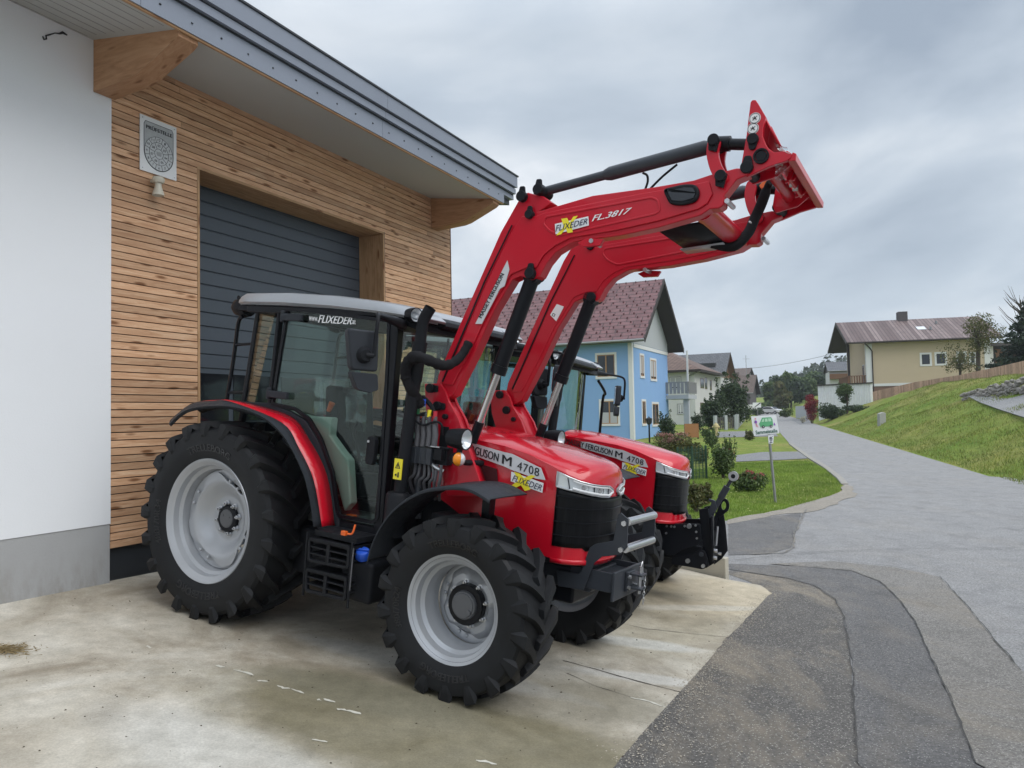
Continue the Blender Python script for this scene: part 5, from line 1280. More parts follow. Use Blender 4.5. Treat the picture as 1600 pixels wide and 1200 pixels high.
# concrete apron
def slabmat():
    m, nt, b = newmat('stained_concrete'); v = texmap(nt)
    tc = [n for n in nt.nodes if n.type == 'TEX_COORD'][0]
    n1 = noise(nt, v, .9, 6, .62, .6); n2 = noise(nt, v, 7, 6, .65); n3 = noise(nt, v, 80, 4, .7)
    c = ramp(nt, n1, [(.36, (.285, .245, .185)), (.48, (.43, .39, .32)), (.58, (.52, .485, .415)), (.72, (.62, .59, .53))]).outputs[0]
    # damp mossy stain with its own outline
    def blob(cx, cy, rx, ry, rot, soft=.5, wob=.9):
        mp = node(nt, 'ShaderNodeMapping'); mp.vector_type = 'TEXTURE'; mp.inputs['Location'].default_value = (cx, cy, 0); mp.inputs['Rotation'].default_value = (0, 0, rot); mp.inputs['Scale'].default_value = (rx, ry, 50)
        nt.links.new(tc.outputs['Object'], mp.inputs[0])
        ln = node(nt, 'ShaderNodeVectorMath', operation='LENGTH'); nt.links.new(mp.outputs[0], ln.inputs[0])
        nn = noise(nt, v, 1.6, 6, .6); ad = node(nt, 'ShaderNodeMath', operation='MULTIPLY_ADD'); nt.links.new(nn, ad.inputs[0]); ad.inputs[1].default_value = wob; nt.links.new(ln.outputs['Value'], ad.inputs[2])
        return mapr(nt, ad.outputs[0], 1.0+wob*.5-soft*.5, 1.0+wob*.5+soft*.5, 1, 0)
    for (cx, cy, rx, ry, ro, col, k) in ((-.35, 4.25, 1.55, .62, -.35, (.165, .145, .085), .85), (-.9, 4.75, .7, .22, -.4, (.18, .165, .115), .8), (1.2, 7.2, .8, 1.3, -.45, (.33, .29, .20), .55), (.35, 5.0, .55, .35, 0, (.21, .19, .14), .7), (-1.4, 3.8, .9, .3, -.5, (.50, .49, .455), .6), (-.6, 5.35, 1.0, .16, -.35, (.48, .48, .465), .5), (2.15, 8.2, 1.0, .75, .6, (.47, .395, .275), .8), (1.75, 7.6, .8, .10, .3, (.54, .51, .44), .6), (1.0, 6.3, .5, .12, -.1, (.56, .56, .53), .6), (.95, 5.5, .55, .10, -.1, (.56, .55, .52), .6)):
        f_ = blob(cx, cy, rx, ry, ro); mm = node(nt, 'ShaderNodeMath', operation='MULTIPLY'); nt.links.new(f_, mm.inputs[0]); mm.inputs[1].default_value = k
        c = mixc(nt, mm.outputs[0], c, col)
    c2 = ramp(nt, n2, [(.3, (.80, .80, .79)), (.7, (1.14, 1.14, 1.14))]); c = mixc(nt, 1.0, c, c2.outputs[0], 'MULTIPLY')
    c3 = ramp(nt, n3, [(.25, (.78, .78, .78)), (.75, (1.16, 1.16, 1.16))]); c = mixc(nt, 1.0, c, c3.outputs[0], 'MULTIPLY')
    nt.links.new(c, b.inputs['Base Color']); nt.links.new(mapr(nt, n1, .3, .65, .55, .85), b.inputs['Roughness'])
    bump(nt, b, n3, .35, .004); return m
MT['slab'] = slabmat()
sl_xy = [(-2.9, -3.4), (-1.55, -.2), (.55, 4.15), (1.10, 5.25), (1.51, 6.10), (2.0, 7.05), (2.40, 7.80), (2.83, 8.51), (2.80, 8.90), (2.45, 9.05), (.6, 10.6), (-.6, 14), (-8, 11), (-12, -1), (-9, -5)]
rb = MB(); n = len(sl_xy); 
e_ = []
for i, p in enumerate(sl_xy):
    q = sl_xy[(i+1) % n]; k = max(1, int(math.dist(p, q)/.12)) if i < 8 and i > 0 else 1
    for j in range(k):
        jx = rng.normal()*.008 if 0 < i < 8 else 0
        e_.append((p[0]+(q[0]-p[0])*j/k+jx, p[1]+(q[1]-p[1])*j/k))
n = len(e_)
rb.add([(x, y, slabz(x, y)+.012) for x, y in e_]+[(x, y, slabz(x, y)-.35) for x, y in e_], [tuple(range(n)), tuple(range(2*n-1, n-1, -1))]+[(i, (i+1) % n, (i+1) % n+n, i+n) for i in range(n)])
tag(rb.build('concrete_apron', MT['slab'], None, smooth=0), kind='structure')
def spx(px, py):
    d = ray(px, py); z = ((T1O-CAM)@SN)/(d@SN); p = CAM+d*z; return (float(p[0]), float(p[1]))
sz_ = lambda x, y: slabz(x, y)+.012
MT['joint'] = flat('concrete_joint', (.10, .09, .075), .9)
ribbon('apron_joint', [spx(*p) for p in ((880, 1035), (1000, 1068), (1066, 1085))], .014, .003, MT['joint'], sz_, .2)
ribbon('apron_joint', [spx(*p) for p in ((930, 968), (1010, 985), (1150, 1000))] , .008, .003, MT['joint'], sz_, .5)
ribbon('apron_crack', [spx(*p) for p in ((885, 1055), (930, 1075), (985, 1092))], .006, .003, MT['joint'], sz_, .6)
pm = MB()
for seg in (((337, 1043), (350, 1046)), ((365, 1050), (398, 1058)), ((402, 1067), (419, 1068)), ((433, 1075), (452, 1080)), ((455, 1080), (476, 1087)), ((505, 1096), (524, 1101)), ((495, 1098), (500, 1096)), ((526, 1111), (545, 1114), (565, 1119)), ((985, 1093), (1010, 1098), (1038, 1108)), ((487, 1160), (512, 1163)), ((230, 1012), (236, 1016)), ((744, 1192), (776, 1199))):
    q = [np.array(spx(*p)) for p in seg]; P_ = []
    for a, c in zip(q[:-1], q[1:]):
        for k in range(5): P_.append(a+(c-a)*k/5)
    P_.append(q[-1])
    l, r_ = [], []
    for i, p in enumerate(P_):
        d = P_[min(i+1, len(P_)-1)]-P_[max(i-1, 0)]; d = d/np.linalg.norm(d); nn = np.array([-d[1], d[0]]); w = .009*rng.uniform(.5, 1.5)*(.3 if i in (0, len(P_)-1) else 1); o_ = rng.normal()*.004
        for lst, s in ((l, 1), (r_, -1)): x, y = p+nn*(s*w+o_); lst.append((x, y, sz_(x, y)+.003))
    pm.grid([l, r_])
tag(pm.build('paint_drips', flat('cream_paint', (.56, .54, .47), .6), None, smooth=0), kind='structure')
# debris: grit along the edge of the apron and over the asphalt, straw at the left
dm = MB()
def bit(x, y, z, s):
    a = rng.uniform(0, 6.28, 2); v = [(x+s*math.cos(t_)*rng.uniform(.5, 1), y+s*math.sin(t_)*rng.uniform(.4, 1), z) for t_ in np.linspace(0, 5.2, 5)+a[0]]
    dm.add([(p[0], p[1], p[2]+.001) for p in v]+[(x, y, z+s*.6)], [(0, 1, 5), (1, 2, 5), (2, 3, 5), (3, 4, 5), (4, 0, 5)])
for k in range(2600):
    t_ = rng.uniform(0, 1); 
    i = rng.integers(2, 7); a, c = np.array(sl_xy[i]), np.array(sl_xy[i+1]); p = a+(c-a)*t_; d = (c-a)/np.linalg.norm(c-a)
    o_ = abs(rng.normal())*.10*(1 if rng.uniform() < .7 else 3); s_ = 1 if rng.uniform() < .6 else -.5
    x, y = p[0]+d[1]*o_*s_, p[1]-d[0]*o_*s_
    z = max(sz_(x, y), G(x, y)+.028) if s_ > 0 else sz_(x, y)
    bit(x, y, z, rng.uniform(.003, .009))
for k in range(2500):
    y = rng.uniform(2.5, 9)**1; x = rng.uniform(.4, 4.6)
    if x < .55+(y-4.15)*.5+.1: continue
    bit(x, y, G(x, y)+.03, rng.uniform(.002, .006))
tag(dm.build('grit', simple('pale_grit', (.36, .32, .26), .9, 0, .5, 40), None, smooth=0), kind='stuff')
dm = MB()
for k in range(260):
    x, y = rng.uniform(-3.5, .6), rng.uniform(3.2, 6.2); bit(x, y, sz_(x, y), rng.uniform(.003, .010))
for k in range(60):
    x, y = rng.uniform(0, 2.4), rng.uniform(5, 8.6)
    if x < .55+(y-4.15)*.5: bit(x, y, sz_(x, y), rng.uniform(.004, .012))
tag(dm.build('leaf_crumbs', simple('dark_litter', (.06, .045, .03), .9, 0, .5, 40), None, smooth=0), kind='stuff')
dm = MB()
cx0, cy0 = spx(10, 1021)
for k in range(420):
    a = rng.uniform(0, 6.28); r_ = abs(rng.normal())*.07; x, y = cx0+r_*math.cos(a)*1.5, cy0+r_*math.sin(a)*.9; b_ = rng.uniform(0, 3.14); L_ = rng.uniform(.01, .035)
    z = sz_(x, y)+rng.uniform(.002, .02); dx, dy = L_*math.cos(b_), L_*math.sin(b_)
    dm.add([(x-dx, y-dy, z), (x+dx, y+dy, z+rng.uniform(-.002, .01)), (x+dx-dy*.1, y+dy+dx*.1, z), (x-dx-dy*.1, y-dy+dx*.1, z)], [(0, 1, 2, 3)])
tag(dm.build('straw_litter', simple('straw', (.30, .23, .12), .9, 0, .4, 60), None, smooth=0), kind='stuff')
# low concrete wedge wall at the far edge of the apron
a0, a1 = np.array(onG(1128, 905)[:2]), np.array([.8, 10.3])
a0 = np.array([2.50, 9.16])
d = (a1-a0)/np.linalg.norm(a1-a0); nn = np.array([-d[1], d[0]])*.06
vv = []
for p, hz in ((a0, .30), (a1, .42)):
    z = G(*p)
    for s in (-1, 1):
        for zz in (-.2, hz): vv.append((p[0]+nn[0]*s, p[1]+nn[1]*s, z+zz))
lw = MB().add(vv, [(0, 1, 3, 2), (4, 6, 7, 5), (0, 4, 5, 1), (2, 3, 7, 6), (0, 2, 6, 4), (1, 5, 7, 3)]).build('low_wall', simple('cream_concrete', (.42, .39, .32), .8, 0, .25, 5, .2, 40), None, smooth=0, bevel=.012)
tag(lw, 'low pale concrete wall end behind the black front linkage', 'wall')
# ------------------------------------------------------------------ houses
def tilemat(name, c0, c1, sx=3.0, sz=2.4, rows=True, rough=.6):
    """roof tiles: courses run along local y, columns of small snow guards"""
    m, nt, b = newmat(name); v = texmap(nt, coord='UV')
    br = node(nt, 'ShaderNodeTexBrick'); nt.links.new(v, br.inputs['Vector'])
    br.inputs['Color1'].default_value = (*c0, 1); br.inputs['Color2'].default_value = (*c1, 1); br.inputs['Mortar'].default_value = (*[x*.28 for x in c0], 1)
    br.inputs['Scale'].default_value = 1; br.inputs['Mortar Size'].default_value = .035; br.inputs['Mortar Smooth'].default_value = .3; br.inputs['Brick Width'].default_value = sx; br.inputs['Row Height'].default_value = sz; br.inputs['Bias'].default_value = 0
    n = noise(nt, v, 1.5, 5); c = ramp(nt, n, [(.3, (.8, .8, .8)), (.7, (1.2, 1.2, 1.2))]); cc = mixc(nt, 1.0, br.outputs['Color'], c.outputs[0], 'MULTIPLY')
    nt.links.new(cc, b.inputs['Base Color']); b.inputs['Roughness'].default_value = rough
    bump(nt, b, br.outputs['Fac'], -.6, .03); return m
def uvroof(o, ax_u, ax_v):
    me = o.data; uv = me.uv_layers.new(name='uv')
    for p in me.polygons:
        for li in p.loop_indices:
            co = me.vertices[me.loops[li].vertex_index].co; uv.data[li].uv = (co.dot(ax_u), co.dot(ax_v))
MT['tile_red'] = tilemat('plum_metal_shingles', (.155, .072, .075), (.185, .090, .092), 1.05, .42)
MT['tile_brown'] = tilemat('brown_clay_tiles', (.13, .075, .055), (.19, .12, .09), .35, .4)
MT['tile_grey'] = tilemat('grey_fibre_slates', (.10, .105, .115), (.13, .13, .14), .6, .4)
MT['tile_old'] = tilemat('old_brown_tiles', (.11, .075, .06), (.15, .105, .085), .4, .4)
MT['tile_row'] = tilemat('weathered_roof_sheets', (.11, .070, .066), (.25, .19, .18), .38, 40)
MT['blue_wall'] = plaster('light_blue_plaster', (.235, .40, .68), .2, 40, .05)
MT['hwhite'] = plaster('white_house_plaster', (.60, .60, .59), .2, 30, .08)
MT['yellow_wall'] = plaster('pale_ochre_plaster', (.54, .435, .31), .2, 30, .05)
MT['brown_plinth'] = plaster('brown_plinth', (.22, .13, .10), .2, 30, .1)
MT['trim'] = flat('white_trim', (.70, .70, .70), .6)
MT['gable_grey'] = plaster('grey_gable_plaster', (.42, .44, .46), .2, 30, .05)
MT['timber'] = simple('dark_timber', (.030, .022, .020), .7, 0, .3, 12)
MT['timber_b'] = simple('brown_timber', (.17, .085, .045), .7, 0, .3, 12)
MT['barn'] = simple('weathered_barn_boards', (.085, .075, .080), .8, 0, .35, 9)
MT['wframe'] = simple('oak_window_frame', (.36, .20, .10), .5, 0, .1, 20)
MT['wglass'] = flat('window_pane', (.03, .035, .045), .06)
MT['curtain'] = flat('net_curtain', (.45, .45, .47), .8)
MT['shutter'] = flat('dark_red_shutter', (.10, .025, .02), .6)
MT['gutter'] = simple('zinc_gutter', (.30, .30, .31), .45, .5)
class House:
    def __init__(s, name, label, C, bx, cat='house'):
        bx = np.array([bx[0], bx[1], 0.]); bx /= np.linalg.norm(bx); s.bx = bx; s.by = np.array([-bx[1], bx[0], 0])
        s.R = np.stack([s.bx, s.by, [0, 0, 1]], 1); s.C = np.array([C[0], C[1], 0.])
        s.root = empty(name, s.C, s.R); tag(s.root, label, cat)
    def hit(s, px, py, axis, c):
        o = s.R.T @ (CAM-s.C); d = s.R.T @ ray(px, py); t = (c-o[axis])/d[axis]; p = o+d*t; return p
    def gable(s, Wd, L, z0, ze, zr, ov, ovg, wall, roof, gmat=None, rt=.18, under=None):
        """ridge along local y, gables at y=0 and y=L"""
        b = MB(); pts = [(0, z0), (Wd, z0), (Wd, ze), (0, ze)]
        b.prism(pts, 0, L); b.build('wall', MT[wall], s.root, smooth=0)
        k = (zr-ze)/(Wd/2+ov)
        MB().prism([(0.0, ze+.002), (Wd, ze+.002), (Wd, ze+k*ov-.01), (Wd/2, zr-.02), (0, ze+k*ov-.01)], .0 if gmat is None else -.03, L).build('gable_wall', MT[gmat or wall], s.root, smooth=0)
        b = MB(); a = [(-ov, ze), (Wd/2, zr), (Wd/2, zr+rt*1.2), (-ov-.03, ze+rt)]; c = [(Wd+ov, ze), (Wd/2, zr), (Wd/2, zr+rt*1.2), (Wd+ov+.03, ze+rt)]
        rf = None
        for q in (a, c):
            b = MB().prism([(x, z+.0) for x, z in q], -ovg, L+ovg); o = b.build('roof', MT[roof], s.root, smooth=0)
            sl = Vector((q[1][0]-q[0][0], 0, q[1][1]-q[0][1])).normalized(); uvroof(o, Vector((0, 1, 0)), sl); rf = rf or o
            u = MB().prism([(q[0][0], q[0][1]-.04), (q[1][0], q[1][1]-.04), (q[1][0], q[1][1]-.004), (q[0][0], q[0][1]-.004)], -ovg+.02, L+ovg-.02); u.build('eaves_boards', MT[under or 'timber'], s.root, smooth=0)
            u = MB().prism([(q[0][0], q[0][1]-.12), (q[1][0], q[1][1]-.12), (q[2][0], q[2][1]+.03), (q[3][0], q[3][1]+.03)], -ovg-.05, -ovg-.002); u.build('bargeboard', MT['timber'], s.root, smooth=0)
        for q in (a, c):
            x = q[3][0]; MB().tube([(x+(-.05 if x < 0 else .05), -ovg, q[0][1]+rt*.4), (x+(-.05 if x < 0 else .05), L+ovg, q[0][1]+rt*.4)], .08, 8).build('gutter', MT['gutter'], s.root)
        s.rf = rf; return rf
    def window(s, face, c0, z0, c1, z1, surround=.14, frame='wframe', bars=1, sm='trim', blind=None):
        """face 'x' : plane x=0 seen from -x ; 'y' : plane y=0 seen from -y"""
        def bb(m, a0, a1, d0, d1, b0, b1):
            if face == 'x': m.bb(-d1, -d0, a0, a1, b0, b1)
            else: m.bb(a0, a1, -d1, -d0, b0, b1)
            return m
        a0, a1 = min(c0, c1), max(c0, c1); b0, b1 = min(z0, z1), max(z0, z1); f = .055
        m = MB(); w = surround
        if w:
            bb(m, a0-w, a1+w, 0, .03, b1, b1+w); bb(m, a0-w, a1+w, 0, .05, b0-w, b0); bb(m, a0-w, a0, 0, .03, b0, b1); bb(m, a1, a1+w, 0, .03, b0, b1)
        root = (m.build('window', MT[sm], s.root, smooth=0) if w else None)
        m = MB(); bb(m, a0, a1, .004, .026, b1-f, b1); bb(m, a0, a1, .004, .026, b0, b0+f); bb(m, a0, a0+f, .004, .026, b0+f, b1-f); bb(m, a1-f, a1, .004, .026, b0+f, b1-f)
        for k in range(bars): xm = a0+(a1-a0)*(k+1)/(bars+1); bb(m, xm-f*.8, xm+f*.8, .004, .028, b0+f, b1-f)
        fr = m.build('window_frame' if root else 'window', MT[frame], root or s.root, smooth=0); root = root or fr
        bb(MB(), a0+f, a1-f, .002, .008, b0+f, b1-f).build('pane', MT['wglass'], root, smooth=0)
        if blind: bb(MB(), a0+f, a1-f, .008, .012, b0+f+(0 if blind == 'low' else (b1-b0)*.1), b1-f if blind != 'low' else b0+(b1-b0)*.5).build('curtain', MT['curtain'], root, smooth=0)
        return root
    def wpx(s, face, tl, br, **k):
        ax = 0 if face == 'x' else 1; p = s.hit(*tl, ax, 0); q = s.hit(*br, ax, 0); c = 1-ax
        return s.window(face, p[c], q[2], q[c], p[2], **k)
# blue house
E_ = np.array([8.53, 49.0])
Cb = E_-np.array([.9008, -.4343])*1.1+np.array([.4343, .9008])*.7
bh = House('blue_house', 'light blue two storey house with a plum shingle roof beyond the farther tractor', Cb, (.4343, .9008))
rf = bh.gable(9.3, 24, -.5, 6.63, 11.2, .7, 1.1, 'blue_wall', 'tile_red', 'gable_grey')
for tl, br in (((933, 555), (961, 588)), ((939, 627), (966, 662))): bh.wpx('x', tl, br, blind='low' if tl[1] > 600 else None)
for tl, br in (((1000, 555), (1006, 588)), ((1016, 562), (1025, 593)), ((1003, 627), (1009, 662)), ((1019, 631), (1029, 663))): bh.wpx('y', tl, br, blind='full' if tl[1] < 600 else None)
for k in range(1, 5): bh.window('x', 9.0+k*3.2, 4.2, 10.2+k*3.2, 5.6) 
MB().bb(-.03, .30, -.04, -.0, -.4, 6.6).bb(-.04, -.001, -.04, .22, -.4, 6.6).build('corner_trim', MT['trim'], bh.root, smooth=0)
MB().bb(.45, 9.3, -.05, -.001, 6.35, 6.6).build('gable_trim', MT['trim'], bh.root, smooth=0)
gmt = simple('dark_plum_metal', (.09, .03, .035), .5); sn = MB(); gd = None; cnt = 0
for i in range(14):
    for j in range(30):
        x = -.45+i*.385; z = 6.63+.18+(11.2-6.63)/(4.65+.7)*(x+.7)+.03; y = -.9+j*.72+(i % 2)*.36
        if cnt < 100 and j < 8:
            if gd is None: q = gd = MB().box((0, 0, 0), (.14, .07, .16)).build('snow_guard', gmt, rf, smooth=0)
            else: q = gd.copy(); COL.objects.link(q); q.parent = rf
            q.location = (x, y, z); cnt += 1
        else: sn.box((x, y, z), (.14, .07, .16), None)
sn.build('farther_snow_guards', gmt, rf, smooth=0)['kind'] = 'stuff'
p = bh.hit(934, 478, 0, 3.2); MB().bb(2.8, 3.6, p[1]-.4, p[1]+.45, 9.0, 11.0).build('chimney', simple('plum_sheet', (.20, .06, .06), .5), bh.root, smooth=0)
b = MB(); b.bb(8.6, 11.4, -1.7, .2, 3.0, 3.3); b.build('balcony', MT['gable_grey'], bh.root, smooth=0)
b = MB(); b.bb(8.6, 11.4, -1.74, -1.68, 4.2, 4.28); b.bb(8.56, 8.62, -1.7, .1, 4.2, 4.28)
for k in range(10): b.bb(8.62+k*.28, 8.84+k*.28, -1.73, -1.69, 3.4, 4.2)
for k in range(6): b.bb(8.57, 8.60, -1.66+k*.29, -1.45+k*.29, 3.4, 4.2)
b.build('balcony_railing', MT['gutter'], bh.root, smooth=0)
MB().bb(8.7, 8.82, -1.7, -1.58, 3.3, 6.6).build('balcony_post', MT['trim'], bh.root, smooth=0); MB().bb(9.0, 9.4, -1.6, -1.2, -.3, 3.0).build('balcony_pier', MT['gable_grey'], bh.root, smooth=0)
MB().bb(4.5, 6.5, -1.0, 0, 6.5, 8.9).bb(4.3, 4.6, -1.08, 0, 8.3, 8.5).build('roof_brace', MT['timber'], bh.root, smooth=0) if False else None
# white house with a hipped roof
def cornerat(px, Y): return np.array([(px-800)/FPX*Y*1.0008, Y])
Yw = 86.; Cw = atY(1087, 650, Yw)[:2]
wh = House('white_house', 'white house with a brown hipped tile roof and downpipe beside the blue house', Cw, (.4343, .9008))
def zat(px, py, Y): return float(atY(px, py, Y)[2])
ze = zat(1087, 577, Yw); zr = ze+3.1; Ww, Lw = 12, 14
MB().bb(0, Ww, 0, Lw, -1, ze).build('wall', MT['hwhite'], wh.root, smooth=0)
o_ = .9
P4 = [(-o_, -o_, ze-.05), (Ww+o_, -o_, ze-.05), (Ww+o_, Lw+o_, ze-.05), (-o_, Lw+o_, ze-.05), (Ww/2, Ww/2-.2, zr+.3), (Ww/2, Lw-3, zr+.3)]
rr_ = MB().add(P4, [(0, 1, 4), (1, 2, 5, 4), (2, 3, 5), (3, 0, 4, 5)]).build('roof', MT['tile_brown'], wh.root, smooth=0); uvroof(rr_, Vector((.7, .7, 0)), Vector((0, 0, 2)))
MB().bb(-o_+.02, Ww+o_-.02, -o_+.02, Lw+o_-.02, ze-.28, ze-.06).build('eaves_boards', MT['timber'], wh.root, smooth=0)
MB().bb(Ww/2-.4, Ww/2+.4, 4.6, 5.4, zr-.6, zr+1.2).build('chimney', simple('grey_chimney', (.12, .12, .13), .7), wh.root, smooth=0)
for tl, br in (((1094, 591), (1100, 607)), ((1101, 590), (1105, 608)), ((1109, 594), (1112, 610)), ((1094, 629), (1100, 647))): wh.wpx('y', tl, br, frame='shutter', bars=0, surround=0)
for tl, br in (((1047, 590), (1064, 607)), ((1059, 632), (1068, 646))): wh.wpx('x', tl, br, surround=.08, sm='gutter', frame='trim', blind='full')
MB().tube([(-.3, -.85, ze-.2), (-.2, .6, ze-.7), (-.12, .75, ze-1.3), (-.12, .75, -.5)], .07, 8).build('downpipe', MT['gutter'], wh.root)
# white house with the slate roof
Y3 = 122.; C3 = atY(1127, 640, Y3)[:2]
gh = House('grey_roofed_house', 'white house with a slate grey roof and wooden gable, third along the road', C3, (.4343, .9008))
gh.gable(9, 14, -.5, zat(1127, 589, Y3), zat(1142, 553, Y3+4), .6, .9, 'hwhite', 'tile_grey', 'timber_b', under='timber_b')
for tl, br in (((1129, 593), (1130.5, 611)), ((1132, 596), (1133.6, 611)), ((1135.2, 598), (1136.6, 611))): gh.wpx('y', tl, br, frame='trim', bars=0, surround=0)
MB().bb(-.8, 9, -.6, -.02, -.5, zat(1127, 615, Y3)).build('base_storey', MT['gable_grey'], gh.root, smooth=0)
b = MB(); b.prism([(1.2, zat(1115, 572, Y3)), (1.2, zat(1115, 566, Y3)), (5, zat(1115, 563, Y3)), (5, zat(1115, 570, Y3))], 1, 11); b.build('dormer', MT['tile_grey'], gh.root, smooth=0)
b = MB(); b.bb(1.6, 4, 2, 10, zat(1115, 580, Y3), zat(1115, 568, Y3)); b.build('dormer_wall', MT['trim'], gh.root, smooth=0)
# barn
Y4 = 148.; C4 = atY(1172, 640, Y4)[:2]
ba = House('barn', 'brown roofed barn with dark board gable near the parked cars', C4, (.4343, .9008), 'barn')
ba.gable(8.6, 16, .5, zat(1172, 615, Y4), zat(1181, 587, Y4+3), .5, .8, 'barn', 'tile_old', 'barn')
MB().bb(-.05, 8.65, -.06, 16, .3, zat(1172, 632, Y4)).build('plastered_base', MT['hwhite'], ba.root, smooth=0)
MB().bb(4.0, 4.8, 2.5, 3.3, 8.5, zat(1181, 579, Y4)).build('chimney', simple('brick_chimney', (.16, .12, .11), .8), ba.root, smooth=0)
ba.window('y', 4, zat(1181, 612, Y4), 5, zat(1181, 605, Y4), surround=0, frame='gable_grey', bars=0)
Y5 = 175.; C5 = atY(1168, 640, Y5)[:2]
fh = House('far_shed', 'small grey gabled shed rising behind the barn roof', C5, (.4343, .9008), 'shed')
fh.gable(8, 14, .5, zat(1168, 588, Y5), zat(1163, 575, Y5), .5, .6, 'gable_grey', 'tile_old', 'gable_grey')
# yellow house on the bank
Py = np.array([39.8, 86.]); yh = House('yellow_house', 'pale yellow house with a brown sheet roof on the grass bank', Py, (.25, .968))
# local x = (.22,.975) into the scene, local y = (-.975,.22) to the left : long wall is the plane x=0
Wy = 12.6; L_ = 12.4
yh2 = yh
zb_, ze_, zr_ = 4.75, 9.35, 12.3
def B3(x0, x1, y0, y1, z0, z1, n, mt_): return MB().bb(x0, x1, y0, y1, z0, z1).build(n, MT[mt_], yh.root, smooth=0)
B3(0, Wy, -L_, 0, zb_, ze_, 'wall', 'yellow_wall'); B3(.05, Wy, -L_, -.02, 1.0, zb_-.004, 'cellar_wall', 'brown_plinth'); B3(-.04, .0-.001, -L_, .02, zb_-.25, zb_+.05, 'base_trim', 'trim')
B3(-.05, -.001, -.62, .03, zb_, ze_-.05, 'corner_trim', 'trim'); B3(-.001, .5, .002, .05, zb_, ze_-.05, 'corner_trim', 'trim'); B3(-.05, -.001, -L_, -L_+.6, zb_, ze_-.05, 'corner_trim', 'trim')
MB().prism([(0, ze_+.01), (Wy, ze_+.01), (Wy/2, zr_-.1)], -L_, 0).build('gable_wall', MT['yellow_wall'], yh.root, smooth=0)
ov = .8; k = (zr_-ze_)/(Wy/2+ov)
for q in ([(-ov, ze_), (Wy/2, zr_), (Wy/2, zr_+.2), (-ov, ze_+.16)], [(Wy+ov, ze_), (Wy/2, zr_), (Wy/2, zr_+.2), (Wy+ov, ze_+.16)]):
    o = MB().prism(q, -L_-1.0, 2.1).build('roof', MT['tile_row'], yh.root, smooth=0); uvroof(o, Vector((0, 1, 0)), Vector((1, 0, .2)).normalized())
    MB().prism([(q[0][0], q[0][1]-.06), (q[1][0], q[1][1]-.06), (q[1][0], q[1][1]-.004), (q[0][0], q[0][1]-.004)], -L_-.98, 2.08).build('eaves_boards', MT['timber'], yh.root, smooth=0)
    MB().prism([(q[0][0], q[0][1]-.16), (q[1][0], q[1][1]-.16), (q[2][0], q[2][1]+.03), (q[3][0], q[3][1]+.03)], 2.102, 2.16).build('bargeboard', MT['timber'], yh.root, smooth=0)
MB().tube([(-.86, 2.1, ze_+.03), (-.86, -L_-1, ze_+.03)], .09, 8).tube([(-.8, .3, ze_), (-.12, -.35, ze_-.5), (-.12, -.6, ze_-.9), (-.12, -.6, 2.6)], .06, 6).build('gutter', MT['timber'], yh.root)
for tl, br in (((1440, 554), (1453, 569)), ((1463, 553), (1477, 568)), ((1497, 552), (1508, 566)), ((1517, 553), (1523, 567))): yh.wpx('x', tl, br, surround=.2, frame='timber', bars=0)
rfp = yh.hit(1409, 495, 0, Wy/2); B3(Wy/2-.6, Wy/2+.5, rfp[1]-.5, rfp[1]+.5, zr_-.6, zr_+1.1, 'chimney', 'barn')
def roofz(x): return ze_+.18+k*(x+ov)
p_ = yh.hit(1439, 515, 0, 2.8)
o = MB().box((2.8, p_[1], roofz(2.8)+.04), (1.1, .9, .06), Matrix.Rotation(-math.atan(k), 3, 'Y')).build('skylight', MT['reflector'], yh.root, smooth=0)
for px, x in ((1463, 4.2), (1454, 2.2)):
    p_ = yh.hit(px, 510, 0, x); MB().tube([(x, p_[1], roofz(x)), (x, p_[1], roofz(x)+.35)], .13, 8).build('roof_vent', MT['gutter'], yh.root)
# balcony at the left gable
B3(0.2, 7, .05, 1.9, zb_-.2, zb_, 'terrace', 'timber')
b = MB()
b.bb(.2, 7, 1.86, 1.94, zb_+.95, zb_+1.03); b.bb(.2, .28, .05, 1.9, zb_+.95, zb_+1.03)
for i in range(24): b.bb(.22+i*.28, .36+i*.28, 1.87, 1.92, zb_+.05, zb_+.95)
for i in range(7): b.bb(.22, .26, .12+i*.27, .26+i*.27, zb_+.05, zb_+.95)
b.build('balcony_railing', MT['timber_b'], yh.root, smooth=0)
MB().bb(1.0, 1.25, 1.55, 1.8, zb_, ze_).build('balcony_post', MT['timber'], yh.root, smooth=0)
o = MB().bb(1.2, 2.2, .0, .06, zb_+.1, zb_+2.3).build('terrace_door', MT['trim'], yh.root, smooth=0); MB().bb(1.3, 2.1, .06, .09, zb_+.2, zb_+2.2).build('pane', MT['wglass'], o, smooth=0)
# dark garage right of it
gp_ = atY(1548, 600, 88)[:2]; dg = House('dark_garage', 'dark brown flat roofed garage to the right of the yellow house', gp_, (.22, .975), 'garage')
MB().bb(0, 6, -9, 0, 1, zat(1560, 541, 88)).build('wall', MT['timber'], dg.root, smooth=0); MB().bb(-.5, 6.5, -9.5, .6, zat(1560, 541, 88), zat(1560, 536, 88)).build('roof', MT['barn'], dg.root, smooth=0)
MB().bb(-.03, 0, -.4, .0, 1, zat(1560, 541, 88)).build('wall_post', MT['trim'], dg.root, smooth=0)
MB().bb(-.04, -.002, -4.4, -.6, zat(1560, 575, 88)+.2, zat(1560, 546, 88)).build('garage_door', MT['timber_b'], dg.root, smooth=0)
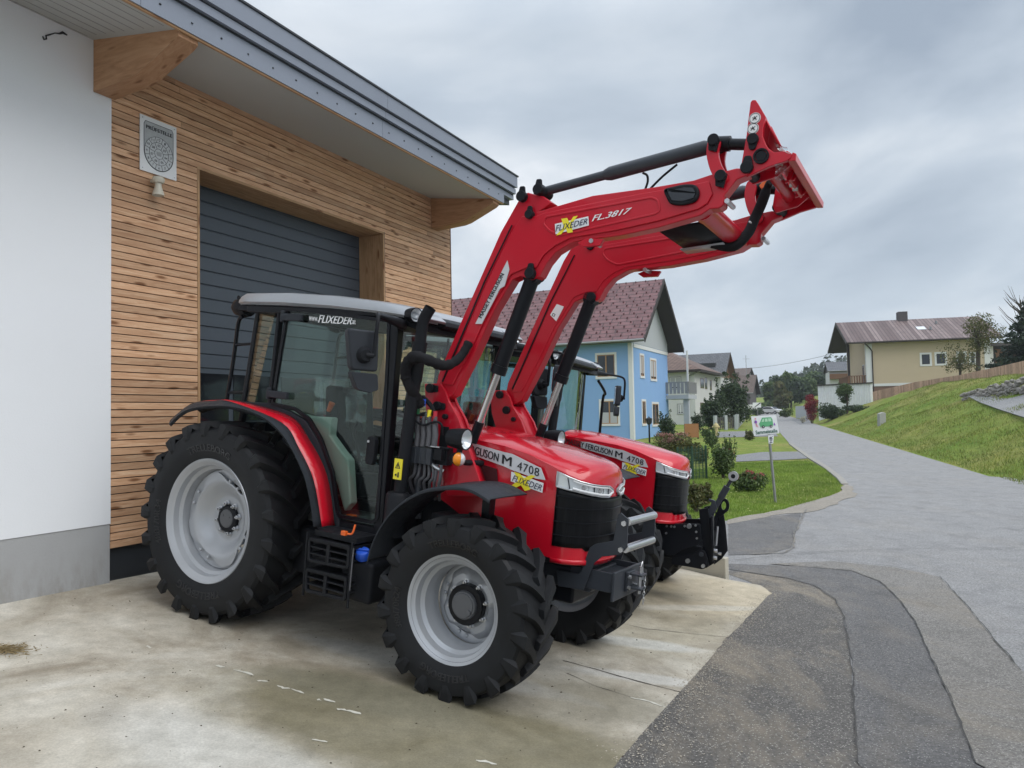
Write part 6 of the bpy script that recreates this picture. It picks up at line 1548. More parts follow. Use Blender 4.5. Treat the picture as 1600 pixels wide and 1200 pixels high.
# house behind the yellow one (small, white, dark roof)
p5 = atY(1336, 600, 118)[:2]; sh_ = House('small_white_house', 'small white house with a dark roof behind the terrace of the yellow house', p5, (.30, .95))
sh_.gable(7, 3.6, 2, zat(1305, 580, 118), zat(1305, 567, 121), .4, .3, 'hwhite', 'tile_grey', 'barn')
MB().bb(-.6, -.02, -.2, 3.6, zat(1305, 592, 118), zat(1305, 584, 118)).build('balcony', MT['timber_b'], sh_.root, smooth=0)

# ------------------------------------------------------------------ fences and walls
MT['corr'] = simple('white_corrugated_sheet', (.84, .85, .87), .5, .1, .1, 4)
def wallfence(name, label, cat, pA, pB, h0, h1, mat, corr=.0, thick=.08, extra=None, zA=None, zB=None):
    pA, pB = np.array(pA), np.array(pB); L = np.linalg.norm(pB-pA); d = (pB-pA)/L; n = int(L/.14) if corr else int(L/1.2)+1
    r0 = empty(name, (pA[0], pA[1], 0), rz=math.atan2(d[1], d[0])); tag(r0, label, cat)
    b = MB(); rows = [[], [], [], []]
    for i in range(n+1):
        s_ = L*i/n; p = pA+d*s_; gz = G(*p); off = corr*(i % 2)
        za = (h0*(1-i/n)+h1*i/n)+(gz if zA is None else zA*(1-i/n)+zB*i/n)
        for r_, (y, z) in zip(rows, ((off, gz-.3), (off, za), (off+thick, za), (off+thick, gz-.3))): r_.append((s_, y, z))
    b.grid(rows); b.f.append((0, n+1, 2*(n+1), 3*(n+1))); b.f.append((n, 2*n+1, 3*n+2, 4*n+3))
    return r0, b.build(name+'_panel', MT[mat], r0, smooth=0), L
wA = atY(1279, 640, 84)[:2]; wB = atY(1363, 640, 79)[:2]
r0, pn, L = wallfence('corrugated_fence', 'white corrugated sheet fence below the yellow house, partly overgrown', 'fence', wA, wB, zat(1279, 603, 84), zat(1363, 599, 79), 'corr', .13, .06, None, 0.0, 0.0)
MB().box((L/2, .03, (zat(1279, 603, 84)+zat(1363, 599, 79))/2+.06), (L+.2, .25, .12), Matrix.Rotation(-math.atan((zat(1363, 599, 79)-zat(1279, 603, 84))/L)*1, 3, 'Y')).build('fence_cap', MT['timber'], r0, smooth=0)
MT['picket'] = woodmat('pale_fence_boards', 2, ((.42, .26, .19), (.52, .34, .25), (.58, .40, .31)), 5)
# board fence up the bank
fpts = [(1365, 622, 78), (1430, 609, 71), (1500, 598, 63), (1560, 585, 56), (1612, 572, 51)]
fr0 = empty('board_fence', (0, 0, 0)); tag(fr0, 'long pale wooden board fence running up the bank below the yellow house', 'fence')
b = MB(); P_ = [atY(*q) for q in fpts]
tops = [(1365, 612), (1430, 597), (1500, 586), (1560, 573), (1612, 561)]
for i in range(len(P_)-1):
    a, c = P_[i], P_[i+1]; n = int(np.linalg.norm((c-a)[:2])/.20)
    ta, tc = zat(*tops[i], fpts[i][2]), zat(*tops[i+1], fpts[i+1][2])
    ang = math.atan2(c[1]-a[1], c[0]-a[0])
    for j in range(n):
        p = a+(c-a)*j/n; zt = ta+(tc-ta)*j/n; b.box((p[0], p[1], (p[2]-.9+zt)/2), (.175, .03, zt-p[2]+.9), Matrix.Rotation(ang, 3, 'Z'))
b.build('fence_boards', MT['picket'], fr0, smooth=0)
# stone wall and side lane on the right
MT['stone'] = simple('quarry_stone', (.25, .23, .21), .85, 0, .35, 3, .6, 9)
sw = empty('stone_wall', (0, 0, 0)); tag(sw, 'dry wall of rough grey stones beside the side lane on the bank', 'wall')
b = MB()
sp_ = [(1502, 626, 618, 46), (1530, 624, 608, 43), (1560, 622, 600, 40), (1590, 619, 593, 37.5), (1640, 616, 582, 34)]
for i in range(len(sp_)-1):
    (xa, ya, ta, Ya), (xb, yb, tb, Yb) = sp_[i], sp_[i+1]
    for k in range(75):
        t_ = rng.uniform(0, 1); v_ = rng.uniform(0, 1); x_ = xa+(xb-xa)*t_; y_ = (ya+(yb-ya)*t_)*(1-v_)+(ta+(tb-ta)*t_)*v_; Y_ = Ya+(Yb-Ya)*t_+v_*.5
        c = atY(x_, y_, Y_); s_ = rng.uniform(.09, .20)
        bmx = bmesh.new(); bmesh.ops.create_icosphere(bmx, subdivisions=1, radius=s_)
        sc_ = rng.uniform(.6, 1.25, 3)*np.array([1.2, .9, .7]); Rr = Matrix.Rotation(rng.uniform(-.3, .3), 3, 'X') @ Matrix.Rotation(rng.uniform(0, 6), 3, 'Z')
        b.add([Rr @ Vector((v.co.x*sc_[0]*rng.uniform(.8, 1.15), v.co.y*sc_[1], v.co.z*sc_[2]*rng.uniform(.85, 1.1)))+Vector(c) for v in bmx.verts], [tuple(v.index for v in f.verts) for f in bmx.faces]); bmx.free()
b.build('stones', MT['stone'], sw, smooth=0)
ln_ = [(1512, 624, 45), (1560, 625, 40.5), (1620, 620, 36), (1640, 668, 28), (1600, 660, 30), (1560, 646, 35), (1530, 634, 41)]
b = MB(); b.add([tuple(atY(*q)+np.array([0, 0, .2])) for q in ln_], [tuple(range(len(ln_)))]); tag(b.build('side_lane', MT['road'], None, smooth=0, thick=.03, off=0), kind='structure')
lc = np.mean([atY(*q) for q in ln_], axis=0); tp_ = [atY(*q)+np.array([0, 0, .15]) for q in ln_]; bt_ = [p+(p-lc)*np.array([.30, .30, 0])-np.array([0, 0, 1.6]) for p in tp_]; n = len(ln_)
tag(MB().add([tuple(p) for p in tp_+bt_], [tuple(range(n))]+[(i, (i+1) % n, (i+1) % n+n, i+n) for i in range(n)]).build('lane_embankment', MT['grass'], None, smooth=0), kind='structure')
ms = empty('boundary_stone', onG(1378, 664)-np.array([0, 0, .1]), rz=.3); tag(ms, 'small pale boundary stone standing alone in the grass bank', 'stone')
MB().prism([(-.28, 0), (.24, 0), (.26, .9), (.05, .95), (-.26, .86)], -.12, .12).build('stone_block', simple('pale_stone', (.34, .34, .33), .85, 0, .15, 4), ms, smooth=0, bevel=.03)
# far low wall right of the road
wA = atY(1243, 640, 110)[:2]; wB = atY(1264, 640, 98)[:2]
r0, pn, L = wallfence('concrete_wall', 'low grey concrete wall by the red creeper at the far end of the road', 'wall', wA, wB, 1.7, 1.7, 'gable_grey', 0, .3)
# lattice fence with pillars on the left side
q0, q1 = onG(1118, 672)[:2], onG(1150, 671)[:2]; q2 = onG(1163, 657)[:2]
lf = empty('lattice_fence', (0, 0, 0)); tag(lf, 'garden fence with grey pillars and boards by the second lawn', 'fence')
b = MB(); pb = MB()
for a, c in ((q0, q1), (q1, q2)):
    n = max(2, int(np.linalg.norm(c-a)/1.5)); ang = math.atan2(*(c-a)[::-1])
    for j in range(n+1): p = a+(c-a)*j/n; pb.box((p[0], p[1], G(*p)+.6), (.25, .25, 1.3), Matrix.Rotation(ang, 3, 'Z'))
    n = int(np.linalg.norm(c-a)/.16)
    for j in range(n): p = a+(c-a)*j/n; b.box((p[0], p[1], G(*p)+.6), (.10, .03, 1.0), Matrix.Rotation(ang, 3, 'Z'))
b.build('fence_slats', MT['barn'], lf, smooth=0); pb.build('fence_pillars', MT['gable_grey'], lf, smooth=0)
# green wire fence near the tractors
gf = empty('green_wire_fence', (0, 0, 0)); tag(gf, 'dark green wire fence with a post at the garden edge by the farther tractor', 'fence')
gm = flat('green_fence_paint', (.02, .06, .035), .5)
b = MB(); a, c = onG(1060, 752)[:2], onG(1104, 748)[:2]
for j in range(9):
    p = a+(c-a)*j/8; b.tube([(p[0], p[1], G(*p)), (p[0], p[1], G(*p)+1.0)], .035 if j % 4 == 0 else .012, 6)
for z in np.arange(.1, 1.0, .1): b.tube([(a[0], a[1], G(*a)+z), (c[0], c[1], G(*c)+z)], .006, 4)
for j in range(30): p = a+(c-a)*j/29; b.tube([(p[0], p[1], G(*p)), (p[0], p[1], G(*p)+.95)], .005, 4)
b.build('wire_panel', gm, gf, smooth=0)

# ------------------------------------------------------------------ street sign and small things
spos = onG(1213, 786); tp = atY(1199, 652, spos[1]); ss = empty('street_sign', spos); tag(ss, 'leaning sign with a green van and the word Sammelstelle on the front lawn', 'sign')
up_ = Vector(tp-spos); MB().tube([(0, 0, -.3), tuple(up_*.98)], .030, 12).build('sign_post', MT['gutter'], ss)
cs = [atY(*q, spos[1]-.05) for q in ((1173.5, 650.5), (1212.5, 648.5), (1217.5, 677), (1178, 681))]
cs = [Vector(c-spos) for c in cs]; tl_, tr_, br_, bl_ = cs
def sgnmap(off):
    nrm = (tr_-tl_).cross(tl_-bl_).normalized(); nrm = nrm if nrm.y < 0 else -nrm
    return lambda u, v: tuple((bl_*(1-u)+br_*u)*(1-v)+(tl_*(1-u)+tr_*u)*v+nrm*off)
f = sgnmap(0); 
MB().add([f(0, 0), f(1, 0), f(1, 1), f(0, 1)], [(0, 1, 2, 3)]).build('sign_board', MT['white'], ss, smooth=0, thick=.012, off=0)
bo = [o for o in ss.children if o.name.startswith('sign_board')][0]
def spoly(name, polys, mat, off=.013):
    f = sgnmap(off); m = MB()
    for p in polys: m.add([f(*q) for q in p], [tuple(range(len(p)))])
    return m.build(name, mat, bo, smooth=0, recalc=False)
circ = lambda cx, cy, r_, k=1.0: [(cx+r_*math.cos(a*math.pi/8), cy+r_*k*math.sin(a*math.pi/8)) for a in range(16)]
gr_ = flat('sign_green', (.12, .42, .20), .5); gr2 = flat('sign_pale_green', (.45, .70, .50), .5); pu = flat('sign_purple', (.30, .12, .50), .5); pk = flat('sign_pink', (.75, .35, .40), .5)
spoly('van_picture', [[(.30, .42), (.78, .42), (.82, .50), (.82, .78), (.78, .90), (.42, .90), (.32, .68), (.27, .60)]], gr_)
spoly('van_windows', [[(.37, .68), (.47, .68), (.49, .84), (.44, .84)], [(.51, .68), (.62, .68), (.62, .84), (.52, .84)], [(.65, .68), (.77, .68), (.76, .84), (.65, .84)]], gr2, .016)
spoly('van_wheels', [circ(.41, .42, .055, 1.35), circ(.72, .42, .055, 1.35)], MT['ink'], .018); spoly('wheel_centres', [circ(.41, .42, .02, 1.35), circ(.72, .42, .02, 1.35)], MT['white'], .020)
spoly('child_picture', [circ(.15, .86, .035, 1.3), [(.13, .45), (.16, .45), (.17, .62), (.13, .62)], [(.19, .42), (.22, .42), (.17, .62), (.14, .62)]], pk); spoly('child_coat', [circ(.15, .70, .05, 1.6), [(.08, .66), (.11, .64), (.14, .76), (.12, .78)]], pu, .015)
spoly('cone_picture', [[(.83, .45), (.91, .45), (.87, .62)]], pu)
text('sign_lettering', 'Sammelstelle', lambda u, v: sgnmap(.014)(.08+.86*u, .06+.20*v), flat('sign_dark_green', (.03, .12, .08), .5), bo, off=.02, thick=0)
s2 = [Vector(atY(*q, spos[1]-.05)-spos) for q in ((1200, 680), (1209, 680), (1208, 693), (1201, 693))]
k = MB().add([tuple(c) for c in s2], [(0, 1, 2, 3)]).build('post_sticker', MT['white'], ss, smooth=0, thick=.004)
def smap(u, v):   # rotated lettering
    u, v = 1-v, u; u = .2+.6*u; v = .1+.8*v
    q = (s2[3]*(1-u)+s2[2]*u)*(1-v)+(s2[0]*(1-u)+s2[1]*u)*v; return (q.x, q.y-.008, q.z)
text('sticker_lettering', 'HR', smap, MT['navy'], k, off=.02, thick=0)
# garden lantern
gp_ = onG(1015, 692, 20, 60); gl_ = empty('garden_lantern', gp_); tag(gl_, 'slim black garden lantern before the gable side of the blue house', 'lantern')
zt = zat(1015, 652, gp_[1])-gp_[2]; MB().tube([(0, 0, 0), (0, 0, zt-.45)], .05, 8).build('lantern_post', MT['satin'], gl_); MB().lathe([(zt-.45, .05), (zt-.35, .16), (zt-.08, .2), (zt, .04), (zt+.1, 0)], axis='z', n=6).build('lantern_head', MT['dark'], gl_, smooth=0)
# hydrant-like yellow post, brown board
hp = onG(1119, 681, 20, 60); hy = empty('yellow_hydrant', hp); tag(hy, 'yellow hydrant in the flower bed beside the second lawn', 'hydrant')
hm = simple('faded_yellow_paint', (.50, .42, .20), .6, 0, .2, 6)
MB().lathe([(0, .2), (.1, .2), (.12, .15), (.55, .15), (.6, .2), (.75, .2), (.85, .12), (.88, 0)], axis='z', n=16).tube([(-.26, 0, .62), (.26, 0, .62)], .07, 8).build('hydrant_body', hm, hy); MB().lathe([(.86, .05), (.94, .05), (.95, 0)], axis='z', n=6).build('hydrant_nut', hm, hy)
bp2 = onG(1081, 686, 20, 60); gb = empty('rusty_panel', bp2); tag(gb, 'rust brown square panel in the flower bed before the white house', 'garden panel')
hh_ = zat(1081, 662, bp2[1])-bp2[2]; ww = 22/1200*bp2[1]
MB().bb(-ww/2, ww/2, -.03, .03, .1, hh_).build('panel_sheet', simple('rusty_sheet', (.32, .15, .06), .8, 0, .2, 4), gb, smooth=0); MB().bb(-ww/2, -ww/2+.08, .03, .09, 0, hh_).bb(ww/2-.08, ww/2, .03, .09, 0, hh_).build('panel_legs', MT['timber'], gb, smooth=0)
# far road sign
fp_ = onG(1184, 647, 60, 300); fp_ = atY(1184, 647, 120); fs = empty('arrow_sign', (fp_[0], fp_[1], G(fp_[0], fp_[1]))); tag(fs, 'white far road sign with a black slanting stripe in front of the barn', 'sign')
z0 = G(fp_[0], fp_[1]); zt = zat(1182, 629, 120)-z0; zl = zat(1182, 637, 120)-z0
MB().tube([(0, 0, 0), (0, 0, zt)], .05, 6).build('sign_post', MT['gutter'], fs)
q = MB().bb(-.75, .55, -.07, -.03, zl, zt).build('sign_board', MT['white'], fs, smooth=0); MB().prism([(-.6, zl+.03), (-.45, zl+.03), (.5, zt-.12), (.5, zt-.02), (.3, zt-.05)], -.078, -.072).build('sign_stripe', MT['ink'], q, smooth=0)
# cars
def car(name, label, px, py, Y, ang, mat, Lc=4.4):
    p = atY(px, py, Y); z = G(p[0], p[1]); c = empty(name, (p[0], p[1], z), rz=ang); tag(c, label, 'car', 'cars parked at the far end of the road')
    prof = [(-2.15, .35), (-2.2, .75), (-2.05, .98), (-1.6, 1.08), (-1.15, 1.42), (-.3, 1.50), (.55, 1.42), (1.15, 1.02), (1.9, .88), (2.15, .65), (2.15, .32)]
    b = MB(); b.prism(prof, -.82, .82); b.build('body', mat, c, bevel=.12, segs=3)
    MB().prism([(-1.45, 1.05), (-1.08, 1.36), (-.3, 1.42), (.45, 1.36), (.98, 1.04)], -.835, .835).build('side_window', MT['wglass'], c, smooth=0)
    MB().add([(.62, -.68, 1.41), (.62, .68, 1.41), (1.14, .74, 1.06), (1.14, -.74, 1.06)], [(0, 1, 2, 3)]).build('windscreen', MT['wglass'], c, smooth=0, thick=.02, off=1)
    for x in (-1.35, 1.35):
        for y in (-.78, .78):
            w = MB().tube([(x, y-.1, .32), (x, y+.1, .32)], .32, 20).build('wheel', MT['black'], c); MB().tube([(x, y-.11, .32), (x, y+.11, .32)], .2, 16).build('rim', MT['silver'], w)
    for y in (-.62, .62): MB().box((2.12, y, .7), (.12, .32, .14)).build('headlight', MT['reflector'], c, bevel=.02)
car('parked_car', 'dark car parked in front of the barn', 1195, 645, 158, R(-20), flat('dark_car_paint', (.02, .025, .03), .2, 0, 1))
car('parked_car', 'white car parked right of the dark car before the trees', 1205, 646, 153, R(-50), flat('white_car_paint', (.7, .7, .72), .2, 0, 1))
# power line
A0, A1 = atY(1166, 576, 172), atY(1330, 545, 150)
MB().tube([A0*(1-t_)+A1*t_-np.array([0, 0, 2.2*t_*(1-t_)]) for t_ in np.linspace(0, 1, 12)], .035, 5).build('power_line', MT['ink'], None)
tag(bpy.data.objects['power_line'], 'thin power line crossing the sky above the far trees', 'cable')
MB().tube([(A0[0], A0[1], 5), (A0[0], A0[1], A0[2]+3)], .06, 6).tube([(A0[0]-.8, A0[1], A0[2]+2.2), (A0[0]+.8, A0[1], A0[2]+2.2)], .03, 4).build('roof_mast', MT['gutter'], None)
tag(bpy.data.objects['roof_mast'], 'thin antenna mast above the far shed roof', 'mast')
# ------------------------------------------------------------------ vegetation
def leafmat(name, c0, c1, c2, tr=.25):
    m, nt, b = newmat(name); geo = node(nt, 'ShaderNodeNewGeometry'); v = texmap(nt)
    c = ramp(nt, geo.outputs['Random Per Island'], [(0, c0), (.5, c1), (1, c2)])
    n = noise(nt, v, .9, 3); c2_ = ramp(nt, n, [(.35, (.7, .72, .7)), (.65, (1.25, 1.2, 1.1))]); cc = mixc(nt, 1.0, c.outputs[0], c2_.outputs[0], 'MULTIPLY')
    nt.links.new(cc, b.inputs['Base Color']); b.inputs['Roughness'].default_value = .55; b.inputs['Specular IOR Level'].default_value = .3
    t_ = node(nt, 'ShaderNodeBsdfTranslucent'); nt.links.new(cc, t_.inputs[0]); mx = node(nt, 'ShaderNodeMixShader'); mx.inputs[0].default_value = tr
    out = nt.nodes['Material Output']; nt.links.new(b.outputs[0], mx.inputs[1]); nt.links.new(t_.outputs[0], mx.inputs[2]); nt.links.new(mx.outputs[0], out.inputs[0]); return m
LM = {'green': leafmat('green_leaves', (.045, .085, .025), (.080, .130, .038), (.125, .175, .060)),
      'dark': leafmat('dark_green_leaves', (.026, .050, .024), (.045, .078, .034), (.075, .110, .046)),
      'autumn': leafmat('yellowing_leaves', (.070, .095, .030), (.110, .120, .040), (.160, .135, .055)),
      'red': leafmat('crimson_leaves', (.16, .012, .025), (.24, .020, .035), (.32, .045, .06)),
      'pink': leafmat('faded_pink_blooms', (.26, .11, .10), (.38, .19, .17), (.46, .29, .25)),
      'white': leafmat('white_blooms', (.5, .5, .45), (.6, .6, .55), (.65, .62, .5)),
      'rose': leafmat('rose_blooms', (.36, .06, .08), (.46, .11, .13), (.52, .20, .19)),
      'far': leafmat('far_forest_leaves', (.030, .050, .028), (.050, .075, .040), (.080, .100, .055), .1),
      'pine': leafmat('needle_green', (.016, .032, .020), (.026, .046, .028), (.040, .062, .036), .1)}
BARK = simple('bark', (.075, .060, .048), .9, 0, .3, 12, .6, 30)
def leaves(n, blobs, size, mat, name, parent=None, flatness=0.0, shell=.55, up=0.):
    """n leaf quads spread through the volume of ellipsoids (x,y,z,rx,ry,rz)"""
    B = np.array(blobs, float); vol = (B[:, 3]*B[:, 4]*B[:, 5])**.7; idx = rng.choice(len(B), n, p=vol/vol.sum())
    d = rng.normal(size=(n, 3)); d /= np.linalg.norm(d, axis=1)[:, None]; r_ = rng.uniform(shell, 1.06, n)**.8+rng.normal(size=n)*.05
    # clumps: push radius with low-frequency wobble
    wob = 1+.16*np.sin(d[:, 0]*7+idx)*np.cos(d[:, 1]*6-idx*2)+.12*np.sin(d[:, 2]*11+idx*3)
    c = B[idx, :3]+d*B[idx, 3:6]*(r_*wob)[:, None]
    s = size*rng.uniform(.6, 1.35, n)
    nrm = d*.6+rng.normal(size=(n, 3))*.6; nrm[:, 2] += up; nrm /= np.linalg.norm(nrm, axis=1)[:, None]
    a = np.cross(nrm, rng.normal(size=(n, 3))); a /= np.linalg.norm(a, axis=1)[:, None]; b = np.cross(nrm, a)
    s_ = s[:, None]
    V = np.empty((n, 4, 3)); V[:, 0] = c-a*s_; V[:, 1] = c-b*s_*.55+nrm*s_*.1; V[:, 2] = c+a*s_; V[:, 3] = c+b*s_*.55+nrm*s_*.1
    me = bpy.data.meshes.new(name); me.vertices.add(n*4); me.vertices.foreach_set('co', V.ravel())
    me.loops.add(n*4); me.loops.foreach_set('vertex_index', np.arange(n*4)); me.polygons.add(n)
    me.polygons.foreach_set('loop_start', np.arange(n)*4); me.polygons.foreach_set('loop_total', np.full(n, 4)); me.update(calc_edges=True); me.materials.append(mat)
    o = bpy.data.objects.new(name, me); COL.objects.link(o); o.parent = parent; return o
def crownblobs(w, h, z0, k=14, seed=None):
    bl = []
    for i in range(k):
        a = rng.uniform(0, 6.28); t_ = rng.uniform(0, 1); z = z0+h*(.15+.75*t_); rr = w/2*(1-abs(t_-.4)*.9)*rng.uniform(.25, .75)
        s_ = rng.uniform(.20, .36)*w; bl.append((rr*math.cos(a), rr*math.sin(a), z, s_, s_, s_*rng.uniform(.6, .9)))
    return bl
def tree(label, pos, H_, Wd, n, size, mat, trunk=.35, group=None, name='tree', k=14, cat='tree'):
    r0 = empty(name, pos); tag(r0, label, cat, group)
    b = MB(); r_ = H_*.022+.03
    b.tube([(0, 0, -.3), (.02*H_, 0, H_*trunk), (.0, .02*H_, H_*.75)], [r_*1.3, r_, r_*.35], 8)
    bl = crownblobs(Wd, H_*(1-trunk*.7), H_*trunk*.6, k)
    for q in bl[:8]: b.tube([(.01*H_, 0, H_*trunk*.9), (q[0]*.5, q[1]*.5, (H_*trunk+q[2])/2), (q[0], q[1], q[2])], [r_*.6, r_*.35, r_*.12], 5)
    b.build('trunk', BARK, r0); leaves(n, bl, size, mat, 'crown', r0); return r0
def conifer(label, pos, H_, Wd, n, size, mat, group=None):
    r0 = empty('conifer', pos); tag(r0, label, 'tree', group); MB().tube([(0, 0, -.3), (0, 0, H_*.95)], [H_*.02, .02], 6).build('trunk', BARK, r0)
    bl = []
    for i in range(22):
        t_ = i/21; z = H_*(.08+.88*t_); w = Wd/2*(1-t_)*rng.uniform(.8, 1.15)+.12
        for j in range(3): a = rng.uniform(0, 6.28); bl.append((w*.5*math.cos(a), w*.5*math.sin(a), z-.1*w, w*.55, w*.55, H_*.035))
    leaves(n, bl, size, mat, 'crown', r0); return r0
def bush(name, label, px, py, wpx_, hpx, n, size, mat, Y=None, bloom=None, nb=0, cat='shrub', group=None, k=9, stems=True):
    p = onG(px, py, 6, 300) if Y is None else atY(px, py, Y); p = np.array([p[0], p[1], G(p[0], p[1])])
    Yv = p[1]; w = wpx_/FPX*Yv; h = hpx/FPX*Yv
    r0 = empty(name, p); tag(r0, label, cat, group); bl = []
    for i in range(k):
        a = rng.uniform(0, 6.28); rr = rng.uniform(0, .32)*w; s_ = rng.uniform(.17, .28)*w; zc = rng.uniform(.30, .74)*h
        bl.append((rr*math.cos(a), rr*math.sin(a)*.8, zc, s_, s_, min(s_, h*.3)))
    bl.append((0, 0, h*.38, w*.42, w*.36, h*.34))
    b = MB()
    for q in bl: b.tube([(q[0]*.2, q[1]*.2, -.05), (q[0]*.7, q[1]*.7, q[2]*.6), (q[0], q[1], q[2])], [.02, .014, .006], 5)
    sg_ = []
    for i in range(14 if name in ('shrub', 'tall_shrub') else 0):
        a = rng.uniform(0, 6.28); rr = rng.uniform(.1, .5)*w; zt = h*rng.uniform(.7, 1.08); x_, y_ = rr*math.cos(a), rr*math.sin(a)*.8
        b.tube([(x_*.3, y_*.3, h*.2), (x_*.8, y_*.8, zt*.6), (x_, y_, zt)], [.010, .007, .003], 4)
        for t_ in (.62, .75, .88, 1.0): sg_.append((x_*(.5+.5*t_), y_*(.5+.5*t_), zt*t_, .035*w+.02, .035*w+.02, .05*h))
    b.build('stems', BARK, r0); leaves(n, bl+sg_, size, mat, 'foliage', r0, up=.3)
    if bloom:
        top = [(q[0]+rng.normal()*.04*w, q[1]+rng.normal()*.04*w, q[2]+q[5]*.75, q[3]*.55, q[4]*.55, q[5]*.35) for q in bl for _ in range(2)]
        leaves(nb, top, size*.7, bloom, 'blossom', r0, shell=.2)
    return r0
bush('hydrangea', 'hydrangea bush with rosy fading blooms on the front lawn beside the street sign', 1174, 768, 56, 34, 3000, .035, LM['green'], bloom=LM['rose'], nb=1500)
bush('hydrangea', 'broad hydrangea covered in faded pink blooms under the blue house corner', 1050, 712, 66, 36, 3200, .05, LM['autumn'], bloom=LM['pink'], nb=2600)
bush('shrub', 'round dark shrub standing alone on the second lawn', 1172, 688, 19, 15, 1200, .05, LM['autumn'])
bush('shrub', 'tall loose shrub between the green wire fence and the front lawn path', 1130, 748, 46, 56, 2600, .04, LM['green'], bloom=LM['white'], nb=60)
bush('shrub', 'leafy shrub by the hydrant and the first garden path', 1112, 698, 30, 28, 1500, .05, LM['green'])
bush('shrub', 'dark shrub with a few white flowers at the gable of the blue house', 1043, 682, 34, 48, 2600, .06, LM['dark'], Y=44, bloom=LM['white'], nb=80)
bush('shrub', 'low yellow green perennial clump at the left edge of the front lawn', 1100, 790, 34, 34, 1600, .035, LM['autumn'])
bush('shrub', 'low perennial right behind the hook of the black front linkage', 1088, 800, 30, 44, 1200, .035, LM['autumn'])
bush('shrub', 'small dark bush below the downpipe of the white house', 1090, 668, 22, 30, 1000, .08, LM['dark'], Y=62)
bush('tall_shrub', 'large dark shrub right of the white house, the left of the two big ones', 1113, 666, 46, 52, 5200, .11, LM['dark'], Y=68, group='big shrubs before the white houses')
bush('tall_shrub', 'biggest dark shrub before the grey roofed house, above the pillar fence', 1146, 668, 60, 78, 9000, .12, LM['dark'], Y=74, group='big shrubs before the white houses')
bush('shrub', 'greyish shrub at the foot of the barn left of the arrow sign', 1166, 648, 18, 20, 900, .14, LM['green'], Y=105)
bush('shrub', 'low hedge in front of the white barn base', 1182, 646, 24, 12, 900, .14, LM['dark'], Y=135)
bush('creeper', 'crimson Virginia creeper covering a post at the corner of the corrugated fence', 1269, 655, 22, 58, 3600, .07, LM['red'], Y=80, cat='creeper')
bush('ivy', 'dark ivy hedge along the foot of the white corrugated fence', 1300, 646, 56, 26, 3600, .09, LM['dark'], Y=77)
bush('ivy', 'dark ivy spilling over the right end of the corrugated fence foot', 1336, 634, 44, 12, 1400, .08, LM['dark'], Y=74)
p = np.array([*atY(1323, 628, 76)[:2], 0.]); p[2] = G(p[0], p[1]); tree('small round green tree in front of the white corrugated fence', p, zat(1323, 596, 76)-p[2], 1.9, 2600, .09, LM['green'], .45, k=8)
bush('shrub', 'clipped dark shrub behind the left end of the corrugated fence', 1289, 603, 14, 13, 700, .12, LM['dark'], Y=92) if False else None
bush('shrub', 'pale flowering clump at the foot of the crimson creeper', 1254, 654, 10, 10, 500, .07, LM['white'], Y=82)
bush('shrub', 'green shrub at the roadside left of the grey concrete wall', 1228, 646, 24, 14, 900, .13, LM['green'], Y=115)
bush('shrub', 'feathery grey green shrub left of the green wire fence', 1070, 742, 30, 30, 1600, .035, LM['green'])
bush('shrub', 'small flowering shrub with white dots behind the green wire fence', 1095, 724, 28, 24, 1400, .04, LM['autumn'], bloom=LM['white'], nb=120)
bush('shrub', 'low green shrub on the right of the rust brown panel', 1103, 684, 22, 14, 900, .05, LM['dark'])
bush('shrub', 'bronze coloured shrub below the pink hydrangea', 1082, 712, 26, 20, 1200, .05, LM['autumn'])
bush('shrub', 'tall thin seedhead plant before the first garden path', 1140, 730, 22, 46, 900, .035, LM['green'], bloom=LM['rose'], nb=60)
# garden trees by the yellow house
def at(px, py, Y): p = atY(px, py, Y); return np.array([p[0], p[1], G(p[0], p[1])])
p = at(1500, 590, 64); tree('small autumn tree with a broad thin crown before the yellow house windows', p, zat(1500, 545, 64)-p[2], 3.2, 1700, .075, LM['autumn'], .45, k=8)
p = at(1528, 585, 66); tree('leaning old garden tree at the right end of the yellow house', p, zat(1530, 486, 66)-p[2], 3.6, 3000, .085, LM['autumn'], .5, k=8)
p = at(1606, 590, 60); conifer('dark conifer at the right edge beside the brown garage', p, zat(1600, 470, 60)-p[2], 6, 6000, .16, LM['pine'])
p = at(1600, 580, 75); r0 = empty('bare_tree', p); tag(r0, 'almost bare tree rising behind the conifer at the right edge', 'tree'); b = MB(); hh = zat(1590, 455, 75)-p[2]
for i in range(60):
    a = rng.uniform(0, 6.28); l_ = rng.uniform(.8, 2.6); z = hh*rng.uniform(.35, .85); b.tube([(0, 0, z), (l_*.5*math.cos(a), l_*.5*math.sin(a), z+l_*.5), (l_*math.cos(a)*.8, l_*math.sin(a)*.8, z+l_*.95)], [.05, .025, .01], 4)
b.tube([(0, 0, 0), (0, 0, hh*.9)], [.2, .04], 6); b.build('trunk', BARK, r0)
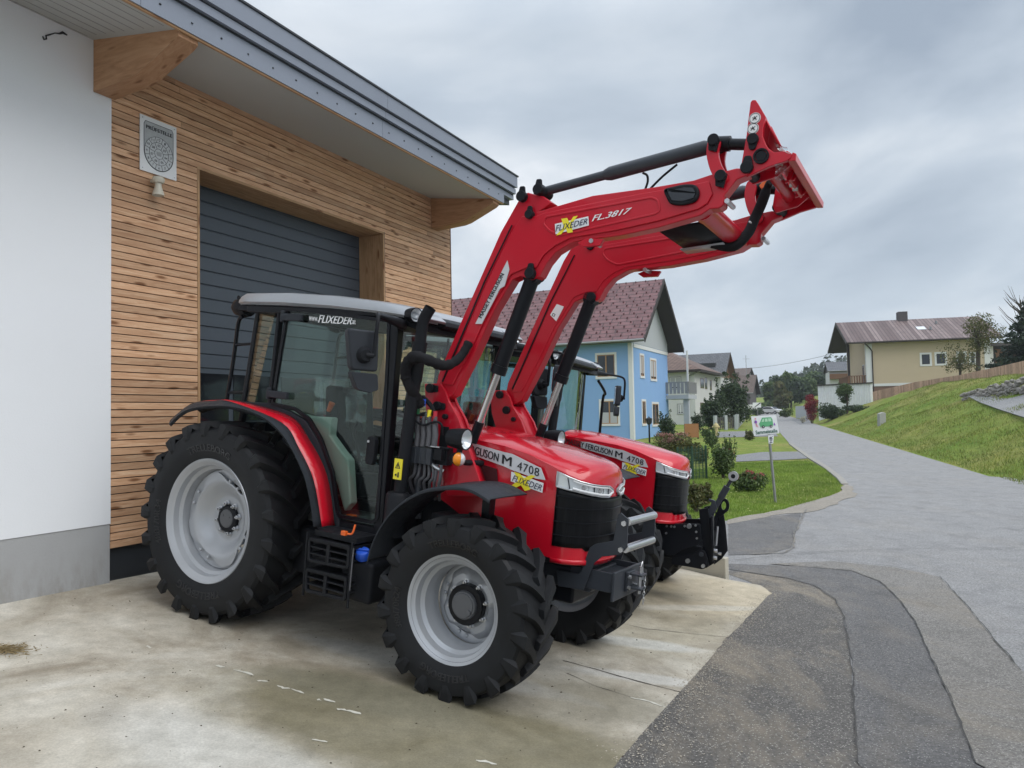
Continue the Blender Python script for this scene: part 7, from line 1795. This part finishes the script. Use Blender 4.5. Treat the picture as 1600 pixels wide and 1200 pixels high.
# trees at the end of the road
specs = [(1197, 644, 172, 16, 30, 'green'), (1206, 646, 176, 64, 28, 'green'), (1222, 646, 170, 66, 26, 'autumn'), (1236, 646, 180, 72, 30, 'green'), (1250, 646, 176, 64, 30, 'dark'), (1264, 646, 184, 58, 30, 'green'),
         (1282, 640, 190, 52, 32, 'dark'), (1300, 640, 200, 56, 34, 'far'), (1216, 646, 196, 76, 30, 'dark'), (1242, 646, 200, 82, 32, 'dark'), (1272, 646, 205, 72, 32, 'green')]
words = ['lowest leafy tree behind the barn gable', 'leafy tree right of the barn gable', 'yellowing tree above the parked cars', 'full green tree in the middle of the group over the road end', 'dark tree over the grey wall at the road end', 'green tree above the crimson creeper', 'dark tree behind the left end of the corrugated fence', 'pale far tree behind the small white house', 'dark rear tree rising left in the group over the parked cars', 'tallest dark rear tree over the road end', 'broad rear tree left of the yellow house roof']
for (px, py, Y, hpx, wp_, mt_), lb in zip(specs, words):
    p = at(px, py, Y); tree(lb, p, (hpx*(.74 if px < 1240 else .56)/FPX*Y), wp_/FPX*Y, 4200, .42, LM[mt_], .12, group='trees at the far end of the road', k=20)
# far wooded hill
hf = []
for k in range(150):
    px = rng.uniform(1180, 1420); Y = rng.uniform(330, 460); top = np.interp(px, [1180, 1230, 1250, 1272, 1300, 1340, 1420], [606, 594, 584, 572, 560, 556, 562])+rng.uniform(-2, 16)
    q = atY(px, top, Y); s_ = rng.uniform(4, 8)
    for j in range(3): hf.append((q[0]+rng.normal()*2, q[1]+rng.normal()*4, q[2]-s_*(.6+j*1.3), s_*(.5+.3*j), s_*(.5+.3*j), s_*(.9+.2*j)))
fo = leaves(45000, hf, 1.3, LM['far'], 'wooded_hill'); tag(fo, 'distant wooded hill beyond the road end', 'forest', kind='stuff')
MB().grid([[(atY(px, 0, Y)[0], Y, zat(px, np.interp(px, [1150, 1180, 1230, 1272, 1300, 1420, 1700], [628, 622, 608, 590, 578, 578, 600]), 470)*((Y-230)/240.)**.9+2) for px in range(1100, 1720, 20)] for Y in (235, 290, 350, 410, 470, 560)]).build('hill', simple('hill_undergrowth', (.035, .055, .028), .95, 0, .4, .05), None, smooth=60)
tag(bpy.data.objects['hill'], kind='structure')
# ------------------------------------------------------------------ grass blades on the lawns and the bank
def blades(name, n, sampler, h, w, mat, label):
    P_ = []
    while len(P_) < n:
        q = sampler()
        if q is not None: P_.append(q)
    P_ = np.array(P_); a = rng.uniform(0, 6.28, n); hh = h*rng.uniform(.4, 1.3, n); ww = w*rng.uniform(.6, 1.4, n); lean = rng.normal(size=(n, 2))*.35*hh[:, None]
    V = np.empty((n, 3, 3)); V[:, 0] = P_; V[:, 1] = P_; V[:, 2] = P_
    V[:, 0, 0] -= np.cos(a)*ww; V[:, 0, 1] -= np.sin(a)*ww; V[:, 1, 0] += np.cos(a)*ww; V[:, 1, 1] += np.sin(a)*ww; V[:, 2, :2] += lean; V[:, 2, 2] += hh
    me = bpy.data.meshes.new(name); me.vertices.add(n*3); me.vertices.foreach_set('co', V.ravel()); me.loops.add(n*3); me.loops.foreach_set('vertex_index', np.arange(n*3)); me.polygons.add(n)
    me.polygons.foreach_set('loop_start', np.arange(n)*3); me.polygons.foreach_set('loop_total', np.full(n, 3)); me.update(calc_edges=True); me.materials.append(mat)
    o = bpy.data.objects.new(name, me); COL.objects.link(o); tag(o, label, 'grass', kind='stuff'); return o
def inpoly(x, y, poly):
    r_ = False; j = len(poly)-1
    for i in range(len(poly)):
        if (poly[i][1] > y) != (poly[j][1] > y) and x < (poly[j][0]-poly[i][0])*(y-poly[i][1])/(poly[j][1]-poly[i][1])+poly[i][0]: r_ = not r_
        j = i
    return r_
lawn1 = pxg([(1040, 815), (1138, 814), (1160, 810), (1225, 797), (1275, 785), (1312, 769), (1315, 757), (1290, 734), (1262, 720), (1150, 724), (1060, 740)])
bx0, bx1 = min(p[0] for p in lawn1), max(p[0] for p in lawn1); by0, by1 = min(p[1] for p in lawn1), max(p[1] for p in lawn1)
def s1():
    x, y = rng.uniform(bx0, bx1), rng.uniform(by0, by1)
    return (x, y, G(x, y)) if inpoly(x, y, lawn1) else None
GB = leafmat('grass_blades', (.15, .27, .035), (.21, .32, .055), (.27, .34, .085), .3)
GB2 = leafmat('bank_grass_blades', (.15, .225, .038), (.22, .27, .06), (.31, .30, .11), .3)
blades('lawn_grass', 60000, s1, .055, .006, GB, 'short green grass of the front lawn around the street sign')
def s2():
    y = 18+rng.uniform(0, 1)**1.6*50; u = rng.uniform(.05, 11); x = edgeX(y)+u/.956
    z = G(x, y)
    if 1.2 < u and y > 14: z += .07*math.sin(u*1.9+y*.55)+.05*math.sin(y*1.3-u*.7)
    return (x, y, z-.02)
blades('bank_grass', 70000, s2, .13, .014, GB2, 'longer patchy grass on the bank right of the road')
fl = MB()
for k in range(240):
    q = s2() if k > 60 else s1(); 
    while q is None: q = s1()
    x, y, z = q; fl.lathe([(z+.12, .0), (z+.13, .03), (z+.14, 0)], o=(x, y, 0), axis='z', n=5) if False else fl.add([(x-.014, y, z+.10), (x, y-.01, z+.095), (x+.014, y, z+.10), (x, y+.0, z+.115)], [(0, 1, 2, 3)])
tag(fl.build('wild_flowers', flat('pale_petals', (.55, .55, .25), .6), None, smooth=0), 'tiny pale flowers scattered over the grass', 'flowers', kind='stuff')

# ------------------------------------------------------------------ air
hz = MB().bb(-520, 760, -62, 620, -2.2, 75).build('haze', bpy.data.materials.new('haze'), None, smooth=0); tag(hz, kind='stuff')
hm_ = hz.data.materials[0]; hm_.use_nodes = True; hm_.node_tree.nodes.clear()
ho = node(hm_.node_tree, 'ShaderNodeOutputMaterial'); hv = node(hm_.node_tree, 'ShaderNodeVolumePrincipled'); hv.inputs['Color'].default_value = (.82, .88, .95, 1); hv.inputs['Density'].default_value = .00042
hm_.node_tree.links.new(hv.outputs[0], ho.inputs['Volume'])
# ------------------------------------------------------------------ sky and light
world = bpy.data.worlds.new('World'); scene.world = world; world.use_nodes = True; nt = world.node_tree
bg = nt.nodes['Background']; sky = node(nt, 'ShaderNodeTexSky'); sky.sky_type = 'NISHITA'; sky.sun_disc = False
SUN_EL, SUN_AZ = R(50), R(128)      # azimuth clockwise from +Y
sky.sun_elevation = SUN_EL; sky.sun_rotation = SUN_AZ; sky.air_density = 1.2; sky.dust_density = 3.0
tc = node(nt, 'ShaderNodeTexCoord'); nrm = node(nt, 'ShaderNodeVectorMath', operation='NORMALIZE'); nt.links.new(tc.outputs['Generated'], nrm.inputs[0])
sp3 = node(nt, 'ShaderNodeSeparateXYZ'); nt.links.new(nrm.outputs[0], sp3.inputs[0])
# project the direction on a cloud deck
zc = node(nt, 'ShaderNodeMath', operation='MAXIMUM'); nt.links.new(sp3.outputs['Z'], zc.inputs[0]); zc.inputs[1].default_value = 0.0
za = node(nt, 'ShaderNodeMath', operation='ADD'); nt.links.new(zc.outputs[0], za.inputs[0]); za.inputs[1].default_value = .22
cxy = node(nt, 'ShaderNodeCombineXYZ')
for i, k in enumerate(('X', 'Y')):
    dv = node(nt, 'ShaderNodeMath', operation='DIVIDE'); nt.links.new(sp3.outputs[k], dv.inputs[0]); nt.links.new(za.outputs[0], dv.inputs[1]); nt.links.new(dv.outputs[0], cxy.inputs[i])
mp = node(nt, 'ShaderNodeMapping'); nt.links.new(cxy.outputs[0], mp.inputs[0]); mp.inputs['Location'].default_value = (-8.2, -1.9, 2.2); mp.inputs['Scale'].default_value = (1.0, .8, 1)
n1 = noise(nt, mp.outputs[0], 1.35, 8, .52, .35)
n2 = noise(nt, mp.outputs[0], .45, 3, .5)
sm = node(nt, 'ShaderNodeMath', operation='MULTIPLY_ADD'); nt.links.new(n2, sm.inputs[0]); sm.inputs[1].default_value = .5; 
hf_ = node(nt, 'ShaderNodeMath', operation='MULTIPLY'); nt.links.new(n1, hf_.inputs[0]); hf_.inputs[1].default_value = .7; nt.links.new(hf_.outputs[0], sm.inputs[2])
cl = ramp(nt, sm.outputs[0], [(.45, (.29, .345, .42)), (.56, (.44, .50, .57)), (.64, (.60, .645, .695)), (.73, (.88, .89, .91))])
# an overcast sky is about twice as bright overhead as near the horizon
gain = mapr(nt, sp3.outputs['Z'], .45, .95, 1.0, 2.3)
gn = node(nt, 'ShaderNodeVectorMath', operation='SCALE'); hzf = mapr(nt, sp3.outputs['Z'], .0, .24, 0, 1); clm = mixc(nt, hzf, (.47, .545, .625), cl.outputs[0]); nt.links.new(clm, gn.inputs[0]); nt.links.new(gain, gn.inputs['Scale'])
sk = node(nt, 'ShaderNodeVectorMath', operation='SCALE'); nt.links.new(sky.outputs[0], sk.inputs[0]); sk.inputs['Scale'].default_value = .08
SKYK = 1/.1
sc3 = node(nt, 'ShaderNodeVectorMath', operation='SCALE'); nt.links.new(gn.outputs[0], sc3.inputs[0]); sc3.inputs['Scale'].default_value = SKYK
sk2 = node(nt, 'ShaderNodeVectorMath', operation='SCALE'); nt.links.new(sky.outputs[0], sk2.inputs[0]); sk2.inputs['Scale'].default_value = 1.0
fin = mixc(nt, .93, sk2.outputs[0], sc3.outputs[0]); nt.links.new(fin, bg.inputs[0]); bg.inputs[1].default_value = .1
sun = bpy.data.lights.new('sun', 'SUN'); sun.energy = 1.4; sun.angle = R(50); sun.color = (1, .97, .93); so = bpy.data.objects.new('sun', sun); COL.objects.link(so)
sd_ = Vector((math.sin(SUN_AZ)*math.cos(SUN_EL), math.cos(SUN_AZ)*math.cos(SUN_EL), math.sin(SUN_EL))); so.rotation_euler = (-sd_).to_track_quat('-Z', 'Y').to_euler()
scene.view_settings.view_transform = 'Standard'; scene.view_settings.look = 'None'; scene.view_settings.exposure = 0.40; scene.view_settings.gamma = 1
scene.cycles.use_denoising = True; scene.cycles.max_bounces = 8; scene.cycles.transparent_max_bounces = 16; scene.cycles.sample_clamp_indirect = 4
scene.cycles.use_adaptive_sampling = True
